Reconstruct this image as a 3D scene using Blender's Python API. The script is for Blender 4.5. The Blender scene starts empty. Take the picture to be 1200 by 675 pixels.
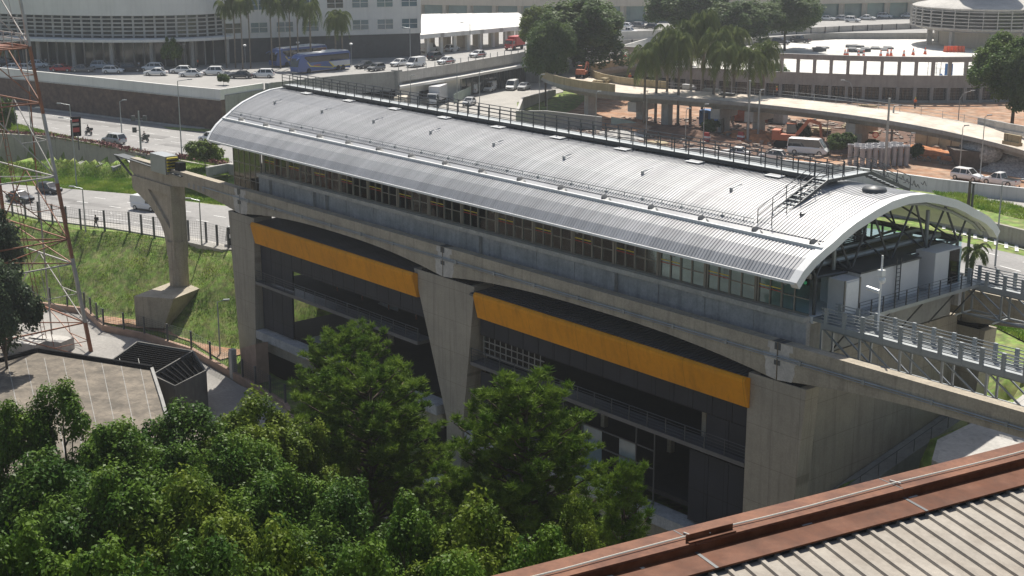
import bpy, math, random
import numpy as np
from math import sin, cos, pi, radians as R, atan2, hypot, sqrt
from mathutils import Vector as V, Matrix
random.seed(7); rng = np.random.default_rng(7)
sc = bpy.context.scene; col = sc.collection
# ---- surveyed camera: height 37 m over the avenue, X runs along the station, Y away from it
FP = 1690.0; TH = math.atan(447/FP); AN = math.atan(1480/(FP/cos(TH)))
HH = V((-cos(AN), sin(AN), 0)); RR = V((sin(AN), cos(AN), 0))
FW = HH*cos(TH) - V((0,0,1))*sin(TH); UP = HH*sin(TH) + V((0,0,1))*cos(TH); CAM = V((0,0,37))
def ray(x, y): return ((x-600)*RR - (y-337.5)*UP + FP*FW).normalized()
def at(x, y, z):
    d = ray(x, y); return CAM + d*((z-37)/d.z)
def atY(x, y, Y):
    d = ray(x, y); return CAM + d*(Y/d.y)
def atD(x, y, D):
    d = ray(x, y); return CAM + d*(D/d.dot(FW))
W = {}
class MB:
    def __init__(s): s.v = []; s.f = []
    def add(s, vs, fs):
        o = len(s.v); s.v += [tuple(q) for q in vs]; s.f += [tuple(i+o for i in f) for f in fs]; return s
    def box(s, x0, y0, z0, x1, y1, z1):
        if x0 > x1: x0, x1 = x1, x0
        if y0 > y1: y0, y1 = y1, y0
        if z0 > z1: z0, z1 = z1, z0
        return s.add([(x0,y0,z0),(x1,y0,z0),(x1,y1,z0),(x0,y1,z0),(x0,y0,z1),(x1,y0,z1),(x1,y1,z1),(x0,y1,z1)],
            [(3,2,1,0),(4,5,6,7),(0,1,5,4),(1,2,6,5),(2,3,7,6),(3,0,4,7)])
    def hexa(s, b, t):   # b,t: four points each
        return s.add(list(b)+list(t), [(3,2,1,0),(4,5,6,7),(0,1,5,4),(1,2,6,5),(2,3,7,6),(3,0,4,7)])
    def obox(s, c, sx, sy, sz, rz=0):   # centre of base
        cx, cy, cz = c; a, b = cos(rz), sin(rz); q = []
        for z in (cz, cz+sz):
            for dx, dy in ((-sx/2,-sy/2),(sx/2,-sy/2),(sx/2,sy/2),(-sx/2,sy/2)): q.append((cx+dx*a-dy*b, cy+dx*b+dy*a, z))
        return s.hexa(q[:4], q[4:])
    def bar(s, p, q, w, h=None, up=(0,0,1)):
        p, q = V(p), V(q); h = h or w; d = (q-p)
        if d.length < 1e-6: return s
        d.normalize(); u = V(up)
        if abs(d.dot(u)) > .98: u = V((1,0,0))
        a = d.cross(u).normalized()*w/2; b = a.cross(d).normalized()*h/2
        return s.hexa([p-a-b, p+a-b, p+a+b, p-a+b], [q-a-b, q+a-b, q+a+b, q-a+b])
    def tube(s, p, q, r, n=6, r2=None):
        p, q = V(p), V(q); r2 = r if r2 is None else r2; d = (q-p)
        if d.length < 1e-6: return s
        d.normalize()
        u = V((0,0,1)) if abs(d.z) < .98 else V((1,0,0)); a = d.cross(u).normalized(); b = a.cross(d)
        vs = [p+(a*cos(2*pi*i/n)+b*sin(2*pi*i/n))*r for i in range(n)] + [q+(a*cos(2*pi*i/n)+b*sin(2*pi*i/n))*r2 for i in range(n)]
        return s.add(vs, [(i,(i+1)%n,n+(i+1)%n,n+i) for i in range(n)] + [tuple(range(n-1,-1,-1)), tuple(range(n,2*n))])
    def path(s, pts, r, n=6, r2=None):
        m = len(pts)-1
        for i in range(m):
            a = r if r2 is None else r+(r2-r)*i/m; b = r if r2 is None else r+(r2-r)*(i+1)/m
            s.tube(pts[i], pts[i+1], a, n, b)
        return s
    def prz(s, pts, z0, z1):
        n = len(pts); ar = sum(pts[i][0]*pts[(i+1)%n][1]-pts[(i+1)%n][0]*pts[i][1] for i in range(n))
        if ar < 0: pts = pts[::-1]
        return s.add([(p[0],p[1],z0) for p in pts]+[(p[0],p[1],z1) for p in pts],
            [(i,(i+1)%n,n+(i+1)%n,n+i) for i in range(n)]+[tuple(range(n-1,-1,-1)), tuple(range(n,2*n))])
    def pry(s, pts, y0, y1):   # polygon in XZ
        n = len(pts); ar = sum(pts[i][0]*pts[(i+1)%n][1]-pts[(i+1)%n][0]*pts[i][1] for i in range(n))
        if ar < 0: pts = pts[::-1]
        return s.add([(p[0],y0,p[1]) for p in pts]+[(p[0],y1,p[1]) for p in pts],
            [(i,n+i,n+(i+1)%n,(i+1)%n)[::-1] for i in range(n)]+[tuple(range(n)), tuple(range(2*n-1,n-1,-1))])
    def prx(s, pts, x0, x1):   # polygon in YZ
        n = len(pts); ar = sum(pts[i][0]*pts[(i+1)%n][1]-pts[(i+1)%n][0]*pts[i][1] for i in range(n))
        if ar < 0: pts = pts[::-1]
        return s.add([(x0,p[0],p[1]) for p in pts]+[(x1,p[0],p[1]) for p in pts],
            [(i,(i+1)%n,n+(i+1)%n,n+i) for i in range(n)]+[tuple(range(n-1,-1,-1)), tuple(range(n,2*n))])
    def lathe(s, c, prof, n=12, ph=0, sweep=2*pi):
        cx, cy, cz = c; vs = []; full = abs(sweep-2*pi) < 1e-6; m = n if full else n+1
        for r, z in prof:
            for i in range(m):
                a = ph+sweep*i/n; vs.append((cx+r*cos(a), cy+r*sin(a), cz+z))
        fs = []
        for k in range(len(prof)-1):
            for i in range(n):
                j = (i+1) % m; fs.append((k*m+i, k*m+j, (k+1)*m+j, (k+1)*m+i))
        return s.add(vs, fs)
    def ball(s, c, rx, ry=None, rz=None, n=8, m=6):
        ry = ry or rx; rz = rz or rx; vs = []; fs = []
        for k in range(m+1):
            t = -pi/2+pi*k/m
            for i in range(n): vs.append((c[0]+rx*cos(t)*cos(2*pi*i/n), c[1]+ry*cos(t)*sin(2*pi*i/n), c[2]+rz*sin(t)))
        for k in range(m):
            for i in range(n): fs.append((k*n+i, k*n+(i+1)%n, (k+1)*n+(i+1)%n, (k+1)*n+i))
        return s.add(vs, fs)
    def quad(s, a, b, c, d): return s.add([a,b,c,d], [(0,1,2,3)])
    def ribbon(s, line, half0, half1, z=None):   # flat strip along a 2D/3D polyline
        L = [V((p[0],p[1],(p[2] if len(p) > 2 else 0) if z is None else z)) for p in line]; vs = []
        for i, p in enumerate(L):
            d = (L[min(i+1,len(L)-1)]-L[max(i-1,0)]); d.z = 0; d.normalize(); nrm = V((-d.y,d.x,0))
            vs += [p+nrm*half0, p+nrm*half1]
        return s.add(vs, [(2*i,2*i+1,2*i+3,2*i+2) for i in range(len(L)-1)])
    def wall(s, line, t, z0, z1):   # vertical wall along polyline; z0,z1 number or per-point list
        n = len(line); L = [V((p[0],p[1],0)) for p in line]; vs = []
        Z0 = z0 if isinstance(z0, (list,tuple)) else [z0]*n; Z1 = z1 if isinstance(z1, (list,tuple)) else [z1]*n
        for i, p in enumerate(L):
            d = (L[min(i+1,n-1)]-L[max(i-1,0)]).normalized(); nr = V((-d.y,d.x,0))*t/2
            a, b = p+nr, p-nr
            vs += [(a.x,a.y,Z0[i]),(b.x,b.y,Z0[i]),(b.x,b.y,Z1[i]),(a.x,a.y,Z1[i])]
        fs = []
        for i in range(n-1):
            k = 4*i
            for j in range(4): fs.append((k+j, k+(j+1)%4, k+4+(j+1)%4, k+4+j))
        fs += [(0,1,2,3), (4*n-1,4*n-2,4*n-3,4*n-4)]
        return s.add(vs, fs)
    def build(s, name, mat=None, parent=None, smooth=False):
        o0 = W.get(parent.name, (0,0,0)) if parent else (0,0,0)
        me = bpy.data.meshes.new(name)
        me.from_pydata([(a-o0[0], b-o0[1], c-o0[2]) for a, b, c in s.v], [], s.f)
        if mat: me.materials.append(mat)
        if smooth: me.polygons.foreach_set('use_smooth', [True]*len(me.polygons))
        me.update()
        o = bpy.data.objects.new(name, me); col.objects.link(o)
        if parent: o.parent = parent; W[o.name] = o0
        return o
def npmesh(name, verts, faces, mat, parent=None):   # verts (n,3), faces (m,k)
    me = bpy.data.meshes.new(name); n, k = faces.shape
    me.vertices.add(len(verts)); me.vertices.foreach_set('co', np.ascontiguousarray(verts, dtype=np.float32).ravel())
    me.loops.add(n*k); me.loops.foreach_set('vertex_index', np.ascontiguousarray(faces, dtype=np.int32).ravel())
    me.polygons.add(n); me.polygons.foreach_set('loop_start', np.arange(0, n*k, k, dtype=np.int32)); me.polygons.foreach_set('loop_total', np.full(n, k, dtype=np.int32))
    me.materials.append(mat); me.update(calc_edges=True)
    o = bpy.data.objects.new(name, me); col.objects.link(o)
    if parent: o.parent = parent; W[o.name] = W.get(parent.name, (0,0,0))
    return o
def tag(o, label=None, cat=None, group=None, kind=None):
    if label: o['label'] = label
    if cat: o['category'] = cat
    if group: o['group'] = group
    if kind: o['kind'] = kind
    return o
def thing(name, label, cat, loc=(0,0,0), group=None, rz=0):
    o = bpy.data.objects.new(name, None); col.objects.link(o); o.empty_display_size = .3
    o.location = loc; o.rotation_euler.z = rz
    W[o.name] = tuple(loc) if rz == 0 else (0,0,0)
    return tag(o, label, cat, group)
def proto(name, label, cat, group=None):   # built round the origin, moved afterwards
    o = thing(name, label, cat, (0,0,0), group); return o
def dup(o, parent=None):
    c = o.copy(); col.objects.link(c)
    if parent: c.parent = parent
    for ch in o.children: dup(ch, c)
    return c
def place(o, loc, rz=0, s=None, label=None, group=None):
    o.location = loc; o.rotation_euler.z = rz
    if s is not None: o.scale = (s,s,s) if not isinstance(s, tuple) else s
    if label: o['label'] = label
    if group: o['group'] = group
    return o
# ---- materials
def nodes(name):
    m = bpy.data.materials.new(name); m.use_nodes = True; nt = m.node_tree
    return m, nt, nt.nodes['Principled BSDF']
def mat(name, c, rough=.6, metal=0, var=.12, scale=3, fine=.0, fscale=40, bump=0, bscale=20, streak=0, spec=None, c2=None, joints=None, sheets=None):
    m, nt, b = nodes(name); N = nt.nodes; L = nt.links
    b.inputs['Roughness'].default_value = rough; b.inputs['Metallic'].default_value = metal
    if spec is not None: b.inputs['Specular IOR Level'].default_value = spec
    tc = N.new('ShaderNodeTexCoord'); src = tc.outputs['Object']
    def noise(sc_, det=5, vec=None):
        n = N.new('ShaderNodeTexNoise'); n.inputs['Scale'].default_value = sc_; n.inputs['Detail'].default_value = det; n.inputs['Roughness'].default_value = .6
        L.new(vec or src, n.inputs['Vector']); return n.outputs['Fac']
    def ramp(f, lo, hi, a=.3, bb=.7):
        r = N.new('ShaderNodeMapRange'); r.inputs['From Min'].default_value = a; r.inputs['From Max'].default_value = bb
        r.inputs['To Min'].default_value = lo; r.inputs['To Max'].default_value = hi; L.new(f, r.inputs['Value']); return r.outputs['Result']
    def mul(x, y):
        k = N.new('ShaderNodeMath'); k.operation = 'MULTIPLY'; L.new(x, k.inputs[0]); L.new(y, k.inputs[1]); return k.outputs[0]
    f = None
    if var: f = ramp(noise(scale/10), 1-var, 1+var)
    if fine: g = ramp(noise(fscale), 1-fine, 1+fine); f = mul(f, g) if f else g
    if streak:
        mp = N.new('ShaderNodeMapping'); mp.inputs['Scale'].default_value = (1.6,1.6,.12); L.new(src, mp.inputs['Vector'])
        g = ramp(noise(1.2, 6, mp.outputs['Vector']), 1, 1-streak, .5, .75); f = mul(f, g) if f else g
    if sheets:   # sheet to sheet tone, run-off streaks along the slope
        mp = N.new('ShaderNodeMapping'); mp.inputs['Scale'].default_value = sheets[0]; L.new(src, mp.inputs['Vector'])
        g = ramp(noise(1, 4, mp.outputs['Vector']), 1-sheets[1], 1+sheets[1], .35, .65); f = mul(f, g) if f else g
    if joints:   # recessed formwork lines: (spacing along x/y, spacing z, darkness)
        sx = N.new('ShaderNodeSeparateXYZ'); L.new(src, sx.inputs[0])
        for ax, sp in ((0,joints[0]),(1,joints[0]),(2,joints[1])):
            if not sp: continue
            d = N.new('ShaderNodeMath'); d.operation = 'PINGPONG'; d.inputs[1].default_value = sp/2; L.new(sx.outputs[ax], d.inputs[0])
            g = ramp(d.outputs[0], 1-joints[2], 1, .012, .03)
            geo = None; f = mul(f, g) if f else g
    mx = N.new('ShaderNodeMix'); mx.data_type = 'RGBA'; mx.blend_type = 'MULTIPLY'; mx.inputs[0].default_value = 1
    if c2:
        m2 = N.new('ShaderNodeMix'); m2.data_type = 'RGBA'; m2.inputs[6].default_value = (*c,1); m2.inputs[7].default_value = (*c2,1)
        L.new(ramp(noise(scale/10*1.7, 7), 0, 1, .42, .6), m2.inputs[0]); L.new(m2.outputs[2], mx.inputs[6])
    else: mx.inputs[6].default_value = (*c,1)
    if f is not None:
        L.new(f, mx.inputs[7]); L.new(mx.outputs[2], b.inputs['Base Color'])
    elif c2: L.new(m2.outputs[2], b.inputs['Base Color'])
    else: b.inputs['Base Color'].default_value = (*c,1)
    if bump:
        bp = N.new('ShaderNodeBump'); bp.inputs['Strength'].default_value = bump; bp.inputs['Distance'].default_value = .05
        L.new(noise(bscale, 6), bp.inputs['Height']); L.new(bp.outputs['Normal'], b.inputs['Normal'])
    return m
def glassmat(name, tint, rough=.03, ior=1.5, refl=None):
    m = bpy.data.materials.new(name); m.use_nodes = True; nt = m.node_tree; nt.nodes.clear(); N = nt.nodes; L = nt.links
    o = N.new('ShaderNodeOutputMaterial'); t = N.new('ShaderNodeBsdfTransparent'); t.inputs[0].default_value = (*tint,1)
    g = N.new('ShaderNodeBsdfGlossy'); g.inputs['Roughness'].default_value = rough
    f = N.new('ShaderNodeFresnel'); f.inputs[0].default_value = ior
    mx = N.new('ShaderNodeMixShader'); L.new(f.outputs[0], mx.inputs[0]); L.new(t.outputs[0], mx.inputs[1]); L.new(g.outputs[0], mx.inputs[2]); L.new(mx.outputs[0], o.inputs[0])
    return m
def leafmat(name, c, c2, trans=.35, rough=.45, scale=.6):
    m = bpy.data.materials.new(name); m.use_nodes = True; nt = m.node_tree; N = nt.nodes; L = nt.links; b = N['Principled BSDF']; out = N['Material Output']
    b.inputs['Roughness'].default_value = rough; b.inputs['Specular IOR Level'].default_value = .08
    tc = N.new('ShaderNodeTexCoord'); n = N.new('ShaderNodeTexNoise'); n.inputs['Scale'].default_value = scale; n.inputs['Detail'].default_value = 6; L.new(tc.outputs['Object'], n.inputs['Vector'])
    rp = N.new('ShaderNodeMapRange'); rp.inputs['From Min'].default_value = .38; rp.inputs['From Max'].default_value = .64; L.new(n.outputs['Fac'], rp.inputs['Value'])
    mx = N.new('ShaderNodeMix'); mx.data_type = 'RGBA'; mx.inputs[6].default_value = (*c,1); mx.inputs[7].default_value = (*c2,1); L.new(rp.outputs[0], mx.inputs[0])
    L.new(mx.outputs[2], b.inputs['Base Color'])
    t = N.new('ShaderNodeBsdfTranslucent'); L.new(mx.outputs[2], t.inputs[0])
    ms = N.new('ShaderNodeMixShader'); ms.inputs[0].default_value = trans; L.new(b.outputs[0], ms.inputs[1]); L.new(t.outputs[0], ms.inputs[2]); L.new(ms.outputs[0], out.inputs[0])
    return m
M = {}
M['conc'] = mat('pier_concrete', (.36,.315,.25), .85, var=.13, scale=4, fine=.1, fscale=9, streak=.28, joints=(2.4,2.9,.3), bump=.15)
M['beamc'] = mat('beam_concrete', (.38,.33,.255), .85, var=.2, scale=5, fine=.12, fscale=8, streak=.3, joints=(5.9,0,.25))
M['patch'] = mat('pale_joint_mortar', (.5,.47,.43), .9, var=.2, scale=8, fine=.15, fscale=6)
M['platc'] = mat('platform_concrete', (.42,.41,.4), .85, var=.2, scale=7, fine=.15, fscale=6, streak=.35)
M['roof'] = mat('roof_metal', (.375,.375,.38), .45, metal=.3, var=.09, scale=1.5, fine=.06, fscale=2, sheets=((1.3,.045,.045),.13))
M['band'] = mat('smooth_flashing', (.46,.46,.46), .38, metal=.35, var=.12, scale=3)
M['white'] = mat('white_painted_metal', (.78,.78,.77), .35, var=.05, scale=3, fine=.04, fscale=5)
M['steel'] = mat('dark_grey_steel', (.085,.09,.095), .5, metal=.3, var=.15, scale=8)
M['galv'] = mat('galvanised_steel', (.33,.35,.36), .45, metal=.5, var=.15, scale=8)
M['rail'] = mat('pale_grey_paint', (.31,.33,.34), .45, metal=.2, var=.1, scale=6)
M['bronze'] = mat('bronze_frame', (.24,.23,.21), .45, metal=.4, var=.12, scale=6)
M['yellow'] = mat('yellow_cladding', (.75,.3,.006), .6, spec=.15, var=.1, scale=2, fine=.05, fscale=3, streak=.2, joints=(5.8,0,.3))
M['clad'] = mat('charcoal_cladding', (.03,.032,.041), .55, spec=.2, var=.2, scale=3, joints=(1.9,3.2,.7))
M['dark'] = mat('dark_metal_and_shade', (.006,.006,.007), .8, spec=.1, var=.1)  # black metal parts; also paints the shade inside openings
M['croof'] = mat('dark_roof_sheet', (.12,.12,.125), .5, metal=.2, var=.2, scale=4)
M['floor'] = mat('platform_floor', (.82,.82,.82), .5, var=.1)
M['inter'] = mat('interior_plaster', (.25,.235,.21), .8, var=.15)
M['glass'] = glassmat('tinted_glass', (.78,.92,.96), ior=1.4)
M['dglass'] = glassmat('dark_glass', (.1,.14,.15), ior=1.7)
M['ystripe'] = mat('yellow_stripe', (.75,.6,.05), .5, var=0)
M['rstripe'] = mat('red_stripe', (.5,.05,.04), .5, var=0)
M['green'] = mat('green_sign', (.05,.6,.25), .5, var=0)
M['white2'] = mat('white_box_panel', (.6,.6,.61), .5, var=.06, scale=6)
M['asph'] = mat('worn_asphalt', (.255,.245,.235), .75, var=.2, scale=1.2, fine=.12, fscale=2.2, streak=0)
M['asph2'] = mat('service_asphalt', (.12,.118,.115), .85, var=.2, scale=2, fine=.15, fscale=4)
M['line'] = mat('road_paint', (.78,.77,.74), .6, var=.2, scale=30)
M['side'] = mat('sidewalk_concrete', (.4,.38,.35), .85, var=.15, scale=5, joints=(2,0,.15))
M['brick'] = mat('red_kerb_wall', (.4,.27,.2), .9, var=.2, scale=8)
M['orange'] = mat('orange_paint', (.31,.115,.055), .55, var=.25, scale=10, c2=(.24,.1,.055))
M['twhite'] = mat('tower_white', (.44,.42,.39), .55, var=.2, scale=8)
M['stone'] = mat('brown_stone', (.11,.072,.056), .9, var=.3, scale=8, fine=.4, fscale=1.3)
M['soil'] = mat('red_soil', (.32,.17,.095), .95, var=.3, scale=2, fine=.25, fscale=.8, bump=.5, bscale=1.5, c2=(.38,.26,.18))
M['bwhite'] = mat('rendered_wall_white', (.72,.7,.66), .8, var=.08, scale=2, streak=.12)
M['beige'] = mat('rendered_wall_beige', (.56,.5,.41), .8, var=.08, scale=2, streak=.15)
M['grey'] = mat('grey_concrete', (.3,.295,.28), .85, var=.15, scale=3, fine=.1, fscale=3, streak=.25)
M['lgrey'] = mat('light_concrete', (.46,.44,.41), .85, var=.15, scale=3, fine=.1, fscale=3, streak=.25)
M['deckc'] = mat('dusty_deck', (.6,.52,.43), .9, var=.2, scale=4, fine=.15, fscale=1)
M['form'] = mat('yellow_formwork', (.36,.29,.17), .8, var=.2, scale=6, joints=(1.2,0,.5))
M['plaza'] = mat('pale_roof_membrane', (.6,.58,.54), .7, var=.3, scale=1.5, fine=.2, fscale=.5)
M['wglass'] = mat('blue_window_glass', (.13,.19,.22), .08, var=.25, scale=4, spec=.8)
M['gglass'] = mat('green_curtain_glass', (.14,.24,.24), .12, var=.25, scale=2, spec=.8)
M['dwin'] = mat('dark_window_glass', (.03,.038,.042), .12, var=.3, scale=5, spec=.8)  # one dark glass tone
M['tyre'] = mat('tyre_rubber', (.02,.02,.02), .8, var=0)
M['chrome'] = mat('alloy_rim', (.5,.5,.5), .35, metal=.6, var=0)
M['carglass'] = mat('car_glass', (.02,.025,.03), .05, var=0, spec=.9)
M['headl'] = mat('lamp_glass', (.8,.8,.78), .15, var=0)
M['taill'] = mat('tail_lamp', (.4,.02,.02), .2, var=0)
M['bark'] = mat('bark', (.1,.075,.055), .95, var=.3, scale=20, bump=.5, bscale=8)
M['pbark'] = mat('palm_bark', (.2,.165,.13), .95, var=.25, scale=20)
M['skin'] = mat('skin', (.3,.17,.11), .6, var=0)
M['hair'] = mat('black_hair', (.015,.012,.01), .6, var=0)
M['jean'] = mat('dark_cloth', (.03,.035,.05), .9, var=0)
M['blackc'] = mat('black_cloth', (.018,.018,.02), .9, var=0)
M['vest'] = mat('orange_vest', (.75,.17,.05), .7, var=0)
M['whitec'] = mat('white_cloth', (.7,.7,.7), .9, var=0)
M['brownroof'] = mat('red_brown_flashing', (.105,.034,.013), .65, var=.3, scale=12, fine=.12, fscale=8, streak=0, c2=(.14,.055,.028), spec=.2)
M['cap'] = mat('faded_parapet_cap', (.19,.082,.045), .65, var=.18, scale=9, fine=.16, fscale=9, c2=(.13,.052,.03), spec=.2)
M['sheet'] = mat('aged_roof_sheet', (.31,.275,.23), .7, var=.15, scale=8, fine=.12, fscale=10, c2=(.25,.215,.175))
M['cable'] = mat('pale_conduit', (.75,.72,.62), .5, var=.08)
M['flower'] = mat('pink_flowers', (.2,.075,.07), .8, var=.4, scale=40)
M['net'] = mat('green_shade_net', (.3,.36,.32), .9, var=.2, scale=6)
M['pipe'] = mat('grey_drain_pipe', (.34,.33,.34), .7, var=.2, scale=10)
M['gravel'] = mat('grey_gravel', (.32,.31,.3), .95, var=.4, scale=40, fine=.4, fscale=3)
M['rust'] = mat('rusted_skip', (.09,.07,.06), .85, var=.3, scale=15)
M['ctorange'] = mat('orange_container', (.45,.13,.06), .6, var=.1)
M['blue'] = mat('blue_paint', (.05,.17,.42), .5, var=.1)
M['redp'] = mat('red_paint', (.42,.04,.035), .5, var=.08)
M['plastic'] = mat('orange_plastic', (.75,.14,.06), .5, var=0)
SKYS=.075; SUNE=5; EXPO=.32; HAZE=.00026
M['grey2'] = mat('shade_black_floor', (.015,.014,.013), .9, var=.3, scale=6)  # near-black: the depth shade of the concourse is put into the colour
# ================= STATION =================
XL, XR = -139.2, -59.0; YP = 77.9; ZP = 9.5; YM = 87.1
st = thing('monorail_station', 'long elevated monorail station with silver barrel roof, glass platform doors and two yellow bands', 'station', (-98,87,-12))
def xl(y): t = max(-1, min(1, (y-YM)/12.3)); return XL-3.9*(1-t*t)
half = [(74.8,12.6),(75.5,13.3),(76.5,13.95),(77.7,14.5)]
upn = [(78.5,14.8),(79.6,15.32),(81,15.85),(83.2,16.45),(85,16.82),(87.1,16.97)]
upper = upn + [(2*YM-y, z) for y, z in upn[-2::-1]]
farlo = [(2*YM-y, z) for y, z in half[::-1]]
def ribsheet(prof, n=268, hgt=.05):
    vs = []; fs = []; P = len(prof); offs = [(0,0),(.42,0),(.52,hgt),(.9,hgt)]
    for i in range(n):
        for o, h in offs:
            u = (i+o)/n
            for k, (y, z) in enumerate(prof):
                a = xl(y); vs.append((a+(XR-a)*u, y, z+h))
    cols = 4*n
    for c in range(cols-1):
        for k in range(P-1): fs.append((c*P+k, (c+1)*P+k, (c+1)*P+k+1, c*P+k+1))
    m = MB(); m.add(vs, fs); return m
ribsheet(half).build('lower_roof_sheet', M['roof'], st)
ribsheet(upper).build('upper_roof_sheet', M['roof'], st)
ribsheet(farlo).build('lower_roof_sheet', M['roof'], st)
def strip(prof, off=0):   # smooth strip following the roof
    m = MB(); vs = []
    for y, z in prof: vs += [(xl(y)+.02,y,z+off),(XR-.02,y,z+off)]
    return m.add(vs, [(2*i,2*i+1,2*i+3,2*i+2) for i in range(len(prof)-1)])
for s in (1,-1):
    q = lambda y: YM-s*(YM-y)
    g = strip([(q(77.62),14.44),(q(78.0),14.5),(q(78.55),14.79)]); b = g.build('gutter_band', M['band'], st)
    e = MB(); y = q(77.66); e.box(xl(y), y-.12, 14.42, XR-.1, y+.12, 14.66); e.build('edge_trim', M['white'], st)
    y = q(74.8); MB().box(XL+.05, y-.06, 12.5, XR-.05, y+.06, 12.68).build('eave_trim', M['white'], st)
for i in range(16):
    x = -137.6+i*5.15; m = MB()
    m.hexa([(x,77.72,14.5),(x+1.0,77.75,14.5),(x+.7,78.3,14.6),(x,78.3,14.6)], [(x+.05,77.75,14.9),(x+.35,77.75,14.62),(x+.3,78.25,14.8),(x+.05,78.25,15.0)]); m.build('gutter_wedge', M['steel'], st)  # dark steel wedge, repeated along the gutter band
m = MB()
for z, r in ((15.28,.022),(15.02,.03)): m.tube((xl(78.9)+.5,78.9,z), (-66.2,78.9,z), r, 5)
for i in range(37):
    x = -141+i*2.05
    m.tube((x,78.9,14.9),(x,78.9,15.3),.03,5)
    if i % 2: m.box(x-.1,78.8,14.9,x+.1,79.0,15.12)
m.build('safety_line', M['galv'], st)
for i in range(8):
    x = -137+i*9.4; m = MB()
    m.box(x-.08,81.9,16.05,x+.08,82.1,16.45); m.tube((x,82,16.4),(x+.1,83.1,16.6),.03,5); m.build('roof_anchor', M['galv'], st)
for i in range(9): x = -137.5+i*8.3; m = MB(); m.hexa([(x,85.6,17.0),(x+1.5,85.6,17.0),(x+1.5,86.35,17.04),(x,86.35,17.04)],[(x,85.6,17.04),(x+1.5,85.6,17.04),(x+1.5,86.35,17.08),(x,86.35,17.08)]); m.build('roof_hatch', M['white'], st)
# underside lining
lin = [(75.2,12.55),(76.5,13.55),(77.7,14.1),(79.6,14.9),(83.2,16.0),(87.1,16.5)]; lin = lin+[(2*YM-y,z) for y,z in lin[-2::-1]]
m = MB(); vs = []
for y, z in lin: vs += [(xl(y)+.6,y,z),(XR-.9,y,z)]
m.add(vs, [(2*i,2*i+2,2*i+3,2*i+1) for i in range(len(lin)-1)]); m.build('roof_lining', M['white'], st)
# end arches
arch = half+upper+farlo
def archband(x0f, x1f, top, bot, name, mt):
    m = MB(); n = len(arch); vs = []
    for i, (y, z) in enumerate(arch):
        ny = (y-YM)/12.3; d = V((0, ny*.75, 1)).normalized()
        for x in (x0f(y), x1f(y)):
            vs += [(x, y+d.y*top, z+d.z*top), (x, y-d.y*bot, z-d.z*bot)]
    fs = []
    for i in range(n-1):
        a = 4*i; b = a+4
        fs += [(a,a+2,b+2,b), (a+1,b+1,b+3,a+3), (a,b,b+1,a+1), (a+2,a+3,b+3,b+2)]
    fs += [(0,1,3,2), (4*n-4,4*n-2,4*n-1,4*n-3)]
    return m.add(vs, fs).build(name, mt, st)
archband(lambda y: XR-.55, lambda y: XR+.12, .09, .52, 'end_arch_fascia', M['white'])
archband(lambda y: xl(y)-.15, lambda y: xl(y)+.25, .12, .5, 'end_arch_fascia', M['white'])
# ridge walkway with rails
m = MB(); m.box(-142.8,86.6,17.3,-65.4,88.0,17.36); m.build('walkway_deck', M['galv'], st)
m = MB()
for y in (86.55,88.05): m.box(-142.8,y-.05,17.12,-65.4,y+.05,17.42)
for i in range(39): x = -142+i*2; m.box(x-.05,86.6,16.9,x+.05,88,17.15)
m.build('walkway_frame', M['steel'], st)
for y in (86.6,88.0):
    m = MB()
    for z in (17.85,18.2,18.55): m.tube((-142.8,y,z),(-65.4,y,z),.03 if z < 18.5 else .04,5)
    for i in range(49): x = -142.8+i*1.6125; m.box(x-.035,y-.035,17.4,x+.035,y+.035,18.56)
    m.build('railing', M['steel'], st)
# cross stair over the roof
m = MB(); sx0, sx1 = -66.0, -64.7
for x in (sx0, sx1):
    m.bar((x,79.0,14.95),(x,85.2,17.5),.08,.26); m.bar((x,85.2,17.5),(x,90.4,17.5),.08,.22); m.bar((x,90.4,17.5),(x,95.6,15.5),.08,.26)
m.build('stair_stringer', M['steel'], st)
m = MB()
for i in range(12): t = (i+.5)/12; y = 79+6.2*t; z = 15.0+2.5*t; m.box(sx0+.05,y-.16,z-.02,sx1-.05,y+.16,z+.02)
for i in range(9): t = (i+.5)/9; y = 90.4+5.2*t; z = 17.55-2*t; m.box(sx0+.05,y-.16,z-.02,sx1-.05,y+.16,z+.02)
m.box(sx0+.05,85.2,17.5,sx1-.05,90.4,17.55)
m.build('stair_tread', M['galv'], st)
for x in (sx0, sx1):
    m = MB()
    for h in (.55,1.05):
        m.tube((x,79.0,15.0+h),(x,85.2,17.55+h),.032,5); m.tube((x,85.2,17.55+h),(x,90.4,17.55+h),.032,5); m.tube((x,90.4,17.55+h),(x,95.6,15.55+h),.032,5)
    for y, z in [(79,15),(80.6,15.65),(82.1,16.27),(83.7,16.93),(85.2,17.5),(86.9,17.5),(88.7,17.5),(90.4,17.5),(92.1,16.85),(93.8,16.2),(95.6,15.5)]: m.tube((x,y,z),(x,y,z+1.06),.035,5)
    m.build('stair_railing', M['steel'], st)
m = MB(); m.lathe((-61.8,86.9,16.75), [(.9,0),(.9,.35),(.8,.5),(0,.62)], 14); m.build('roof_vent', M['steel'], st, True)
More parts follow.
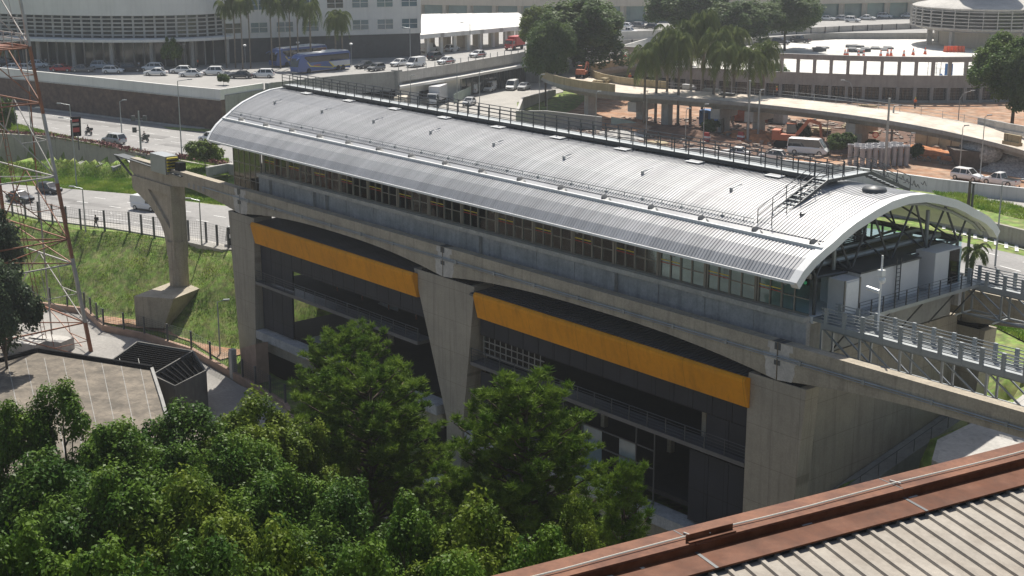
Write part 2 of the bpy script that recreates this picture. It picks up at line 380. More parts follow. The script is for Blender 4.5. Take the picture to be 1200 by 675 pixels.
# platform slab, edge wall
m = MB(); m.box(-133.4,78.05,9.0,-59.9,96.2,9.48); m.build('platform_slab', M['floor'], st)
for s in (0,1):
    m = MB(); y0, y1 = (77.55,78.0) if not s else (96.2,96.65)
    x = -133.5
    for i in range(31):
        d = (.0,.03,.015,.04)[i%4]; w = 2.37
        m.box(x+.01,y0+d,7.0,x+w-.01,y1,9.12); x += w
    m.build('platform_edge_wall', M['platc'], st)
    m = MB(); yy = 77.35 if not s else 96.2
    x = -133.6
    for i in range(21): m.box(x,yy+.02*(i%3==1),9.13,x+3.49,yy+.65,9.5); x += 3.5
    m.build('platform_edge_lip', M['patch'], st)
    for x in ((-131.2,-122.6,-120.4,-96,-79) if not s else ()): MB().box(x,77.2,7.0,x+.3,77.56,9.12).build('edge_pilaster', M['platc'], st)
m = MB(); m.box(-133.4,78.1,6.2,-60.6,96.1,8.98); m.build('platform_beams', M['grey'], st)
# screen doors
def door_module():
    fr = MB(); w = 4.86
    fr.box(0,-.08,0,.22,.14,2.85); fr.box(.3,-.06,0,.42,.12,2.85)
    for x in (1.42,2.5,3.62): fr.box(x-.055,-.05,0,x+.055,.1,2.85)
    fr.box(2.42,-.07,0,2.5,.12,2.85)
    fr.box(.22,-.05,0,w,.1,.16); fr.box(.22,-.07,2.62,w,.14,3.0); fr.box(2.56,-.03,1.15,3.56,.08,1.22); fr.box(3.68,-.03,1.15,w,.08,1.22)
    return fr
gmb = MB()
for a, b in ((.42,1.365),(1.475,2.42),(2.555,3.565),(3.675,4.86)): gmb.box(a,.0,.16,b,.03,2.62)
ysm = MB(); rsm = MB()
for a, b in ((.42,1.365),(1.475,2.42)): ysm.box(a,-.02,1.44,b,-.012,1.51); rsm.box(a,-.02,1.24,b,-.012,1.29)
fr0 = door_module().build('screen_door', M['bronze']); g0 = gmb.build('door_glass', M['glass']); y0_ = ysm.build('yellow_stripe', M['ystripe']); r0_ = rsm.build('red_stripe', M['rstripe'])
for q in (g0,y0_,r0_): q.parent = fr0
fr0.parent = st; off = W[st.name]
def loc(x,y,z): return (x-off[0], y-off[1], z-off[2])
first = True
for s in (0,1):
    for i in range(15):
        o = fr0 if first else dup(fr0, st); first = False
        o.location = loc(-133.1+i*4.86, YP if not s else 96.3, 9.5)
        if s: o.scale = (1,-1,1)
# interior: posts, benches, screens seen through the glass
for i in range(8):
    x = -131+i*10
    for y in (81.5,92.7): MB().tube((x,y,9.48),(x,y,14.9),.16,8).build('platform_column', M['galv'], st)
for i in range(7): x = -127+i*10; MB().box(x,86.3,9.5,x+2.6,87.9,12.2).build('platform_kiosk', M['inter'], st)
for i in range(8): x = -133+i*10.4; MB().path([(x,y,z-.25) for y, z in lin], .14, 6).build('roof_rib', M['rail'], st)
# left end glass screen
m = MB()
for i in range(6): x = -139.3+i*1.16; m.box(x-.05,YP-.06,6.9,x+.05,YP+.06,12.7)
for z in (6.95,8.3,10.05,12.65): m.box(-139.3,YP-.05,z-.05,-133.5,YP+.05,z+.05)
m.build('end_screen_frame', M['bronze'], st)
MB().box(-139.3,YP-.02,7.0,-133.7,YP+.02,12.6).build('end_screen_glass', M['dglass'], st)
m = MB(); m.box(-139.2,78.2,6.9,-138.9,96,9.4); m.box(-139.2,78.2,6.6,-133.5,96,6.9); m.build('end_slab', M['grey'], st)
# ---- concourse below
def bay(xa, xb, fa0, fb0, name):   # roof, yellow fascia and floors between two piers
    m = MB(); n = int((xb-xa)/.42)
    for i in range(n):
        x = xa+(xb-xa)*i/n
        m.hexa([(x,75.05,4.62),(x+.24,75.05,4.62),(x+.24,82,5.05),(x,82,5.05)],[(x,75.05,4.72),(x+.24,75.05,4.72),(x+.24,82,5.15),(x,82,5.15)])
    m.hexa([(xa,75.0,4.5),(xb,75.0,4.5),(xb,90,5.0),(xa,90,5.0)],[(xa,75.0,4.66),(xb,75.0,4.66),(xb,90,5.1),(xa,90,5.1)])
    m.build('concourse_roof', M['croof'], st)
    m = MB()   # tilted fascia with a rolled top edge
    pts = [(75.5,4.78),(74.95,4.95),(74.8,4.8),(74.78,4.55),(75.25,2.62),(75.75,2.55)]
    m.prx(pts, fa0, fb0); m.build('yellow_fascia', M['yellow'], st)
bay(-131.4,-102.4,-130.9,-102.3,'a'); bay(-94.3,-63.15,-93.5,-63.0,'b')
def panel(x0,x1,z0,z1,y=76.1,w=1.9,name='cladding_panel',mt='clad'):
    m = MB(); n = max(1,round((x1-x0)/w)); d = (x1-x0)/n
    for i in range(n): m.box(x0+i*d+.03,y,z0,x0+(i+1)*d-.03,y+.12,z1)
    m.build(name, M[mt], st)
    MB().box(x0,y+.14,z0,x1,y+.2,z1).build('cladding_backing', M['dark'], st)
# bay one
panel(-131.3,-125.1,-1.6,2.6); panel(-125.1,-102.2,.55,2.6); panel(-131.3,-125.3,-6.9,-2.1,w=2)
panel(-94.2,-63.2,.75,2.6); panel(-67.6,-63.2,-1.9,.72,w=2.2); panel(-69.2,-63.3,-8.2,-2.5,w=2); panel(-94.2,-92.6,-8.2,-2.6,w=1.6)
for xa, xb in ((-131.6,-102.6),(-94.8,-63.3)):
    m = MB(); m.box(xa,75.45,-2.05,xb,77.2,-1.72); m.build('balcony_slab', M['croof'], st)
    m = MB()
    for k in range(5): z = -1.5+k*.25; m.tube((xa,75.55,z),(xb,75.55,z),.018 if k < 4 else .03,5)
    n = int((xb-xa)/1.9)
    for i in range(n+1): x = xa+(xb-xa)*i/n; m.box(x-.025,75.52,-1.72,x+.025,75.58,-.48)
    m.build('balcony_railing', M['steel'], st)
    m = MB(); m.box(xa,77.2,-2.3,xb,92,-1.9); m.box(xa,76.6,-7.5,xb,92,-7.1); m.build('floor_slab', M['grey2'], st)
    m = MB(); m.box(xa,90.6,-12.5,xb,90.9,4.6); m.build('rear_wall', M['dark'], st)  # rear wall and ceiling coloured near-black to paint the deep shade
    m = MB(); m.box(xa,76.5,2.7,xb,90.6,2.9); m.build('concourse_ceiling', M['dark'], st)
for q in ((-131.5,75.2,-8.0,-99.5,76.9,-7.1),(-95.4,75.2,-9.3,-63.4,76.9,-8.4)): MB().box(*q).build('ledge_beam', M['platc'], st)
for q in ((-131.5,75.9,-9.4,-99.5,76.3,-8.02),(-95.4,75.9,-10.9,-63.4,76.3,-9.32)): MB().box(*q).build('base_wall', M['beamc'], st)
for q in ((-131.5,76.6,-13,-99.5,77,-9.4),(-95.4,76.6,-13,-63.4,77,-10.9)): MB().box(*q).build('base_shade_panel', M['dark'], st)  # dark panel painting the shade of the ground-floor opening
for i in range(12): MB().box(-94+i*2.5,76.45,-12.6,-93+i*2.5,76.58,-11.1).build('base_louvre', M['steel'], st)
# interior seen through the openings
m = MB()   # escalator with pale sides
for y in (80.5,82.2): m.hexa([(-121.5,y,-7.0),(-119.8,y,-7.0),(-112.6,y,-1.9),(-114.4,y,-1.9)],[(-121.5,y+.12,-5.6),(-119.8,y+.12,-5.6),(-112.6,y+.12,-.6),(-114.4,y+.12,-.6)]); m.build('escalator_side', M['platc'], st)
m = MB()
for i in range(16): t = i/16; m.box(-120.6+7*t,80.65,-7.0+5*t,-120.1+7*t,82.2,-6.6+5*t)
m.build('escalator_step', M['steel'], st)
for x, y in ((-118,83),(-108,83),(-86,83),(-78,83),(-69.4,77.6)): MB().box(x,y,-7.1,x+.45,y+.45,2.7).build('concourse_column', M['beamc'], st)
m = MB()
for i in range(11):
    x = -94+i*.75; m.box(x,76.3,-1.0,x+.08,76.36,.72)
for z in (-1.0,-.4,.2,.72): m.box(-94.1,76.29,z-.04,-86,76.37,z+.04)
m.build('window_frame', M['inter'], st)
MB().box(-94,76.4,-1,-86,76.44,.72).build('window_pane', M['glass'], st)
MB().box(-94,79.4,-1.7,-90,79.5,.9).build('inner_partition', M['white2'], st)
m = MB()
for x in (-83.5,-81.2,-75,-73): m.box(x,76.2,-8.3,x+.1,76.3,-2.3)
for z in (-8.3,-5.4,-3.9): m.box(-83.5,76.2,z,-72.9,76.3,z+.1)
m.build('window_frame', M['steel'], st)
m = MB(); m.box(-81.1,76.3,-8.2,-78.9,76.33,-3.9); m.box(-76.9,76.3,-8.2,-75.1,76.33,-3.9); m.build('window_pane', M['wglass'], st)
m = MB()
for i in range(5): x = -122.8+i*4.6; m.box(x,80,-1.8,x+.1,80.1,2.6); m.bar((x,80,-1.5),(x+3,80,2.2),.08)
m.build('scaffold_pole', M['orange'], st)
for i in range(6): x = -119+i*3.1; MB().box(x,84,-1.8,x+1.3,84.5,-.3+.4*(i%3)).build('stored_board', M['white2'], st)
MB().box(-125,77.5,-7.0,-119.5,80.2,-6.95).build('lit_floor_patch', M['platc'], st)  # pale sheet painting the lit patch of the concourse floor
# right end wall and stair wall
m = MB(); m.box(-61.1,76.9,-13,-60.6,97.2,6.1); m.build('end_wall', M['conc'], st)
m = MB(); m.hexa([(-60.5,79,-13),(-58.8,79,-13),(-58.8,97,-13),(-60.5,97,-13)],[(-60.5,79,-5.3),(-58.8,79,-5.3),(-58.8,97,-1.8),(-60.5,97,-1.8)]); m.build('end_stair_wall', M['grey'], st)
m = MB(); m.tube((-58.9,79,-4.3),(-58.9,97,-.8),.03,5)
for i in range(9): y = 79+i*2.2; z = -5.3+3.5*(y-79)/18; m.tube((-58.9,y,z),(-58.9,y,z+1),.03,5)
m.build('stair_handrail', M['steel'], st)
m = MB(); m.box(-139,89,-13,-131.6,90,6); m.build('side_wall', M['grey'], st)
# right end: tied arch truss
m = MB(); X = -60.2
bot = [(78.5,12.2),(82.5,12.0),(87.1,11.9),(91.7,12.0),(95.7,12.2)]
top = [(77.5,13.9),(80.5,15.2),(84.5,16.2),(89.7,16.2),(93.7,15.2),(96.7,13.9)]
for a, b in zip(bot, bot[1:]): m.tube((X,*a),(X,*b),.11,6)
for i, b in enumerate(bot):
    m.tube((X,*b),(X,*top[i]),.09,6); m.tube((X,*b),(X,*top[i+1]),.09,6)
for b in (bot[0],bot[2],bot[4]): m.tube((X,b[0],b[1]),(X,b[0],9.5),.13,6); m.tube((X-6,b[0],b[1]),(X,b[0],b[1]),.1,6)
for b in bot: m.tube((X-8,b[0],b[1]+.2),(X,b[0],b[1]),.09,6)
m.build('end_truss', M['steel'], st)
m = MB()
for i in range(26): z = 12.3+i*.14; m.box(X-3.2,80.6,z,X-3.1,88.4,z+.08)
for i in range(7): y = 80.6+i*1.3; m.box(X-3.28,y-.05,12.2,X-3.2,y+.05,16.0)
m.build('end_louvre', M['steel'], st)
m = MB()
for b, tp in zip(bot, top): m.tube((X-5.5,b[0],b[1]),(X-5.5,tp[0],tp[1]),.08,6); m.tube((X-5.5,tp[0],tp[1]),(X,b[0],b[1]),.07,6)
for a, b in zip(bot, bot[1:]): m.tube((X-5.5,*a),(X-5.5,*b),.1,6); m.tube((X-5.5,*a),(X,*b),.06,6)
m.build('inner_truss', M['steel'], st)
m = MB(); m.box(X-5,79,12.0,X-.3,95,12.12); m.build('maintenance_deck', M['steel'], st)
m = MB(); m.tube((X-1.2,79,12.6),(X-1.2,95,12.6),.22,8); m.tube((X-2.2,80,13.0),(X-2.2,94,13.0),.16,8); m.build('duct', M['galv'], st)
# end platform
m = MB(); m.box(-59.9,78.05,9.2,-57.6,96.2,9.46); m.build('end_platform', M['galv'], st)
m = MB()
for k in range(5): z = 9.7+k*.22; m.tube((-57.65,80.2,z),(-57.65,94,z),.02,5)
for i in range(11): y = 80.2+i*1.38; m.box(-57.69,y-.03,9.46,-57.61,y+.03,10.6)
m.build('end_railing', M['steel'], st)
for y in (80,84,88,92,95): m = MB(); m.tube((-59.6,y,9.2),(-57.8,y,9.2),.08,6); m.tube((-59.8,y,6.5),(-57.8,y,9.1),.06,6); m.build('platform_bracket', M['steel'], st)

# ---- piers and guideway beams
def beam_poly(x0, x1, ends=(1,1)):
    pts = [(x0,7.99),(x1,7.99)]; n = 22
    for i in range(n+1):
        x = x1-(x1-x0)*i/n; t = 2*(x-x0)/(x1-x0)-1
        e = ends[1] if t > 0 else ends[0]
        d = 1.12*abs(t)**2.4 if e else .25*abs(t)**2.4
        pts.append((x, 6.38-d))
    return pts
spans = [(-133.95,-98.6,'arched concrete guideway beam over the left yellow band'),(-98.5,-60.75,'arched concrete guideway beam over the right yellow band'),(-60.65,-24,'arched guideway beam running out to the right past the station end')]
jp = [(.0,7.94),(.8,7.94),(.85,7.5),(.62,7.45),(.66,7.12),(1.25,7.1),(1.1,6.75),(.95,6.5),(1.0,6.1),(.85,5.4),(0,5.3)]
def beam(x0, x1, label, y0=75.4, group=None, det=True, ends=(1,1), patch=(1,1)):
    t = thing('guideway_beam', label, 'track beam', (x0,y0+.45,8), group)
    m = MB(); m.pry(beam_poly(x0,x1,ends), y0, y0+.88); m.build('beam', M['beamc'], t)
    if det:
        m = MB(); m.tube((x0,y0-.1,7.02),(x1,y0-.1,7.02),.055,6); m.tube((x0,y0-.08,6.86),(x1,y0-.08,6.86),.035,5); m.build('conduit', M['galv'], t)
        m = MB(); n = int((x1-x0)/5.2)
        for i in range(n): x = x0+2+i*5.2; m.box(x-.09,y0-.17,6.82,x+.09,y0-.003,7.12)
        m.build('conduit_clamp', M['galv'], t)
        m = MB(); m.box(x0+1.5,y0-.02,6.62,x1-1.5,y0-.003,6.68); m.build('beam_lip', M['beamc'], t)
        for e, xx, sg in ((0,x0,1),(1,x1,-1)):
            if patch[e]:
                m = MB(); m.pry([(xx+sg*(a*(1.5 if sg > 0 else 1.0)+.01), min(b,7.94)) for a, b in jp], y0-.006, y0-.001); m.build('joint_mortar', M['patch'], t)
                m = MB(); m.box(min(xx,xx+sg*.22),y0-.03,7.45,max(xx,xx+sg*.22),y0-.012,7.96); m.box(min(xx,xx+sg*.22),y0-.03,6.35,max(xx,xx+sg*.22),y0-.012,6.7); m.box(min(xx,xx+sg*.45),y0+.02,7.992,max(xx,xx+sg*.45),y0+.86,8.01); m.build('joint_plate', M['steel'], t)
    return t
for x0, x1, lb in spans: beam(x0, x1, lb, group='near side guideway beams')
beam(-23.9, 12, 'guideway beam beyond the right edge continuing past the station', group='near side guideway beams')
# stub at the left
t = thing('guideway_beam', 'short guideway beam stub ending over the flared pier at left', 'track beam', (-147,75.85,8), 'near side guideway beams')
m = MB(); pts = [(-159.6,8.0),(-134.05,7.99)]
for i in range(15): u = i/14; x = -134.05-15.2*u; pts.append((x, 5.26+1.12*sin(pi*min(1,u*1.25)*.5 if u < .8 else pi*.5)-(.0 if u < .8 else (u-.8)*1.6)))
pts += [(-149.4,6.02),(-159.0,6.02),(-160.2,6.9)]
m.pry(pts, 75.4, 76.28); m.build('beam', M['beamc'], t)
m = MB(); m.tube((-142,75.3,7.02),(-134.05,75.3,7.02),.055,6); m.build('conduit', M['galv'], t)
m = MB(); xx = -134.05; m.pry([(xx-(a*1.2+.01), min(b,7.94)) for a, b in jp], 75.394, 75.399); m.build('joint_mortar', M['patch'], t)
m = MB(); m.box(-134.4,75.37,7.3,-134.05,75.388,7.96); m.box(-134.4,75.37,6.3,-134.05,75.388,6.75); m.build('joint_plate', M['steel'], t)
m = MB(); m.bar((-160.0,75.2,7.85),(-146.5,75.2,7.55),.3,.12); m.bar((-163.5,75.2,7.9),(-158.5,75.2,7.8),.35,.12); m.bar((-163.3,75.25,7.8),(-159.3,75.25,5.9),.25,.12); m.bar((-163.3,76.3,7.8),(-159.3,76.3,5.9),.25,.12); m.box(-163.5,75.2,7.78,-159,76.4,7.9); m.build('end_bracket', M['steel'], t)
m = MB()
for i in range(4): m.box(-145.4+i*1.1,75.37,6.5,-144.95+i*1.1,75.395,7.0)
m.build('anchor_recess', M['grey'], t)
c = thing('electrical_cabinet', 'pale grey box straddling the guideway stub above the flared pier', 'cabinet', (-152,75.8,8.0))
m = MB(); m.box(-153.6,75.0,7.3,-149.9,76.6,9.4); m.build('box', M['rail'], c)
m = MB()
for k in range(5): m.box(-149.88,75.15,7.6+k*.36,-149.6,76.5,7.8+k*.36)
m.build('striped_buffer', M['ystripe'], c)
for k in range(5): MB().box(-149.7,75.2,7.5+k*.36,-149.3,76.45,7.62+k*.36).build('buffer_bar', M['dark'], c)
MB().box(-148.6,75.5,8.0,-147.6,76.4,8.9).build('buffer_block', M['dark'], c)
# far beams
for i, (x0, x1, lb) in enumerate(spans):
    beam(x0, x1, ('far side guideway beam hidden behind the left half of the platform','far side guideway beam behind the right half of the platform','far side guideway beam leaving the station beside the rear walkway')[i], y0=97.9, group='far side guideway beams', det=False)
beam(-23.9, 12, 'far side guideway beam beyond the right edge', y0=97.9, group='far side guideway beams', det=False)
def pier(poly, label, y0, y1, capx=None):
    t = thing('concrete_pier', label, 'pier', (sum(p[0] for p in poly)/len(poly),(y0+y1)/2,-13), 'tapered portal piers of the station')
    m = MB(); m.pry(poly, y0, y1); m.build('shaft', M['conc'], t)
    xs = [p[0] for p in poly if p[1] > 4]
    m = MB(); m.box(min(xs)+1.0,y0+.1,5.2,max(xs)-.6,y1-.2,5.32); m.build('bearing_pad', M['dark'], t)
    return t
pl = [(-136.6,5.2),(-131.2,5.2),(-132.3,-13.2),(-135.4,-13.2)]; pm = [(-102.9,5.2),(-94.1,5.2),(-96.7,-13.2),(-97.7,-13.2)]; pr_ = [(-63.2,5.2),(-58.1,5.2),(-59.3,-13.2),(-63.2,-13.2)]
pm = [(-102.9,5.2),(-94.1,5.2),(-95.9,-8),(-96.3,-13.2),(-98.3,-13.2),(-98.3,-8)]
pier(pl, 'tall concrete pier at the left end of the yellow bands', 75.42, 77.6)
pier(pm, 'broad concrete pier narrowing downwards between the two yellow bands', 75.42, 77.6)
pier(pr_, 'tall concrete pier beside the right end of the yellow band', 75.42, 76.85)
pier(pl, 'far concrete pier behind the left end of the station', 97.0, 98.9)
pier(pm, 'far concrete pier behind the middle of the station', 97.0, 98.9)
pier(pr_, 'far concrete pier at the back corner of the grey end wall', 97.2, 98.9)
# flared pier at left
t = thing('flared_pier', 'free standing concrete pier flaring to the left under the guideway stub', 'pier', (-149.8,76.3,-9))
left_ = [(-151.3,-1.1),(-151.7,.2),(-152.5,1.3),(-153.5,2.1),(-154.8,2.9),(-156.8,3.6),(-158.9,4.3),(-159.2,4.6)]
m = MB(); m.pry([(-149.4,6.0),(-149.4,-2.5),(-151.2,-2.5)]+left_+[(-159.2,6.0)], 75.5, 77.0)
m.pry([(-159.2,6.0),(-149.4,6.0),(-149.4,4.9),(-155.2,4.9),(-159.2,4.6)], 75.2, 75.5)
m.pry([(-150.1,4.9),(-149.4,4.9),(-149.4,-2.5),(-150.1,.9)], 75.2, 75.5)
m.pry([(-155.2,4.9),(-150.1,.9),(-149.4,-2.5),(-151.2,-2.5)]+left_, 75.2, 75.5)
m.build('shaft', M['beamc'], t)
m = MB(); m.lathe((-150.3,76.1,-7), [(1.14,0),(1.12,6.4)], 20); m.build('round_base', M['beamc'], t, True)
q_ = [at(157,347,-6.0), at(199,331,-6.0), at(244,334,-6.0), at(196,353,-6.0)]; q_[3] = q_[0]+(q_[2]-q_[1])
lo = [V((p.x,p.y,-9.6)) for p in q_]; lo[2] = lo[1].lerp(lo[2],.7); lo[3] = lo[0].lerp(lo[3],.7)
m = MB(); m.hexa([tuple(p) for p in lo][::-1], [tuple(p) for p in q_][::-1])
m.build('footing', M['beamc'], t)

# ---- evacuation walkways at the right end
def evac(y0, y1, label):
    t = thing('evacuation_walkway', label, 'walkway', (-59,(y0+y1)/2,9.3), 'steel evacuation walkways beside the beams')
    xa, xb = -58.9, -20
    m = MB(); m.box(xa,y0,9.22,xb,y1,9.28); m.build('deck', M['galv'], t)
    for y in (y0,y1):
        m = MB(); m.box(xa,y-.05,9.0,xb,y+.05,9.4)
        for k in range(5): z = 9.55+k*.22; m.box(xa,y-.015,z-.03,xb,y+.015,z+.03)
        m.build('railing', M['rail'], t)
        n = int((-22-xa)/1.5)
        for i in range(n): x = xa+.4+i*1.5; MB().box(x-.13,y-.075,9.0,x+.13,y+.075,10.5).build('railing_post', M['rail'], t)
    m = MB(); n = int((xb-xa)/3.2)
    for y in (y0+.1,y1-.1):
        m.tube((xa,y,6.9),(xb,y,6.9),.09,6); m.tube((xa,y,8.95),(xb,y,8.95),.08,6)
        for i in range(n):
            x = xa+i*3.2; m.box(x-.07,y-.07,6.9,x+.07,y+.07,9.0); m.bar((x,y,9),(x+3.2,y,6.9),.1)
    for i in range(n): x = xa+i*3.2; m.bar((x,y0,6.9),(x,y1,6.9),.1); m.bar((x,y0,6.9),(x+3.2,y1,6.9),.08); m.bar((x,y0-.9,6.9),(x,y0+.1,6.9),.1)
    m.build('truss', M['galv'], t)
evac(77.7,79.2,'grey steel evacuation walkway on a truss beside the near guideway beam'); evac(95.0,96.4,'grey steel evacuation walkway at the rear, beside the avenue')
m = MB()
# equipment at the end of the platform
t = thing('equipment_cabinet', 'narrow white equipment cabinet next to the last platform door', 'cabinet', (-59,80.6,9.5))
MB().box(-60.0,79.7,9.46,-58.6,81.4,12.0).build('body', M['white2'], t); MB().box(-58.59,79.85,9.6,-58.56,81.25,11.85).build('door', M['white'], t)
m = MB()
for y in (79.7,81.4): m.box(-58.62,y-.06,9.46,-58.54,y+.06,12.05)
m.build('frame', M['bronze'], t)
t = thing('equipment_cabin', 'large white windowless cabin with an access ladder on the end platform', 'cabin', (-60,85,9.5))
MB().box(-62.4,82.0,9.46,-59.0,89.0,12.1).build('body', M['white2'], t); MB().box(-62.5,81.9,12.1,-58.9,89.1,12.22).build('roof', M['steel'], t)
m = MB()
for y in (86.0,86.5): m.box(-58.86,y-.03,9.46,-58.8,y+.03,12.6)
for i in range(10): m.box(-58.86,86.0,9.7+i*.3,-58.82,86.5,9.74+i*.3)
m.build('ladder', M['steel'], t)
t = thing('equipment_cabinet', 'tall white equipment cabinet at the far end of the end platform', 'cabinet', (-59,92,9.5))
MB().box(-60.4,90.6,9.46,-58.7,94.0,12.3).build('body', M['white2'], t); MB().box(-58.69,92.4,9.6,-58.66,93.9,12.2).build('door', M['glass'], t)
t = thing('camera_pole', 'slim white pole with cameras standing on the near walkway', 'pole', (-55,77.9,9.3))
b = at(1064,375,9.3); b = V((-55.2,79.0,9.3)); W[t.name] = tuple(t.location)
m = MB(); m.tube(b,(b.x,b.y,14.6),.07,6); m.build('pole', M['white'], t)
m = MB(); m.tube((b.x-1.0,b.y-.1,12.2),(b.x,b.y-.1,12.1),.16,8); m.ball((b.x+.1,b.y,12.9),.25); m.box(b.x-.2,b.y-.2,13.2,b.x+.2,b.y+.2,13.6); m.build('camera', M['white'], t)
t = thing('signal_lamp', 'small green signal lamp under the right end of the roof', 'lamp', (-60.2,77.5,11.9))
MB().ball((-60.2,77.4,12.0),.13).build('lens', M['green'], t); MB().box(-60.35,77.45,11.8,-60.05,77.7,12.2).build('housing', M['dark'], t)
# ================= GROUND, ROADS =================
def P2(x, y, z=0): p = at(x,y,z); return (p.x,p.y)
LZ = -2.5
EDGE = [(-320,22),(-256,47)]+[P2(*q,LZ) for q in ((0,248),(45.8,259.7),(95,268.5),(152,272.5),(181,278.6),(242,285),(275,295))]+[(-138,95),(-126,100),(-98,112),(-80,119),(-66,113),(-57,104),(-55.3,97),(-54.4,86),(-52.5,82.8),(-46,81.5),(-20,78),(10,76),(80,60)]
TR = [P2(-60,158),P2(0,158),P2(60,161),P2(120,171),P2(180,184),P2(158,199,LZ),P2(140,205,LZ),P2(60,201,LZ),P2(0,206,LZ),P2(-60,210,LZ)]
FB = np.array([TR[9],TR[8],TR[7],TR[6],TR[5],P2(180,192,-1),P2(268,210,-1),(-135,112),(-118,125)])
EX = np.array(EDGE)
def edge_sd(x, y, EX=EX):   # >0 on the near (valley) side
    best = np.full(x.shape, 1e9); sg = np.zeros(x.shape)
    for i in range(len(EX)-1):
        a, b = EX[i], EX[i+1]; d = b-a; L2 = d@d
        t = np.clip(((x-a[0])*d[0]+(y-a[1])*d[1])/L2, 0, 1); px_, py_ = a[0]+t*d[0], a[1]+t*d[1]
        ds = np.hypot(x-px_, y-py_); cr = d[0]*(y-a[1])-d[1]*(x-a[0]); m = ds < best-1e-9
        best = np.where(m, ds, best); sg = np.where(m, np.where(cr < 0, 1, -1), sg)
    return best*sg
def floorz(x): return -10-2.2*np.clip((x+146)/16, 0, 1)
def inpoly(x, y, poly):
    c = np.zeros(x.shape, bool); n = len(poly)
    for i in range(n):
        x0, y0 = poly[i]; x1, y1 = poly[(i+1)%n]
        c ^= ((y0 > y) != (y1 > y)) & (x < (x1-x0)*(y-y0)/((y1-y0) or 1e-9)+x0)
    return c
def hgt(x, y):
    x = np.asarray(x, float); y = np.asarray(y, float); d = edge_sd(x, y)
    low = LZ*np.clip(edge_sd(x, y, FB)/3.5, 0, 1)*np.clip((-112-x)/14, 0, 1)
    t = np.clip(d-.8, 0, None)*np.where(x > -60, 6.0, .8)-low
    fl = floorz(x); z = -np.minimum(t, -fl); z = np.where(t < -fl, z-.35*np.sin(x*.7)*np.sin(y*.9)*np.clip(d/2-1.5,0,1)*(t < -fl-1), z)
    z = np.where(inpoly(x, y, TR), -5, z)
    return z-.06
def hz(x, y): return float(hgt(np.array([x]), np.array([y]))[0])
def axis(lo, hi, a, b, st, big): return np.concatenate([np.arange(lo, a, big), np.arange(a, b, st), np.arange(b, hi+big, big)])
ax = axis(-750, 130, -262, 0, 1.0, 40); ay = axis(-50, 750, 20, 118, 1.0, 40)
GX, GY = np.meshgrid(ax, ay, indexing='ij'); GZ = hgt(GX, GY)
nv = np.stack([GX.ravel(), GY.ravel(), GZ.ravel()], 1); ny_ = len(ay)
ii, jj = np.meshgrid(np.arange(len(ax)-1), np.arange(ny_-1), indexing='ij'); a = (ii*ny_+jj).ravel()
M['grassg'] = mat('slope_ground', (.15,.24,.04), .95, var=.35, scale=6, fine=.3, fscale=1.2, bump=.6, bscale=2, c2=(.19,.2,.07))
g = npmesh('ground', nv, np.stack([a, a+ny_, a+ny_+1, a+1], 1), M['grassg']); tag(g, kind='structure')
def sheet(name, pts, z, mt, kind='structure'):
    n = len(pts); m = MB(); m.add([(p[0],p[1],z) for p in pts], [tuple(range(n))]); o = m.build(name, M[mt] if isinstance(mt, str) else mt); tag(o, kind=kind); return o
far_e = [(-420,52),(-330,88)]+[P2(*q) for q in ((0,121),(100,133),(200,145.5),(240,150.5))]+[(-190,132),(-150,150),(-122,161),(-100,165),(-60,163),(0,152),(120,120)]
near_up = [(100,82),(0,120),(-60,146),P2(1200,287),P2(1130,271),P2(1080,258),(-120,140),(-150,118),(-178,106),P2(215,190),P2(180,184),P2(120,171),P2(60,160.5),P2(0,152),(-300,66),(-420,20)]
sheet('avenue_upper_carriageway', far_e+near_up, 0, 'asph')
low_far = [(-122,118),(-103,140),(-92,143),P2(1200,300),(-60,140),(0,116),(100,78)]
low_near = [(100,66),(0,98),P2(1200,358),P2(1140,340),P2(1085,322),(-100,117),(-112,106)]
sheet('avenue_lower_carriageway', low_far+low_near, .01, 'asph')
lw = [(-320,27),(-256,57)]+[P2(*q,LZ) for q in ((0,215),(90,222),(160,228),(250,240))]+[(-155,104),(-137,112)]
ln_ = [(-126,101)]+[P2(*q,LZ) for q in ((265,287),(140,262),(60,252),(0,236))]+[(-256,46),(-320,13)]
sheet('avenue_lower_carriageway', lw+ln_, LZ+.01, 'asph')
m = MB(); m.quad((-137,112,LZ+.01),(-126,101,LZ+.01),(-112,106,.01),(-122,118,.01)); tag(m.build('avenue_slip', M['asph']), kind='structure')
M['asph2b'] = mat('darker_asphalt_patch', (.19,.182,.175), .8, var=.15, scale=2)
# lane paint
def dashes(line, off, z=.03, dash=2.2, gap=4.2, w=.16, solid=False):
    m = MB(); L = [V((p[0],p[1],0)) for p in line]
    for a, b in zip(L, L[1:]):
        d = (b-a); ln = d.length; d.normalize(); nr = V((-d.y,d.x,0)); s = 0
        if solid: m.quad(*[(q.x,q.y,z) for q in (a+nr*(off-w/2), b+nr*(off-w/2), b+nr*(off+w/2), a+nr*(off+w/2))]); continue
        while s+dash < ln:
            p, q = a+d*s, a+d*(s+dash); m.quad(*[(k.x,k.y,z) for k in (p+nr*(off-w/2), q+nr*(off-w/2), q+nr*(off+w/2), p+nr*(off+w/2))]); s += dash+gap
    return m
mk = MB()
lc = [P2(-40,230,LZ),P2(0,225,LZ),P2(90,236,LZ),P2(150,245,LZ),P2(250,261,LZ)]
for off in (-3.2,0,3.2): q = dashes(lc, off, LZ+.03); mk.add(q.v, q.f)
q = dashes(lc, -5.6, LZ+.03, solid=True, w=.14); mk.add(q.v, q.f)
uc = [P2(-60,130),P2(0,136.5),P2(100,150),P2(200,166),P2(245,172)]
for off in (-6.6,-3.3,0,3.3,6.4): q = dashes(uc, off, .02); mk.add(q.v, q.f)
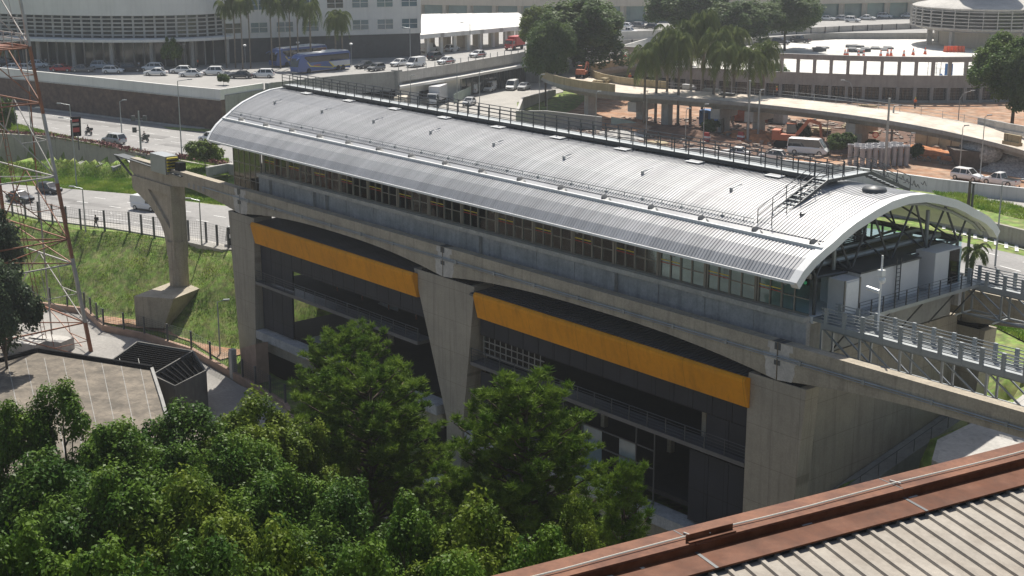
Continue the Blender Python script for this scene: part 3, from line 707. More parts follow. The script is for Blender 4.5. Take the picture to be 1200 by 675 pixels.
rc = [P2(1060,282),P2(1120,298),P2(1210,322)]
for off in (-7,-3.6,0,3.5): q = dashes(rc, off, .03, 2.8, 3.4, .18); mk.add(q.v, q.f)
for off in (8.2,-9.4): q = dashes(rc, off, .03, solid=True); mk.add(q.v, q.f)
for i in range(9):   # hatched area by the kerb at right
    p = V((*P2(1105+12*i,262+3.6*i,0),.03)); mk.add([p,p+V((1.6,-2.6,0)),p+V((2.0,-2.5,0)),p+V((.4,.1,0))],[(0,1,2,3)])
tag(mk.build('lane_markings', M['line']), kind='structure')
# pavements
m = MB(); ln = [P2(-60,243,LZ)]+[P2(*q,LZ) for q in ((0,242),(60,256.5),(140,266.5),(200,276.5),(265,291))]+[(-144,91.5),(-132,98)]
m.wall([(a,b) for a,b in ln], 2.3, LZ-.5, LZ+.115); tag(m.build('sidewalk', M['side']), kind='structure')
m = MB(); ln = [(p[0],p[1]) for p in far_e[1:6]]; m.wall(ln, 2.4, -.2, .14); tag(m.build('sidewalk', M['side']), kind='structure')
ln2 = [P2(1080,219),P2(1130,232),P2(1205,250),(-70,161)]; m = MB(); m.wall(ln2, 4.5, 0, .9); tag(m.build('sidewalk', M['side']), kind='structure')
# valley service road
def drape(name, line, half, mt, lift=.07):
    m = MB(); L = []
    for a, b in zip(line, line[1:]):
        n = max(1, int(hypot(b[0]-a[0], b[1]-a[1])/1.0))
        for i in range(n): L.append((a[0]+(b[0]-a[0])*i/n, a[1]+(b[1]-a[1])*i/n))
    L.append(line[-1]); vs = []; K = 7
    for i, p in enumerate(L):
        d = V(L[min(i+1,len(L)-1)])-V(L[max(i-1,0)]); d.normalize(); nr = V((-d.y,d.x))
        for k in range(K):
            q = V(p)+nr*half*(2*k/(K-1)-1); vs.append((q.x,q.y,float(floorz(np.array(q.x)))+lift))
    fs = [(i*K+k,i*K+k+1,(i+1)*K+k+1,(i+1)*K+k) for i in range(len(L)-1) for k in range(K-1)]
    return m.add(vs, fs).build(name, M[mt])
M['asph3'] = mat('pale_service_road', (.3,.285,.265), .85, var=.2, scale=2, fine=.15, fscale=4)
KL = [P2(-40,352,-10),P2(40,360,-10),P2(100,368,-10),P2(122,388,-10),P2(170,400,-10.3),P2(225,416,-11),P2(270,442,-12),P2(300,458,-12.2),P2(335,480,-12.2),P2(352,510,-12.2),(-100,53)]
tag(drape('service_road', [(a+1.6,b-4.6) for a,b in KL]+[(-96,47),(-60,44)], 4.2, 'asph3'), kind='structure')
tag(drape('service_road', [(-100,30),(-70,34),(-40,52)], 9, 'asph2', .05), kind='structure')
tag(drape('bare_soil', [P2(120,372,-10),P2(190,385,-10.2),P2(240,402,-11),P2(275,425,-12)], 1.8, 'soil', .1), kind='structure')
M['yardfl'] = mat('warm_bounce_paving', (.27,.24,.2), .9, var=.25, scale=2, fine=.15, fscale=2, c2=(.2,.17,.14))
kx = [p[0] for p in KL]+[-99,12]; ky = [p[1]-.3 for p in KL]+[74.5,74.5]; o_ = np.argsort(kx); kx = np.array(kx)[o_]; ky = np.array(ky)[o_]
m = MB(); xs_ = [-230+2*i for i in range(116)]; vs = []
for x in xs_:
    y1 = float(np.interp(x, kx, ky)); z = float(floorz(np.array(x)))+.03
    vs += [(x,-40,z),(x,y1,z)]
m.add(vs, [(2*i,2*i+2,2*i+3,2*i+1) for i in range(len(xs_)-1)]); tag(m.build('valley_bounce_paving', M['yardfl']), kind='structure')  # sheet added so light bounced onto the station stays neutral
# kerb wall + fence along the service road
t = thing('boundary_wall', 'low pinkish kerb wall curving along the service road below the slope', 'wall', (KL[3][0],KL[3][1],-10))
zz = [float(floorz(np.array(p[0]))) for p in KL]
MB().wall(KL, .45, [z-.3 for z in zz], [z+.75 for z in zz]).build('kerb', M['brick'], t)
def fence(name, label, line, zl, h, step, mt='steel', mesh=True, group=None, w=.09):
    t = thing(name, label, 'fence', (line[0][0],line[0][1],zl[0]), group)
    pts = []
    for i, (a, b) in enumerate(zip(line, line[1:])):
        n = max(1, round(hypot(b[0]-a[0], b[1]-a[1])/step))
        for k in range(n): u = k/n; pts.append((a[0]+(b[0]-a[0])*u, a[1]+(b[1]-a[1])*u, zl[i]+(zl[i+1]-zl[i])*u))
    pts.append((*line[-1], zl[-1]))
    for p in pts: MB().box(p[0]-w,p[1]-w,p[2]-.1,p[0]+w,p[1]+w,p[2]+h).build('post', M[mt], t)
    if mesh:
        m = MB()
        for a, b in zip(pts, pts[1:]):
            for k in range(9): z = .15+(h-.2)*k/8; m.bar((a[0],a[1],a[2]+z),(b[0],b[1],b[2]+z),.018)
            for k in range(8): u = k/8; x, y, z = a[0]+(b[0]-a[0])*u, a[1]+(b[1]-a[1])*u, a[2]+(b[2]-a[2])*u; m.bar((x,y,z),(x,y,z+h-.05),.016)
        m.build('wire_mesh', M['steel'], t)
    return t
fence('wire_fence', 'dark wire fence with posts on the curving kerb wall by the service road', KL[1:9], [z+.7 for z in zz[1:9]], 2.0, 2.9)
fl = [P2(*q,LZ) for q in ((0,249),(45.8,259.7),(95,268.5),(123,270.5),(152,272.5),(181,278.6),(242,285),(268,292))]
fence('wire_fence', 'row of dark fence posts behind the sidewalk above the grass slope', fl, [LZ+.05]*8, 2.6, 2.7, w=.1)
# median trench walls
def cwall(label, line, t_, z0, z1, mt='grey', name='concrete_wall', cat='wall', cap=None):
    o = thing(name, label, cat, (line[0][0],line[0][1],0)); MB().wall(line, t_, z0, z1).build('face', M[mt], o)
    if cap: MB().wall(line, t_+.12, (z1 if not isinstance(z1,list) else z1[0]), (z1 if not isinstance(z1,list) else z1[0])+cap[0]).build('coping', M[cap[1]], o)
    return o
M['tan'] = mat('tan_concrete', (.36,.33,.28), .85, var=.12, scale=4, fine=.08, fscale=3, streak=.3, joints=(6,0,.25))
cwall('long tan retaining wall of the underpass below the grass median', [TR[0],TR[1],TR[2],TR[3],TR[4],(-180,103)], .5, -5, .25, 'tan', 'retaining_wall')
cwall('low grey parapet wall along the underpass beside the lower carriageway', [TR[9],TR[8],TR[7],TR[6],TR[5],TR[4]], .4, -6, [LZ+1.3]*4+[LZ+1.4,.2], 'grey', 'parapet_wall')
sheet('underpass_road', TR, -4.95, 'asph2')
q = P2(95,196,0)
for i in range(3):
    o = thing('concrete_block', ('grey concrete stub at left','grey concrete stub in the middle','grey concrete stub at right')[i]+' on the underpass parapet ledge', 'block', (0,0,0)); x, y = P2(92+20*i,196+1.5*i,-1.5)
    MB().hexa([(x-1,y-1,-3.5),(x+1,y-1,-3.5),(x+1,y+1,-3.5),(x-1,y+1,-3.5)],[(x-.9,y-.2,-1.0),(x+.9,y-.2,-1.0),(x+.9,y+1,-.7),(x-.9,y+1,-.7)]).build('stub', M['grey'], o)
x = [P2(262,208),P2(285,203),(-160,112)]
cwall('grey concrete wall end beside the round tree left of the station', [P2(243,207.5),P2(268,203),(-158,112)], .5, -.2, 1.3, 'grey', cap=(.12,'lgrey'))
# right: retaining wall, grass strip, long white wall
rw = [(-124,145),P2(1076,257),P2(1130,271),P2(1200,289),(-66,142)]
cwall('tan retaining wall along the far kerb of the avenue at right', rw, .5, 0, 1.9, 'tan', 'retaining_wall')
m = MB(); L2 = [(-124,149)]+[(a+.3,b+4.3) for a,b in rw[1:]]; m.wall(L2, 8, 0, 1.85); tag(m.build('median', M['grassg']), kind='structure')
ww = [(-150,146),P2(820,174,2.5),P2(880,184,2.5),P2(1000,196,2.5),P2(1100,210,2.5),P2(1200,221,2.5),(-60,165)]
M['wwall'] = mat('white_washed_wall', (.62,.6,.58), .8, var=.12, scale=2, streak=.25, joints=(3,0,.15))
wt = cwall('long white wall with black graffiti along the construction site', ww, .25, -.2, 2.5, 'wwall', 'site_wall', cap=(.08,'white'))
m = MB(); random.seed(3)
a, b = V((*ww[4],0)), V((*ww[3],0)); d = (b-a).normalized(); nr = V((d.y,-d.x,0)); nr = nr if nr.y < 0 else -nr
for k in range(16):
    u = 1.5+k*.75+random.random()*.5; z = .9+random.random()*.9; p = a+d*u+nr*.15
    pts = [(p.x+d.x*q, p.y+d.y*q, z+w) for q, w in ((0,0),(.3,.5+.3*random.random()),(.5,.1),(.8,.6*random.random()))]
    m.path(pts, .03, 4)
m.build('graffiti', M['dark'], wt)
cwall('pale retaining wall of the sunlit yard below the guideway beam at right', [(-56.3,103),(-55.0,97),(-54.2,86),(-52.3,82.5),(-46,81.2),(-22,78)], .4, -13, .1, 'lgrey', 'retaining_wall')
# construction ground, car park
cs = [(-186,160),(-172,166),(-150,148),(-133,158),(-119,163),(-105,163.5),(-95,167.5),(-60,168),(-40,230),(-100,262),(-170,262),(-230,222),(-200,185)]
sheet('construction_ground', cs, .04, 'soil')
cp = [P2(300,140),P2(500,150),P2(590,155),P2(606,146),P2(606,120),P2(660,108),P2(660,90),P2(600,84),P2(460,92),P2(330,105)]
M['park'] = mat('pale_car_park_asphalt', (.36,.34,.31), .8, var=.14, scale=2, fine=.1, fscale=2)
sheet('car_park', cp, .05, 'park')
cwall('grey block retaining wall beside the car park below the curved ramp', [P2(606,150),P2(640,150),P2(705,152)], .6, 0, [3.0,3.0,2.2], 'grey', 'retaining_wall')
cwall('short pale wall at the edge of the car park', [P2(606,150),P2(612,128),P2(650,112)], .5, 0, [3,2.2,1.2], 'lgrey')
# grass on the slope and medians
def scatter(name, poly, n, hmin, hmax, mt, zf=None, seed=1, w=.05, test=None):
    r = np.random.default_rng(seed); xs = [p[0] for p in poly]; ys = [p[1] for p in poly]
    x = r.uniform(min(xs), max(xs), n*3); y = r.uniform(min(ys), max(ys), n*3); k = inpoly(x, y, poly)
    if test is not None: k &= test(x, y)
    x, y = x[k][:n], y[k][:n]; N = len(x); z = hgt(x, y) if zf is None else np.full(N, zf)
    # clumping
    a = r.uniform(0, 2*pi, N); h = r.uniform(hmin, hmax, N)*(.6+.8*(np.sin(x*.9)*np.sin(y*1.1)*.5+.5)); tx = r.normal(0,.35,N)*h; ty = r.normal(0,.35,N)*h
    c, s = np.cos(a)*w*h/.3, np.sin(a)*w*h/.3
    v = np.stack([np.stack([x-c,y-s,z],1), np.stack([x+c,y+s,z],1), np.stack([x+tx,y+ty,z+h],1)],1).reshape(-1,3)
    o = npmesh(name, v, np.arange(3*N).reshape(-1,3), mt); tag(o, kind='stuff'); return o
M['grass'] = leafmat('grass_blades', (.1,.2,.02), (.24,.31,.05), .45, .6, .35)
slope = EDGE[1:10]+[(-132,90),(-132,78),(-133,72),(-134,70)]+[(p[0],p[1]+.5) for p in KL[7:0:-1]]+[(-240,30)]
scatter('grass_slope', slope, 260000, .07, .2, M['grass'], seed=2, w=.06)
med = [P2(-60,150),P2(0,152.5),P2(60,160),P2(120,171),P2(180,184),P2(180,183.6)]
med_strip = [P2(0,141),P2(70,158),P2(130,170),P2(190,182),P2(190,186),P2(120,172),P2(60,161.5),P2(0,157)]
sheet('median', med_strip, .05, 'grassg'); scatter('grass', med_strip, 26000, .12, .3, M['grass'], .05, 4)
low_strip = [P2(-40,210,LZ),P2(60,202,LZ),P2(140,206,LZ),P2(158,200,LZ),P2(178,193,-1),P2(268,211,-1),P2(262,240,LZ),P2(160,227.5,LZ),P2(90,221.5,LZ),P2(0,214.5,LZ),P2(-40,213,LZ)]
scatter('grass', low_strip, 60000, .12, .35, M['grass'], None, 5)
tri_ = [P2(185,184),P2(268,186),P2(268,205),P2(240,208),P2(190,190)]
sheet('median', tri_, .07, 'grassg'); scatter('grass', tri_, 12000, .1, .3, M['grass'], .07, 6)
scatter('grass', [L2[1],L2[2],L2[3],L2[4],(-66,150),P2(1200,262),P2(1150,248),P2(1090,240)], 14000, .15, .45, M['grass'], 1.8, 7)
rg = [P2(1082,326),P2(1140,343),P2(1200,361),(-62,112),(-74,118)]
sheet('verge', rg, .07, 'grassg'); scatter('grass', rg, 12000, .12, .35, M['grass'], .07, 8)
strip_r = [P2(142,146),P2(250,150.8),P2(250,153),P2(160,151)]
sheet('verge', [P2(190,148.5),P2(252,152),P2(252,155.5),P2(200,152)], .06, 'grassg')
yard = [(-56.1,103),(-54.9,97),(-54.1,86),(-52.2,82.6),(-46,81.3),(-22,78.1),(0,78),(0,106),(-55,106)]
sheet('concrete_yard', yard, .08, 'lgrey')
def hedge(label, line, n, h, mt, name='flower_bed'):
    r = np.random.default_rng(11); P = np.array(line, float); seg = r.integers(0, len(P)-1, n); u = r.random(n)[:,None]
    c = P[seg]*(1-u)+P[seg+1]*u; c += r.normal(0,.4,(n,2)); z = r.uniform(.05,h,n)
    q = r.normal(0,.16,(n,3,3)); v = (np.stack([c[:,0],c[:,1],z],1)[:,None,:]+q).reshape(-1,3)
    o = npmesh(name, v, np.arange(3*n).reshape(-1,3), mt); tag(o, label, 'flower bed'); return o
hedge('row of pink flowering plants along the top of the underpass wall', [P2(0,156.3),P2(60,160.5),P2(120,170.5),P2(150,177),P2(205,188)], 2400, .6, M['flower'])
hedge('pink flowering plants beside the round tree near the station', [P2(205,188),P2(225,187),P2(268,196)], 1300, .8, M['flower'])
# sunken garage roof and louvred pit at left
t = thing('garage_building', 'flat stained concrete garage roof below the lattice tower', 'building', (-140,58,-10))
zt = -7.2
c = [P2(-60,402,zt),P2(0,424,zt),P2(45,412,zt),P2(178,433,zt),P2(190,470,zt),P2(215,560,zt),P2(-80,560,zt)]
M['groof'] = mat('stained_roof_slab', (.185,.155,.12), .85, var=.35, scale=5, fine=.2, fscale=3, joints=(3.1,0,.3), c2=(.13,.11,.085))
MB().prz(c, -12, zt).build('roof_slab', M['groof'], t)
m = MB()
e = [(a,b,zt+.15) for a,b in (c[0],c[1],c[2],c[3])]
m.path([V(p) for p in e], .28, 6); m.build('edge_rail', M['dark'], t)
for i in range(1,9):
    a_, b_2 = V((*P2(22*i-14,420+.0*i,zt),zt+.006)), V((*P2(22*i-14+30,560,zt),zt+.006)); m = MB(); m.bar(a_, b_2, .06, .012); m.build('roof_seam', M['grey'], t)
m = MB(); m.bar((*c[3],zt+.1),(*c[4],zt+.1),.3); m.bar((*c[4],zt+.1),(*c[5],zt+.1),.3); m.build('edge_kerb', M['grey'], t)
m = MB(); 
for q in ((30,408),(60,405)): x, y = P2(*q,-9.5); m.obox((x,y,-10),4.5,2.2,1.4,.5)
m.build('roof_box', M['lgrey'], t)
t = thing('louvred_pit', 'roofless concrete pit covered by dark parallel beams beside the garage roof', 'pit', (-134,67,-10))
zq = -7.6; A, B_, C_, D_ = [V((*P2(*q,zq),zq)) for q in ((118,431),(161,400),(226,411),(178,439))]
m = MB()
for p, q in ((A,B_),(B_,C_),(C_,D_)): m.wall([(p.x,p.y),(q.x,q.y)], .16, -12.2, zq)
E2 = [V((*P2(*q,zq),zq)) for q in ((178,439),(226,411),(241,434),(205,452))]
m.wall([(E2[1].x,E2[1].y),(E2[2].x,E2[2].y),(E2[3].x,E2[3].y),(E2[0].x,E2[0].y)], .16, -12.2, zq+.02)
M['pitc'] = mat('dark_weathered_concrete', (.15,.145,.135), .9, var=.25, scale=6, streak=.3)
m.build('wall', M['pitc'], t)
m = MB()
for i in range(15): u = (i+.5)/15; m.bar(A.lerp(B_,u)-V((0,0,.3)), D_.lerp(C_,u)-V((0,0,.3)), .1, .3)
for i in range(8): u = (i+.5)/8; m.bar(E2[0].lerp(E2[1],u)-V((0,0,.3)), E2[3].lerp(E2[2],u)-V((0,0,.3)), .1, .3)
m.build('louvre', M['dark'], t)
MB().prz([(p.x,p.y) for p in (A,B_,C_,E2[2],E2[3])], -12.2, -10.2).build('pit_floor', M['dark'], t)
x, y = P2(275,442,-11.8)
t = thing('gate_post', 'short pale concrete post with a clay coloured slab behind it beside the left pier', 'post', (x,y,-12))
MB().box(x-.5,y-.3,-12.3,x+.1,y+.3,-8.7).build('post', M['lgrey'], t); MB().hexa([(x-.2,y+1,-12),(x+3,y+1,-12),(x+3,y+2.5,-12),(x-.2,y+2.5,-12)],[(x-.2,y+1,-8.8),(x+3,y+1,-7.6),(x+3,y+2.5,-7.6),(x-.2,y+2.5,-8.8)]).build('slab', M['brick'], t)

r_ = random.Random(21)
for (x, y, z, a, w_, l_) in ((120,146,0,14,2.2,9),(60,140,0,14,1.6,14),(180,160,0,15,2.5,6),(215,172,0,15,1.8,10),(110,240,LZ,24,1.8,8),(205,255,LZ,25,2.4,5),(60,232,LZ,20,1.5,10),(1150,310,0,-8,2,8),(1120,290,0,-8,1.6,6)):
    p = at(x,y,z); c_, s_ = cos(R(a)), sin(R(a)); sheet('asphalt_patch', [(p.x+c_*dx-s_*dy, p.y+s_*dx+c_*dy) for dx, dy in ((-l_/2,-w_/2),(l_/2,-w_/2+.2),(l_/2-.3,w_/2),(-l_/2+.2,w_/2-.1))], z+.02, 'asph2b')
# ================= BACKGROUND BUILDINGS =================
random.seed(5)
def arc_pts(pxs, z): return [P2(x,y,z) for x,y in pxs]
def resample(line, step):
    out = []; carry = 0; L = [V(p) for p in line]
    tot = sum((b-a).length for a,b in zip(L,L[1:])); n = max(1, round(tot/step)); d = tot/n; k = 0; acc = 0
    for i in range(n+1):
        s = min(i*d, tot-1e-6)
        while k < len(L)-2 and acc+(L[k+1]-L[k]).length < s: acc += (L[k+1]-L[k]).length; k += 1
        out.append(tuple(L[k].lerp(L[k+1], (s-acc)/(L[k+1]-L[k]).length)))
    return out
def smooth(line, it=2):
    L = [V(p) for p in line]
    for _ in range(it):
        o = [L[0]]
        for a, b in zip(L, L[1:]): o += [a.lerp(b,.25), a.lerp(b,.75)]
        L = o+[L[-1]]
    return [tuple(p) for p in L]
# terminal terrace (upper road)
TZ = 5.9
wl = [P2(*q) for q in ((-60,114),(0,121),(100,133),(200,145.5),(262,152.5))]
frontT = [(-420,50)]+[(a,b+.6) for a,b in wl]
cA = P2(313,104.5,TZ); cB = P2(465,90,TZ); cC = P2(615,66,TZ)
terr = frontT+[cA, P2(400,95,TZ), cB, P2(540,79,TZ), cC, P2(700,60,TZ), (-232,300),(-150,400),(60,420),(60,740),(-740,740),(-740,50)]
m = MB(); m.prz(terr, -1, TZ); o = m.build('terminal_terrace', M['grey']); tag(o, kind='structure')
M['park2'] = mat('pale_road_asphalt', (.3,.29,.275), .8, var=.12, scale=2)
sheet('terminal_road', [(a,b) for a,b in terr], TZ+.03, 'park2')
t = thing('stone_wall', 'tall brown stone retaining wall with a white parapet below the terminal', 'retaining wall', (wl[1][0],wl[1][1],0))
sp = wl+[(cA[0]-.4,cA[1]-.4)]
MB().wall([(a,b-.1) for a,b in sp], .6, -.5, 5.2).build('stone_face', M['stone'], t)
MB().wall([(a,b-.25) for a,b in sp], .5, 5.2, 7.0).build('parapet', M['bwhite'], t)
m = MB(); m.wall([(a,b-.5) for a,b in sp], .3, 5.1, 5.3); m.build('cornice', M['lgrey'], t)
# overpass and the low building under the upper road
t = thing('road_overpass', 'grey concrete overpass carrying the upper road past the blue coach', 'overpass', (cA[0],cA[1],0))
ov = [cA, P2(400,95,TZ), cB]
MB().wall(ov, .6, 3.4, 7.0).build('parapet', M['grey'], t)
MB().wall([(a+.3,b+.6) for a,b in ov], .3, 0, 3.4).build('underpass_shade_sheet', M['dark'], t)  # dark sheet painting the shade under the overpass
MB().wall([cA,(cA[0]+.6,cA[1]+.4)], 1.6, 0, 7.05).build('abutment', M['grey'], t); x, y = cB; MB().obox((x,y,0),1.5,1.5,7.2,.3).build('abutment', M['grey'], t)
t = thing('service_building', 'low white service building with a long flat canopy under the upper road', 'building', (cB[0],cB[1],0))
fr = [(cB[0]+.6,cB[1]), P2(540,79,TZ), cC]
MB().wall([fr[0],fr[1]], .5, 0, 4.0).build('white_wall', M['bwhite'], t)
MB().wall([fr[1],fr[2]], .5, 0, 4.0).build('shopfront', M['dwin'], t)
MB().wall([(a,b) for a,b in fr], .4, 5.0, 6.9).build('parapet', M['lgrey'], t)
m = MB(); q = [V(p) for p in fr]; n_ = [(p.x+2.6*.86,p.y-2.6*.5) for p in q]
m.prz([fr[0],fr[1],fr[2],n_[2],n_[1],n_[0]], 3.95, 4.45); m.build('canopy', M['bwhite'], t)
m = MB()
rs = resample([fr[1],fr[2]], 2.2)
for x, y in rs: m.box(x+.3,y-.42,0,x+.5,y-.25,4)
m.build('mullion', M['steel'], t)
w1 = V(fr[0]).lerp(V(fr[1]),.3); MB().wall([tuple(w1),tuple(V(fr[0]).lerp(V(fr[1]),.7))], .7, 1.2, 2.6).build('window', M['dwin'], t)
# railing along the upper road
fence('road_railing', 'thin grey railing along the upper road above the service building', [fr[0],fr[1],fr[2]], [6.9]*3, .9, 3, 'galv', mesh=False, w=.05)
# terminal, curved part
Tc = [P2(*q,TZ) for q in ((-60,72),(10,76.5),(90,79.5),(170,80),(235,78),(268,75))]; Tc = smooth(Tc)
t = thing('airport_terminal', 'curved pale terminal building with a glass upper floor and louvred band', 'building', (Tc[5][0],Tc[5][1],TZ))
def offs(line, d):
    L = [V(p) for p in line]; o = []
    for i, p in enumerate(L):
        u = (L[min(i+1,len(L)-1)]-L[max(i-1,0)]).normalized(); o.append((p.x-u.y*d, p.y+u.x*d))
    return o
back = offs(Tc, 2.5)
MB().wall(back, .4, TZ, TZ+5.3).build('ground_floor_glass', M['dwin'], t)
MB().wall(offs(Tc,-.3), 5.5, TZ+5.3, TZ+5.8).build('canopy_slab', M['bwhite'], t)
MB().wall(offs(Tc,1.2), .4, TZ+5.8, TZ+10.2).build('louvre_backing', M['dwin'], t)
m = MB(); lv = offs(Tc,.8)
for k in range(5): m.wall(lv, .25, TZ+6.3+k*.78, TZ+6.55+k*.78)
for x, y in resample(lv, 2.1): m.obox((x,y,TZ+5.9),.14,.4,4.2)
m.build('louvre', M['lgrey'], t)
MB().wall(offs(Tc,1.0), 1.2, TZ+10.2, TZ+13.4).build('white_band', M['bwhite'], t)
MB().wall(offs(Tc,2.0), .4, TZ+13.4, TZ+22).build('upper_glass', M['wglass'], t)
m = MB(); ug = offs(Tc,1.75)
for x, y in resample(ug, 1.9): m.obox((x,y,TZ+13.4),.2,.3,8.5)
for z in (13.5,15.4,17.6): m.wall(ug, .2, TZ+z, TZ+z+.2)
m.build('mullion', M['bwhite'], t)
for x, y in resample(offs(Tc,.3), 7.5): MB().lathe((x,y,TZ), [(.45,0),(.45,5.3)], 8).build('column', M['lgrey'], t)
m = MB()
for x, y in resample(offs(Tc,2.2), 2.0): m.obox((x,y,TZ),.1,.25,5.2)
m.build('shopfront_mullion', M['lgrey'], t)
# rectangular wing
A, B_ = V(P2(228,76,TZ)), V(P2(494,66.5,TZ)); u = (B_-A).normalized(); nb = V((-u.y,u.x)); nb = nb if nb.y > 0 else -nb
t = thing('office_wing', 'cream rendered office wing with two rows of windows above a dark plinth', 'building', (A.x,A.y,TZ))
Lw = (B_-A).length
def wp(s, d=0): q = A+u*s+nb*d; return (q.x,q.y)
def wpoly(s0,s1,d0,d1): return [wp(s0,d0),wp(s1,d0),wp(s1,d1),wp(s0,d1)]
MB().prz(wpoly(0,Lw,.6,30), TZ, TZ+5.0).build('plinth', M['steel'], t)
MB().prz(wpoly(0,Lw,0,30), TZ+5.0, TZ+20).build('wall', M['bwhite'], t)
MB().prz(wpoly(-.2,Lw+1.2,-.5,30.5), TZ+14.2, TZ+14.5).build('string_course', M['lgrey'], t)
MB().prz(wpoly(0,Lw+1,-.3,30), TZ+14.5, TZ+19.6).build('upper_band', M['beige'], t)
rng_ = random.Random(2)
def win(parent, s0, s1, z0, z1, mt='wglass'):
    f = MB()
    for a, b, c_, d in ((s0,s0+.12,z0,z1),(s1-.12,s1,z0,z1),(s0,s1,z0,z0+.12),(s0,s1,z1-.12,z1),((s0+s1)/2-.06,(s0+s1)/2+.06,z0,z1),(s0,s1,(z0+z1)/2-.05,(z0+z1)/2+.05)): f.prz(wpoly(a,b,-.1,.02), c_, d)
    o = f.build('window', M['bwhite'], parent); MB().prz(wpoly(s0+.05,s1-.05,-.03,.01), z0, z1).build('pane', M[mt], o)
nw = int(Lw/4.9)
for i in range(nw):
    s = 1+i*Lw/nw
    for z in (6.0,10.6): win(t, s, s+3.6, TZ+z, TZ+z+2.2, ('wglass','dwin')[rng_.random() < .25])
# glass facade far behind and white canopy
A, B_ = V(P2(420,20,TZ)), V(P2(780,14,TZ)); A = V((-318,250)); B_ = V((-262,330)); 
p0 = at(488,3,TZ); p1 = at(800,3,TZ)
t = thing('glass_terminal', 'long green glass facade at the top behind the white canopy', 'building', (p0.x,p0.y,TZ))
L = [(p0.x-30,p0.y-35),(p0.x,p0.y),((p0.x+p1.x)/2,(p0.y+p1.y)/2),(p1.x,p1.y),(p1.x+60,p1.y+110)]
MB().wall(L, 1, TZ, TZ+22).build('glass', M['gglass'], t)
m = MB(); Lf = offs(L,-.6)
for x, y in resample(Lf, 2.6): m.obox((x,y,TZ),.22,.3,20)
for z in (5,8,11,14): m.wall(Lf, .2, TZ+z, TZ+z+.2)
m.build('mullion', M['bwhite'], t)
m = MB()
for x, y in resample(Lf, 17): m.obox((x,y,TZ),1.2,.8,22)
m.build('column', M['lgrey'], t)
a, b, c_, d = at(492,41,10.5), at(628,28,10.5), at(604,13.5,13), at(494,16.5,13)
t = thing('drop_off_canopy', 'bright white stepped canopy roof over the drop off lane', 'canopy', (a.x,a.y,TZ))
m = MB(); n = 6
for i in range(n):
    u0, u1 = i/n, (i+1)/n+.03; q = [a.lerp(b,u0),a.lerp(b,u1),d.lerp(c_,u1),d.lerp(c_,u0)]; lift = V((0,0,-.05*i)); q = [p+lift for p in q]
    m.hexa([p-V((0,0,.9 if k < 2 else .3)) for k, p in enumerate(q)], q)
m.build('roof', M['bwhite'], t)
for i in range(9): p = a.lerp(b,(i+.5)/9)+(d-a)*.12; MB().box(p.x-.35,p.y-.35,TZ,p.x+.35,p.y+.35,9.6).build('column', M['bwhite'], t)
for i in range(6): p = d.lerp(c_,(i+.5)/6)-(d-a)*.3; MB().box(p.x-1.2,p.y-.6,TZ,p.x+1.2,p.y+.6,10).build('column', M['beige'], t)
# far long building with an elevated road in front
p0, p1, p2 = at(640,27,TZ), at(900,24,TZ), at(1150,19,TZ); 
t = thing('long_terminal', 'long beige terminal with evenly spaced piers and windows under an elevated road', 'building', (p0.x,p0.y,TZ))
L = smooth([(p0.x-60,p0.y-40),(p0.x,p0.y),(p1.x,p1.y),(p2.x,p2.y),(p2.x+80,p2.y+15)])
MB().wall(offs(L,1), 1, TZ, TZ+4.4).build('shopfront', M['gglass'], t)
for x, y in resample(L, 7.2): MB().obox((x,y,TZ),1.1,1.6,4.4,.3).build('pier', M['beige'], t)
MB().wall(offs(L,1.2), 4.5, TZ+4.4, TZ+6.4).build('road_fascia', M['beige'], t)
MB().wall(offs(L,6.0), 8, TZ+5.4, TZ+5.9).build('road_deck', M['lgrey'], t)
MB().wall(offs(L,-1.0), .4, TZ+6.4, TZ+7.3).build('parapet', M['lgrey'], t)
MB().wall(offs(L,14), 1, TZ+5, TZ+20).build('upper_storey', M['beige'], t)
MB().wall(offs(L,13.2), .4, TZ+7, TZ+9.5).build('upper_glass', M['gglass'], t)
m = MB()
for x, y in resample(offs(L,13), 5): m.obox((x,y,TZ+6),.8,.5,6)
m.build('upper_pier', M['lgrey'], t)
# ---------- rotunda car deck with colonnade
PZ = 4.4
F0 = smooth([P2(*q,0) for q in ((640,99),(720,104),(800,109),(900,114.5),(1000,119),(1100,121),(1200,119),(1290,113))])
F0 = resample(F0, 3.25)
t = thing('parking_rotunda', 'curved two storey concrete car deck with an open colonnade under a heavy ring beam', 'building', (F0[10][0],F0[10][1],0))
backL = offs(F0, 1)
sgn = 1 if backL[5][1] > F0[5][1] else -1
of = lambda d: offs(F0, sgn*d)
MB().wall(F0, .6, 2.9, 5.3).build('spandrel', M['beige' if 0 else 'grey'], t)
MB().wall(F0, .8, 7.9, 8.9).build('ring_beam', M['grey'], t)
MB().wall(of(1.0), .5, 0, 2.9).build('lower_storey', M['dwin'], t)
MB().wall(F0, .5, 0, .5).build('base', M['grey'], t)
for i, (x, y) in enumerate(F0):
    d = V(F0[min(i+1,len(F0)-1)])-V(F0[max(i-1,0)]); a_ = atan2(d.y,d.x)
    MB().obox((x,y,0),.62,1.0,2.9,a_).build('pillar', M['grey'], t); MB().obox((x,y,5.3),.6,.8,2.6,a_).build('colonnade_post', M['grey'], t)
m = MB()
for i, (p, q) in enumerate(zip(F0, F0[1:])):
    p, q = V(p), V(q)
    for k in range(1,4): w_ = p.lerp(q,k/4); m.obox((w_.x,w_.y,.5),.1,.1,2.4)
    for k in range(4): m.bar((p.x,p.y,.9+k*.55),(q.x,q.y,.9+k*.55),.09)
m.build('window_grille', M['steel'], t)
bk = [P2(*q,PZ) for q in ((1300,40),(1080,42),(1000,45),(880,52),(800,60),(700,66))]
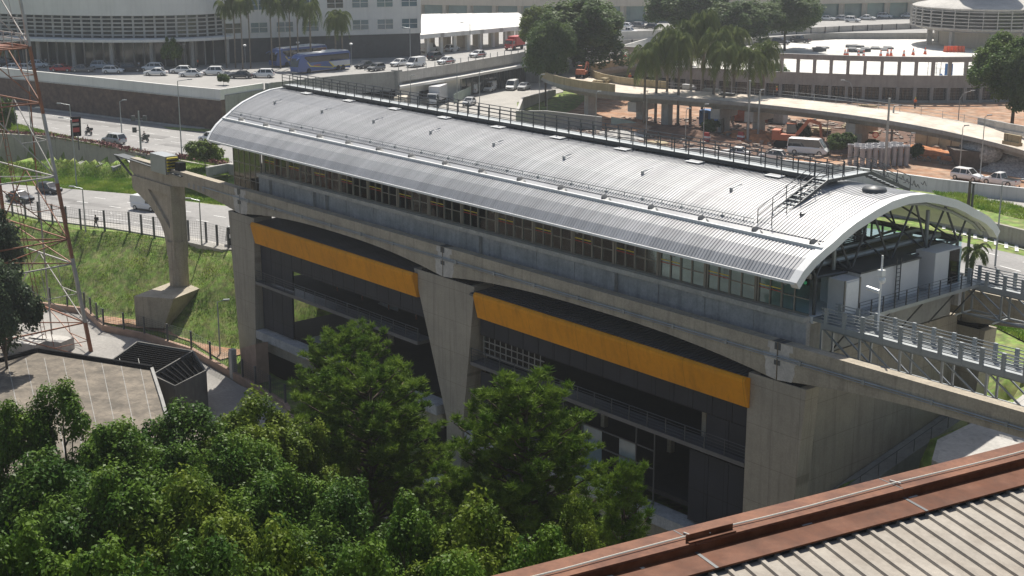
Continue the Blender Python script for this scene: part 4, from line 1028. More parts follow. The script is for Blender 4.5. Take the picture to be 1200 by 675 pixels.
deck = of(.3)+[(bk[0][0],bk[0][1])]+bk[1:]
m = MB(); m.prz(deck, 3.0, PZ); m.build('deck', M['plaza'], t)
hp = [P2(*q,PZ) for q in ((700,64),(800,58.5),(880,50),(1000,43.5),(1085,40),(1200,39))]
t = thing('hoarding', 'long pale grey hoarding with dark joints at the back of the car deck', 'hoarding', (hp[2][0],hp[2][1],PZ))
MB().wall(hp, .3, PZ, PZ+3.0).build('panel', M['lgrey'], t)
for x, y in resample(offs(hp,-.25*sgn if sgn > 0 else .25), 4.6): MB().obox((x,y,PZ),.2,.2,3.05).build('joint', M['steel'], t)
# things on the deck
def pxthing(name, label, cat, x, y, z, fn, mt, group=None):
    p = at(x,y,z); o = fn(MB(), p).build(name, M[mt]); return tag(o, label, cat, group)
for i, (x, y, lb) in enumerate([(1008,60.5,'dark heap of covered building material on the car deck by the cones'),(1000,55.5,'low dark stack of sheets on the car deck'),(960,60,'pair of small dark boxes on the car deck'),(1035,57.5,'long low dark pile near the tower on the car deck'),(930,48.5,'dark truck shaped pile by the hoarding'),(965,57,'long thin dark plank pile on the car deck')]):
    wd = (9,5,3,9,5,7)[i]; hh = (1.0,.5,.9,.5,1.4,.35)[i]
    def fn(m, p, wd=wd, hh=hh):
        r = random.Random(wd)
        for k in range(6): m.obox((p.x+RR.x*(r.random()-.5)*wd*.7, p.y+RR.y*(r.random()-.5)*wd*.7, PZ+.01*k), wd*(.25+.3*r.random()), 1+r.random(), hh*(.5+.6*r.random()), AN+pi/2+.4*(r.random()-.5))
        return m
    pxthing('material_pile', lb, 'pile', x, y, PZ, fn, 'steel')
def cone(p, s=1.0, label=None, rz=0):
    t = thing('traffic_cone', label, 'cone', (p.x,p.y,p.z), 'orange traffic cones on the car deck')
    MB().lathe((p.x,p.y,p.z+.06), [(.26*s,0),(.06*s,1.0*s),(0,1.0*s)], 8).build('body', M['plastic'], t); MB().box(p.x-.3*s,p.y-.3*s,p.z,p.x+.3*s,p.y+.3*s,p.z+.06).build('foot', M['plastic'], t)
    MB().lathe((p.x,p.y,p.z+.06), [(.19*s,.42*s),(.13*s,.68*s)], 8).build('band', M['whitec'], t)
for i, (x, y) in enumerate([(990,66),(993,66),(1006,67),(1012,67),(1032,66.5),(1040,66),(1044,65.5),(1059,66.5),(1070,64.5),(1084,63.5)]):
    cone(at(x,y,PZ), 1.5, 'orange traffic cone on the car deck, number of the row: '.replace(', number of the row: ',' beside ')+['the dark heap, leftmost of a close pair','the dark heap, rightmost of a close pair','the left end of the dark heap','the middle of the dark heap','the right end of the dark heap','the next cone right of the heap','the third cone right of the heap','the single cone left of the tower','the second cone left of the tower','the tower doorway'][i])
# control tower base
tc = at(1166,58,PZ); tc = V((tc.x,tc.y,PZ)) + V((HH.x,HH.y,0))*12
t = thing('control_tower', 'round control tower base with a louvred ring, low conical roof and portholes', 'tower', tuple(tc))
R0 = 16.5; n = 16
MB().lathe(tc, [(9.5,0),(9.5,4.0)], 24).build('core', M['beige'], t)
for k in range(8): a_ = 2*pi*k/8; MB().obox((tc.x+12*cos(a_),tc.y+12*sin(a_),PZ),1.2,.8,4.0,a_).build('pillar', M['lgrey'], t)
MB().lathe(tc, [(0,3.8),(13,3.8),(15.2,4.3),(15.2,4.7),(12,4.7)], 32).build('soffit', M['lgrey'], t)
MB().lathe(tc, [(14.6,4.6),(14.6,9.0)], 32).build('ring_glass', M['dwin'], t)
m = MB()
for k in range(6): z = 4.75+k*.78; m.lathe(tc, [(15.0,z),(R0,z+.05),(R0,z+.22),(15.0,z+.3)], 32)
m.build('louvre', M['lgrey'], t)
for k in range(32): a_ = 2*pi*k/32; MB().obox((tc.x+(R0+.05)*cos(a_),tc.y+(R0+.05)*sin(a_),PZ+4.6),.35,.16,4.6,a_).build('mullion', M['lgrey'], t)
MB().lathe(tc, [(R0-.4,9.0),(R0-.1,9.5),(R0-.9,9.8),(7.6,11.4),(6.8,11.6)], 40).build('roof', M['lgrey'], t)
MB().lathe(tc, [(6.9,11.5),(6.9,26)], 32).build('shaft', M['beige'], t)
for k in range(24):
    a_ = 2*pi*k/24; c_ = V((cos(a_),sin(a_),0)); p = tc+c_*6.75+V((0,0,13.6)); m = MB(); m.tube(p, p+c_*.35, .72, 12); f = m.build('porthole', M['grey'], t); m = MB(); m.tube(p+c_*.3, p+c_*.38, .5, 12); m.build('pane', M['dwin'], f)
b_ = MB(); q = tc-V((HH.x,HH.y,0))*11.5
tt = thing('plastic_barrier', 'row of red and white plastic barriers under the control tower ring', 'barrier', (q.x,q.y,PZ))
m = MB()
for k in range(6): p = at(1108+k*4,61,PZ); m.hexa([(p.x-.5,p.y-.25,PZ),(p.x+.5,p.y-.25,PZ),(p.x+.5,p.y+.25,PZ),(p.x-.5,p.y+.25,PZ)],[(p.x-.4,p.y-.1,PZ+1.4),(p.x+.4,p.y-.1,PZ+1.4),(p.x+.4,p.y+.1,PZ+1.4),(p.x-.4,p.y+.1,PZ+1.4)])
m.build('body', M['plastic'], tt)
# blue scaffold stair on the rotunda front
p = at(1128,117,0); t = thing('access_stair', 'blue scaffold stair against the rotunda front near the right tree', 'stair', (p.x,p.y,0))
q = at(1108,117,0)+V((-.8,-1.5,0)); e = at(1142,118,0)+V((-.8,-1.5,0)); m = MB()
for o_ in (0,1.2): m.bar((q.x-.5*o_,q.y+o_,5.0),(e.x-.5*o_,e.y+o_,.2),.15,.35)
for k in range(14): s = q.lerp(e,(k+.5)/14); m.box(s.x-.6,s.y-.1,4.9-4.7*(k+.5)/14,s.x+.4,s.y+1.2,4.95-4.7*(k+.5)/14)
m.build('flight', M['blue'], t)
m = MB()
for k in range(6): s = q.lerp(e,k/5); m.tube((s.x,s.y,0),(s.x,s.y,6.2-4.7*k/5),.06,5)
for k in range(4): s = at(1094+k*5,117,0)+V((-.8,-1.5,0)); m.tube((s.x,s.y,0),(s.x,s.y,7.5),.06,5); 
m.build('scaffold_frame', M['galv'], t)
MB().obox((q.x+2,q.y,4.9),1.5,.3,2.4,.3).obox((e.x+1,e.y,3.2),.9,.2,1.6,.3).build('blue_panel', M['blue'], t)
# ---------- curved ramp viaduct
ctr = [P2(*q,z) + (z,) for q, z in (((1260,188),2.2),((1200,166),4.2),((1100,143.5),5.5),((1000,128.5),6),((900,117.5),6),((820,111),6),((760,107),6),((705,101.5),6),((672,94.5),6),((660,87),6),((672,80.5),6),((705,75.5),6),((745,70),6),((800,66),6))]
def sm3(line, it=2):
    L = [V(p) for p in line]
    for _ in range(it):
        o = [L[0]]
        for a, b in zip(L, L[1:]): o += [a.lerp(b,.25), a.lerp(b,.75)]
        L = o+[L[-1]]
    return L
CT = sm3(ctr)
nrm = []
for i in range(len(CT)):
    d = CT[min(i+1,len(CT)-1)]-CT[max(i-1,0)]; d.z = 0; d.normalize(); nrm.append(V((-d.y,d.x,0)))
t = thing('ramp_viaduct', 'curved concrete ramp viaduct under construction sweeping round in front of the palms', 'viaduct', (CT[20].x,CT[20].y,0))
HWD = 4.6
def rib(o0, o1, z0, z1, name, mt, i0=0, i1=None, zo=None):
    m = MB(); vs = []; idx = range(i0, i1 or len(CT))
    for i in idx:
        p = CT[i]; n_ = nrm[i]
        for o_, z_ in ((o0,z0),(o1,z0),(o1,z1),(o0,z1)): q = p+n_*o_; vs.append((q.x,q.y,p.z+z_))
    k = len(list(idx)); fs = []
    for i in range(k-1):
        for j in range(4): fs.append((4*i+j,4*i+(j+1)%4,4*i+4+(j+1)%4,4*i+4+j))
    fs += [(0,1,2,3),(4*k-1,4*k-2,4*k-3,4*k-4)]
    m.add(vs, fs); return m.build(name, M[mt], t)
rib(-HWD, HWD, -.35, 0, 'deck', 'deckc'); rib(-2.4, 2.4, -1.7, -.36, 'box_girder', 'grey'); 
# which side is the outside (towards camera)?
so = 1 if (CT[20]+nrm[20]*4).y < CT[20].y else -1
rib(so*HWD, so*(HWD+.25), -.6, .02, 'edge_beam', 'grey'); rib(-so*HWD, -so*(HWD+.25), -.6, .02, 'edge_beam', 'grey')
ki = [i for i, p in enumerate(CT) if proj_x(p) < 722] if False else [i for i, p in enumerate(CT) if i > 27]
k0 = 27
rib(so*(HWD+.02), so*(HWD+.24), .02, 1.35, 'formwork_parapet', 'form', k0, k0+13); rib(so*(HWD+.02), so*(HWD+.24), .02, 1.0, 'parapet', 'lgrey', k0+12)
rib(-so*(HWD-.1), -so*(HWD+.12), .02, 1.3, 'formwork_parapet', 'form', k0-2)
for sd in (1,-1):
    m = MB()
    for i in range(0, k0, 1):
        q = CT[i]+nrm[i]*sd*(HWD-.1); m.tube((q.x,q.y,q.z),(q.x,q.y,q.z+1.15),.04,5)
    for z in (.6,1.1):
        for i in range(0, k0-1): a_, b_2 = CT[i]+nrm[i]*sd*(HWD-.1), CT[i+1]+nrm[i+1]*sd*(HWD-.1); m.tube((a_.x,a_.y,a_.z+z),(b_2.x,b_2.y,b_2.z+z),.025,4)
m.build('guard_rail', M['galv'], t)
for x, y, cap in ((682,140,0),(708,158,1),(772,150,0),(840,160,1),(935,150,1),(610,105,0),(1040,168,1)):
    p = at(x,y,0); j = min(range(len(CT)), key=lambda i: (CT[i].x-p.x)**2+(CT[i].y-p.y)**2); p = CT[j]
    if cap: q = p+nrm[j]*3.4; q2 = p-nrm[j]*3.4; m = MB(); m.bar((q.x,q.y,3.5),(q2.x,q2.y,3.5),1.7,1.7); m.build('pier_cap', M['lgrey'], t)
    MB().obox((p.x,p.y,-.2),1.9,1.3,4.6,atan2(nrm[j].y,nrm[j].x)).build('pier', M['lgrey'], t)
# portal frame
a_, b_2 = at(668,76,TZ), at(697,72,TZ)
t = thing('portal_frame', 'free standing concrete portal frame with three legs in front of the big round tree', 'frame', tuple(a_)); m = MB()
for k in (0,.5,1): p = a_.lerp(b_2,k); MB().obox((p.x,p.y,TZ-1),.8,.8,4.8,.5).build('leg', M['lgrey'], t)
m.bar(a_+V((0,0,4.2)), b_2+V((0,0,4.2)), .9, .9); m.build('lintel', M['lgrey'], t)
wl2 = [P2(706,67,TZ),P2(730,66,TZ),P2(768,56,TZ)]
cwall('white hoarding wall leading up from the ramp to the terminal road', wl2, .3, TZ-1, [TZ+2.2,TZ+2.4,TZ+2.6], 'bwhite', 'hoarding', 'hoarding')
cwall('white wall on the upper road left of the palms', [P2(725,48,TZ),P2(790,45,TZ)], .3, TZ, TZ+2.2, 'bwhite', 'road_wall')
# ================= FOREGROUND ROOF =================
ZR = 27.0
e0, e1 = at(575,675,ZR), at(1200,518,ZR); u = (e1-e0).normalized(); nin = V((u.y,-u.x,0))
if nin.x < 0: nin = -nin
t = thing('rooftop', 'corrugated grey rooftop with a red brown metal parapet in the near corner', 'roof', tuple(e0))
e0 = e0-u*9; LR = 48
def q3(s, d, z): p = e0+u*s+nin*d; return (p.x,p.y,z)
def slab(m, s0, s1, d0, z0, d1, z1, th=.04): return m.hexa([q3(s0,d0,z0-th),q3(s1,d0,z0-th),q3(s1,d1,z1-th),q3(s0,d1,z1-th)],[q3(s0,d0,z0),q3(s1,d0,z0),q3(s1,d1,z1),q3(s0,d1,z1)])
m = MB(); seg = 4.55
for i in range(11):
    a_, b_2 = i*seg-1.2, (i+1)*seg-1.21
    slab(m, a_, b_2, 0, ZR, .62, ZR+.02)
m.build('parapet_cap', M['cap'], t)
m = MB(); m.hexa([q3(-2,0,10),q3(LR,0,10),q3(LR,.3,10),q3(-2,.3,10)],[q3(-2,.012,ZR-.05),q3(LR,.012,ZR-.05),q3(LR,.3,ZR-.05),q3(-2,.3,ZR-.05)]); m.build('outer_wall', M['lgrey'], t)
m = MB(); m.hexa([q3(-2,.6,ZR-.15),q3(LR,.6,ZR-.15),q3(LR,.63,ZR-.15),q3(-2,.63,ZR-.15)],[q3(-2,.6,ZR-.02),q3(LR,.6,ZR-.02),q3(LR,.63,ZR-.02),q3(-2,.63,ZR-.02)]); m.build('parapet_inner_face', M['brownroof'], t)
m = MB()
for i in range(11): slab(m, i*seg-1.2, (i+1)*seg-1.206, .632, ZR-.14, 1.2, ZR-.175, .03)
m.build('gutter_flashing', M['brownroof'], t)
for i in range(11): m = MB(); a_ = i*seg-1.2; slab(m, a_-.03, a_+.03, .64, ZR-.133, 1.21, ZR-.168, .01); slab(m, a_-.012, a_+.012, .0, ZR+.004, .6, ZR+.024, .006); m.build('flashing_joint', M['steel'], t)
r = random.Random(4)
for i in range(22):
    m = MB()
    s0 = r.random()*LR; 
    slab(m, s0, s0+.05+.2*r.random(), .66, ZR-.134, .69+.05*r.random(), ZR-.136, .004); m.build('sealant_trace', M['grey'], t)
# corrugated sheet: ribs run inwards
m = MB(); pr0, pr1 = at(891.7,641.8,ZR-.3), at(936,675,ZR-.3); SH = (pr1-pr0).dot(u)/(pr1-pr0).dot(nin); pitch = .335; n = int((LR+14)/pitch); D1 = 26
vs = []; offsx = [(0,0),(.64,0),(.70,.046),(.93,.046)]
c0, c1 = 1.2, D1
for i in range(n):
    for o, h in offsx:
        s = -6+(i+o)*pitch; vs += [q3(s,c0-.05,ZR-.285+h), q3(s+SH*(c1-c0),c1,ZR-.285-1.2+h)]
cols = len(vs)//2; m.add(vs, [(2*i,2*i+2,2*i+3,2*i+1) for i in range(cols-1)]); m.build('corrugated_sheet', M['sheet'], t)
m = MB(); m.hexa([q3(-6,1.0,ZR-.9),q3(LR,1.0,ZR-.9),q3(LR,1.04,ZR-.9),q3(-6,1.04,ZR-.9)],[q3(-6,1.0,ZR-.2),q3(LR,1.0,ZR-.2),q3(LR,1.04,ZR-.2),q3(-6,1.04,ZR-.2)]); m.build('roof_upstand', M['sheet'], t)
m = MB(); m.hexa([q3(-6,.3,10),q3(LR,.3,10),q3(LR,D1,10),q3(-6,D1,10)],[q3(-6,.3,ZR-.6),q3(LR,.3,ZR-.6),q3(LR,D1,ZR-2.0),q3(-6,D1,ZR-2.0)]); m.build('building_body', M['lgrey'], t)
r = random.Random(14)
for lb, sx, dx in (('pale pebble lying between the roof ribs near the parapet',19.2,3.4),('dark stone lying on the corrugated roof near the right edge',24.6,5.2),('second pale pebble on the corrugated roof',21.9,3.0)):
    q = V(q3(sx,dx,ZR-.285-1.2*(dx-1.15)/24.85+.03)); o = MB().ball(tuple(q), .05, .04, .035, 7, 5).build('pebble', M['lgrey' if 'pale' in lb else 'steel']); tag(o, lb, 'pebble')
# conduit lying on the parapet cap
t2 = thing('lightning_conductor', 'thin pale cable running along the red brown parapet cap', 'cable', tuple(e0))
m = MB(); r = random.Random(8); pts = []
for i in range(48): pts.append(q3(i*1.0-1, .40+.025*sin(i*1.3)+.015*r.random(), ZR+.05))
m.path(pts, .016, 5); m.build('cable', M['cable'], t2)
m = MB()
for i in range(12): s = i*4.55-1.15; m.bar(q3(s,.22,ZR+.03),q3(s+.02,.47,ZR+.06),.025,.025)
m.build('cable_clip', M['lgrey'], t2)
def at_s(x, y):   # parameter along the edge of a pixel on the cap
    p = at(x,y,ZR); w_ = p-e0; return w_.dot(u), w_.dot(nin)
s0, d0 = at_s(792,629); s1, d1 = at_s(846,615)
t3 = thing('steel_angle', 'dark rusty steel angle bolted on the parapet cap over the cable', 'bracket', q3((s0+s1)/2,d0,ZR))
m = MB(); m.hexa([q3(s0,.50,ZR+.02),q3(s1,.50,ZR+.02),q3(s1,.515,ZR+.02),q3(s0,.515,ZR+.02)],[q3(s0,.50,ZR+.14),q3(s1,.50,ZR+.14),q3(s1,.515,ZR+.14),q3(s0,.515,ZR+.14)]); slab(m, s0, s1, .50, ZR+.045, .61, ZR+.045, .02); m.build('angle', M['brownroof'], t3)
m = MB(); m.tube(q3((s0+s1)/2,.516,ZR+.08), q3((s0+s1)/2,.53,ZR+.08), .012, 6); m.build('bolt', M['lgrey'], t3)
# ================= LATTICE TOWER =================
bx, by = P2(108,417,-10.6); base = V((bx,by,-10.9))
S0 = 24.0; cen = base-RR*12; HF = V((HH.x,HH.y,0)); HT = 62.0
t = thing('lattice_tower', 'orange and white steel lattice transmission tower at the left edge', 'tower', tuple(cen))
def leg(k, z):
    f = 12*(1-z*.0098); d = (RR, HF, -RR, -HF)[k]; return cen+d*f+V((0,0,z))
bands = [(0,4.1,'orange'),(4.1,11.3,'twhite'),(11.3,19.5,'orange'),(19.5,26.9,'twhite'),(26.9,33.9,'orange'),(33.9,45,'twhite'),(45,62,'orange')]
def bnd(z):
    for a, b, c_ in bands:
        if z < b: return c_
    return 'orange'
mm = {'orange':MB(), 'twhite':MB()}
for k in range(4):
    for a, b, c_ in bands: m = MB(); m.bar(leg(k,a), leg(k,b), .36-.003*a, .36-.003*a); m.build('leg', M[c_], t)
lv = [0,4.1,10.7,13.4,20.2,28,33.9,39.5,45,50,55,60]
for a, b in zip(lv, lv[1:]):
    c2_ = bnd(b-.5); g_ = MB()
    for k in range(4):
        p0, p1, q0, q1 = leg(k,a), leg((k+1)%4,a), leg(k,b), leg((k+1)%4,b); D = MB(); w_ = .1
        g_.bar(q0, q1, .14, .14); mid = (q0+q1)/2
        if b-a > 4:
            D.bar(p0, mid, w_); D.bar(p1, mid, w_)
            D.bar(p0.lerp(mid,.5), p0.lerp(q0,.5), .07); D.bar(p1.lerp(mid,.5), p1.lerp(q1,.5), .07); D.bar(p0.lerp(mid,.5), q0.lerp(mid,.5), .06); D.bar(p1.lerp(mid,.5), q1.lerp(mid,.5), .06)
        else: D.bar(p0, q1, w_); D.bar(p1, q0, w_)
        D.build('brace', M[bnd((a+b)/2)], t)
    g_.bar(leg(0,b), leg(2,b), .1); g_.bar(leg(1,b), leg(3,b), .1); g_.build('girt', M[c2_], t)
m = MB(); zpf = 33.9   # working platform with guard rail
for k in range(4):
    p, q = leg(k,zpf), leg((k+1)%4,zpf)
    for h in (.6,1.2): m.tube(p+V((0,0,h)), q+V((0,0,h)), .05, 5)
    for i in range(7): w_ = p.lerp(q,i/6); m.tube(w_, w_+V((0,0,1.2)), .05, 5)
m.build('platform_rail', M['twhite'], t)
m = MB(); m.hexa([leg(k,zpf-.25) for k in range(4)], [leg(k,zpf-.12) for k in range(4)]); m.build('platform', M['orange'], t)
m = MB()
for sx in (0,.4): m.bar(cen+RR*(7+sx), cen+RR*(1.2+sx)+V((0,0,55)), .06)
for i in range(60): z = i*.9; p = cen+RR*(7-5.8*z/55)+V((0,0,z)); m.bar(p, p+RR*.4, .05)
m.build('ladder', M['orange'], t)
for k in range(4): p = leg(k,0); MB().box(p.x-.8,p.y-.8,-13,p.x+.8,p.y+.8,-10.3).build('footing', M['lgrey'], t)
p = at(62,120,0); tm = thing('mast', 'thin red and white antenna mast right of the lattice tower', 'mast', (base.x+2.6,base.y+1,-10.7))
b0 = V((base.x,base.y,-10.7))+RR*-.9+V((HH.x,HH.y,0))*3; b0 = at(60,405,-10.6)
top = V((b0.x,b0.y,25))
m = MB(); m.tube(b0+RR*.2, b0.lerp(top,.55), .1, 6); m.build('lower_tube', M['twhite'], tm); m = MB(); m.tube(b0.lerp(top,.55), b0.lerp(top,.8), .08, 6); m.build('middle_tube', M['orange'], tm); m = MB(); m.tube(b0.lerp(top,.8), top, .06, 6); m.build('upper_tube', M['twhite'], tm)

# ================= TREES =================
M['leafA'] = leafmat('leaf_mid', (.04,.095,.01), (.125,.2,.022), .2, .42, .5)
M['leafB'] = leafmat('leaf_dark', (.03,.078,.01), (.095,.16,.022), .2, .42, .5)
M['leafC'] = leafmat('leaf_yellow', (.07,.12,.01), (.165,.215,.024), .22, .45, .6)
M['leafG'] = leafmat('leaf_grey_green', (.035,.06,.03), (.085,.12,.06), .28, .4, .5)
M['needle'] = leafmat('pine_needle', (.065,.125,.012), (.16,.235,.03), .24, .5, .7)
M['leafF'] = leafmat('far_leaf', (.05,.095,.025), (.11,.16,.045), .38, .5, .25)
M['leafR'] = leafmat('right_tree_leaf', (.05,.11,.012), (.13,.19,.03), .35, .5, .3)
M['palm'] = leafmat('palm_leaf', (.085,.12,.03), (.17,.2,.07), .4, .45, .4)
def unit(r, n): v = r.normal(size=(n,3)); return v/np.linalg.norm(v,axis=1,keepdims=True)
def leaves(r, cen, rad, per, size, up=.75, flat=1.0):
    n = len(cen)*per; idx = np.repeat(np.arange(len(cen)), per)
    d = unit(r, n); rr = r.uniform(0.25,1,n)**.6
    off = d*(rr*rad[idx])[:,None]; off[:,2] *= flat; c = cen[idx]+off
    nrm = d*.75+np.array([0,0,up])+r.normal(0,.45,(n,3)); nrm /= np.linalg.norm(nrm,axis=1,keepdims=True)
    t = np.cross(nrm, unit(r,n)); t /= np.linalg.norm(t,axis=1,keepdims=True)+1e-9; b = np.cross(nrm,t)
    s = size*r.uniform(.6,1.3,n)[:,None]
    v = np.stack([c-t*s*.5, c+b*s*.33, c+t*s*.62-nrm*s*.12, c-b*s*.33],1).reshape(-1,3)
    return v
def crown_centres(r, H0, H1, R_, n, lobes=7, lr=(.42,.62), sp=(.25,.62)):
    cs = []; L = []
    for i in range(lobes):
        a = r.uniform(0,2*pi); q = R_*r.uniform(*sp); L.append((q*cos(a), q*sin(a), H0+(H1-H0)*r.uniform(.25,.8), R_*r.uniform(*lr)))
    L.append((0,0,H1-R_*lr[1]*.9,R_*lr[1]*.9))
    L = np.array(L); k = r.integers(0,len(L),n); d = unit(r,n); d[:,2] = np.abs(d[:,2])*1.0-.35*(r.uniform(size=n) < .4)
    c = L[k,:3]+d*(L[k,3]*r.uniform(.62,1.05,n))[:,None]; return c, L
def trunk_mesh(m, H, L, r0, rnd, rad=None):
    zb = H*.35; pts = [V((0,0,-.6)), V((.1*rnd.uniform(-1,1),.1,zb*.5)), V((.2*rnd.uniform(-1,1),.2*rnd.uniform(-1,1),zb))]
    m.path(pts, r0, 8, r0*.7)
    for l in L:
        e = V((l[0],l[1],l[2])); s = pts[2]; mid = s.lerp(e,.5)+V((0,0,.4)); m.path([s,mid,e], r0*.5, 6, r0*.12)
        for _ in range(3): f = e+V((rnd.uniform(-1,1),rnd.uniform(-1,1),rnd.uniform(-.2,1)))*l[3]*.7; m.path([mid.lerp(e,rnd.uniform(.2,1)), f], r0*.16, 5, r0*.05)
def broad_proto(seed, H, R_, mt, nc=150, per=170, size=.34, crad=(.5,1.05), base=.38, lob=None):
    r = np.random.default_rng(seed); rnd = random.Random(seed)
    c, L = crown_centres(r, H*base, H, R_, nc, *(lob or ())); rad = r.uniform(*crad, nc)
    o = bpy.data.objects.new('broadleaf_tree', None); col.objects.link(o); W[o.name] = (0,0,0)
    v = leaves(r, c, rad, per, size); npmesh('crown', v, np.arange(len(v)).reshape(-1,4), M[mt], o)
    m = MB(); trunk_mesh(m, H, L, .035*H*.6, rnd); m.build('trunk', M['bark'], o, True)
    return o
def pine_proto(seed, H, R_, base=.32, nb=60, name='pine_tree'):
    r = np.random.default_rng(seed); rnd = random.Random(seed); o = bpy.data.objects.new(name, None); col.objects.link(o); W[o.name] = (0,0,0)
    m = MB(); tip = V((.25,.1,H-.6)); m.path([V((0,0,-.6)),V((.12,0,H*.4)),tip], .26, 8, .06)
    tufts = []
    for i in range(nb):
        f = (i+.5)/nb; a = i*2.4+rnd.uniform(-.3,.3); hz_ = H-H*(1-base)*(1-f)
        ln = R_*sqrt(max(.02,1-((f-.32)/.72)**2))*rnd.choice((.62,.85,1,1.08)); e = V((cos(a)*ln, sin(a)*ln, hz_-.25*R_*(1-f)*.4))
        s = V((.1,0,max(H*base*.8, hz_-ln*.45-.6))); mid = s.lerp(e,.55)+V((0,0,-.06*ln)); m.path([s,mid,e], .08, 5, .025)
        k = max(4,int(ln*2.3))
        for j in range(k):
            u_ = .35+.65*(j+1)/k; p = (s.lerp(mid,u_/.55) if u_ < .55 else mid.lerp(e,(u_-.55)/.45)); sp = .75*(1.15-u_*.5)
            for _ in range(2):
                q = p+V((rnd.uniform(-1,1)*sp,rnd.uniform(-1,1)*sp,rnd.uniform(-.1,.7)*sp)); tufts.append((q.x,q.y,q.z))
    for i in range(10): tufts.append((tip.x+rnd.uniform(-.8,.8), tip.y+rnd.uniform(-.8,.8), H-.4+rnd.uniform(-.5,.35)))
    m.build('trunk', M['bark'], o, True)
    T = np.array(tufts); per = 64; n = len(T)*per; idx = np.repeat(np.arange(len(T)),per)
    d = unit(r,n); d[:,2] = d[:,2]*.6+.6; d /= np.linalg.norm(d,axis=1,keepdims=True)
    ln = r.uniform(.26,.46,n)[:,None]*r.uniform(.8,1.25,len(T))[idx][:,None]; side = np.cross(d, unit(r,n)); side /= np.linalg.norm(side,axis=1,keepdims=True)+1e-9
    c = T[idx]+r.normal(0,.07,(n,3)); wd = .036
    v = np.stack([c+d*.04-side*wd, c+d*.04+side*wd, c+d*ln],1).reshape(-1,3)
    npmesh('crown', v, np.arange(len(v)).reshape(-1,3), M['needle'], o); return o
used = {}
def put_tree(p, loc, rz, s, label, group=None, cat='tree'):
    if used.get(p.name): o = dup(p)
    else: o = p; used[p.name] = 1
    o.location = loc; o.rotation_euler.z = rz; o.scale = s if isinstance(s,tuple) else (s,s,s)
    tag(o, label, cat, group); return o
PB = [broad_proto(11,20,4.4,'leafA',250,250,.195,(.45,.9),.5,(12,(.27,.43),(.3,.85))), broad_proto(12,20,4.2,'leafB',255,250,.19,(.45,.9),.52,(12,(.27,.43),(.3,.85))), broad_proto(13,20,4.0,'leafC',250,250,.195,(.45,.85),.5,(12,(.27,.43),(.3,.85))), broad_proto(14,20,4.3,'leafA',250,250,.195,(.45,.95),.48,(12,(.27,.43),(.3,.85)))]
HB = [20]*4; RB = [4.4,4.2,4.0,4.3]
PG = broad_proto(15,9,3.2,'leafG',120,170,.3)
PP = [pine_proto(21,21,5.0,.4,120), pine_proto(22,21,4.2,.45,100), pine_proto(23,22,4.4,.42,120), pine_proto(24,20,1.7,.8,22)]
def fore(kind, x, ytop, D, Rpx, label, rz=0, sz=None, grp=None):
    top = atD(x, ytop, D); z0 = hz(top.x, top.y); H = top.z-z0; rm = Rpx/(FP/D)
    if kind[0] == 'P': i = int(kind[1]); p = PP[i]; Hh = (21,21,22,20)[i]; Rr = (5.0,4.2,4.2,1.7)[i]
    elif kind == 'G': p = PG; Hh = 9; Rr = 3.2
    else: i = int(kind[1]); p = PB[i]; Hh = HB[i]; Rr = RB[i]
    k_ = 1.3 if kind[0] == 'B' else 1.12 if kind[0] == 'P' else 1.0
    put_tree(p, (top.x,top.y,z0), rz, (rm/Rr*k_, rm/Rr*k_, H/Hh), label, grp)
fore('P0', 428, 428, 88, 100, 'large dark green pine standing before the left yellow band, the widest pine', 0.4)
fore('P1', 410, 386, 98, 68, 'taller pine just behind the widest pine, its top against the dark opening', 2.0)
fore('P2', 612, 446, 78, 90, 'bright green pine in front of the middle pier and the right yellow band', 1.1)
fore('P3', 735, 548, 74, 28, 'small pine top right of the bright pine, above the red brown parapet', 3.3)
fore('B2', 676, 588, 70, 36, 'yellowish leafy tree at the right foot of the bright pine', 4.2)
G = 'broadleaf trees filling the near corner'
T_ = [('B0',70,447,80,62,'dark green broadleaf tree with a pointed top against the garage roof'),('B3',135,490,76,70,'rounded green tree just right of the pointed one below the garage roof'),('B1',212,470,80,66,'dark green tree below the corner of the garage roof'),('B2',300,462,80,60,'yellowish green tree beside the service road, left of the pines'),('B0',10,470,80,52,'dark tree cut by the left edge below the garage roof'),
 ('B3',265,505,72,64,'mid green tree in front of the yellowish tree'),('B1',40,530,66,84,'broad dark tree near the left edge, in the second row'),('B0',135,555,64,86,'broad green tree in the second row left of centre'),('B2',225,560,62,74,'light green tree in the second row with a domed crown'),('B3',330,540,68,66,'green tree under the left side of the widest pine'),
 ('B1',400,560,66,70,'dark tree at the foot of the widest pine'),('B0',480,585,62,74,'green tree between the two large pines'),('B2',560,590,58,76,'bright yellowish tree in front of the bright pine'),('B3',640,612,56,70,'green tree at the foot of the bright pine beside the parapet'),
 ('B0',20,620,52,96,'dark tree in the lower left corner'),('B3',120,635,50,98,'green tree at the bottom edge, second from the left corner'),('B1',230,632,50,92,'dark tree at the bottom edge, left of centre'),('B2',330,625,52,84,'light green tree at the bottom edge under the widest pine'),('B0',430,640,50,90,'green tree at the bottom edge below the gap between pines'),('B3',530,648,48,90,'tree at the bottom edge nearest to the start of the parapet')]
for k, (kd,x,y,D,rp,lb) in enumerate(T_): fore(kd, x, y+6, D, rp, lb, k*1.37, grp=G)
fore('B2', 365, 500, 84, 40, 'small yellowish tree between the service road and the pines', 2.2, grp=G)
fore('G', -10, 250, 150, 42, 'grey green tree at the left edge in front of the lattice tower and slope', .5)
fore('G', -2, 305, 140, 40, 'lower grey green tree at the left edge above the garage roof', 2.5)
SM = broad_proto(32,4.4,3.0,'leafA',130,150,.32,(.4,.85),.3)
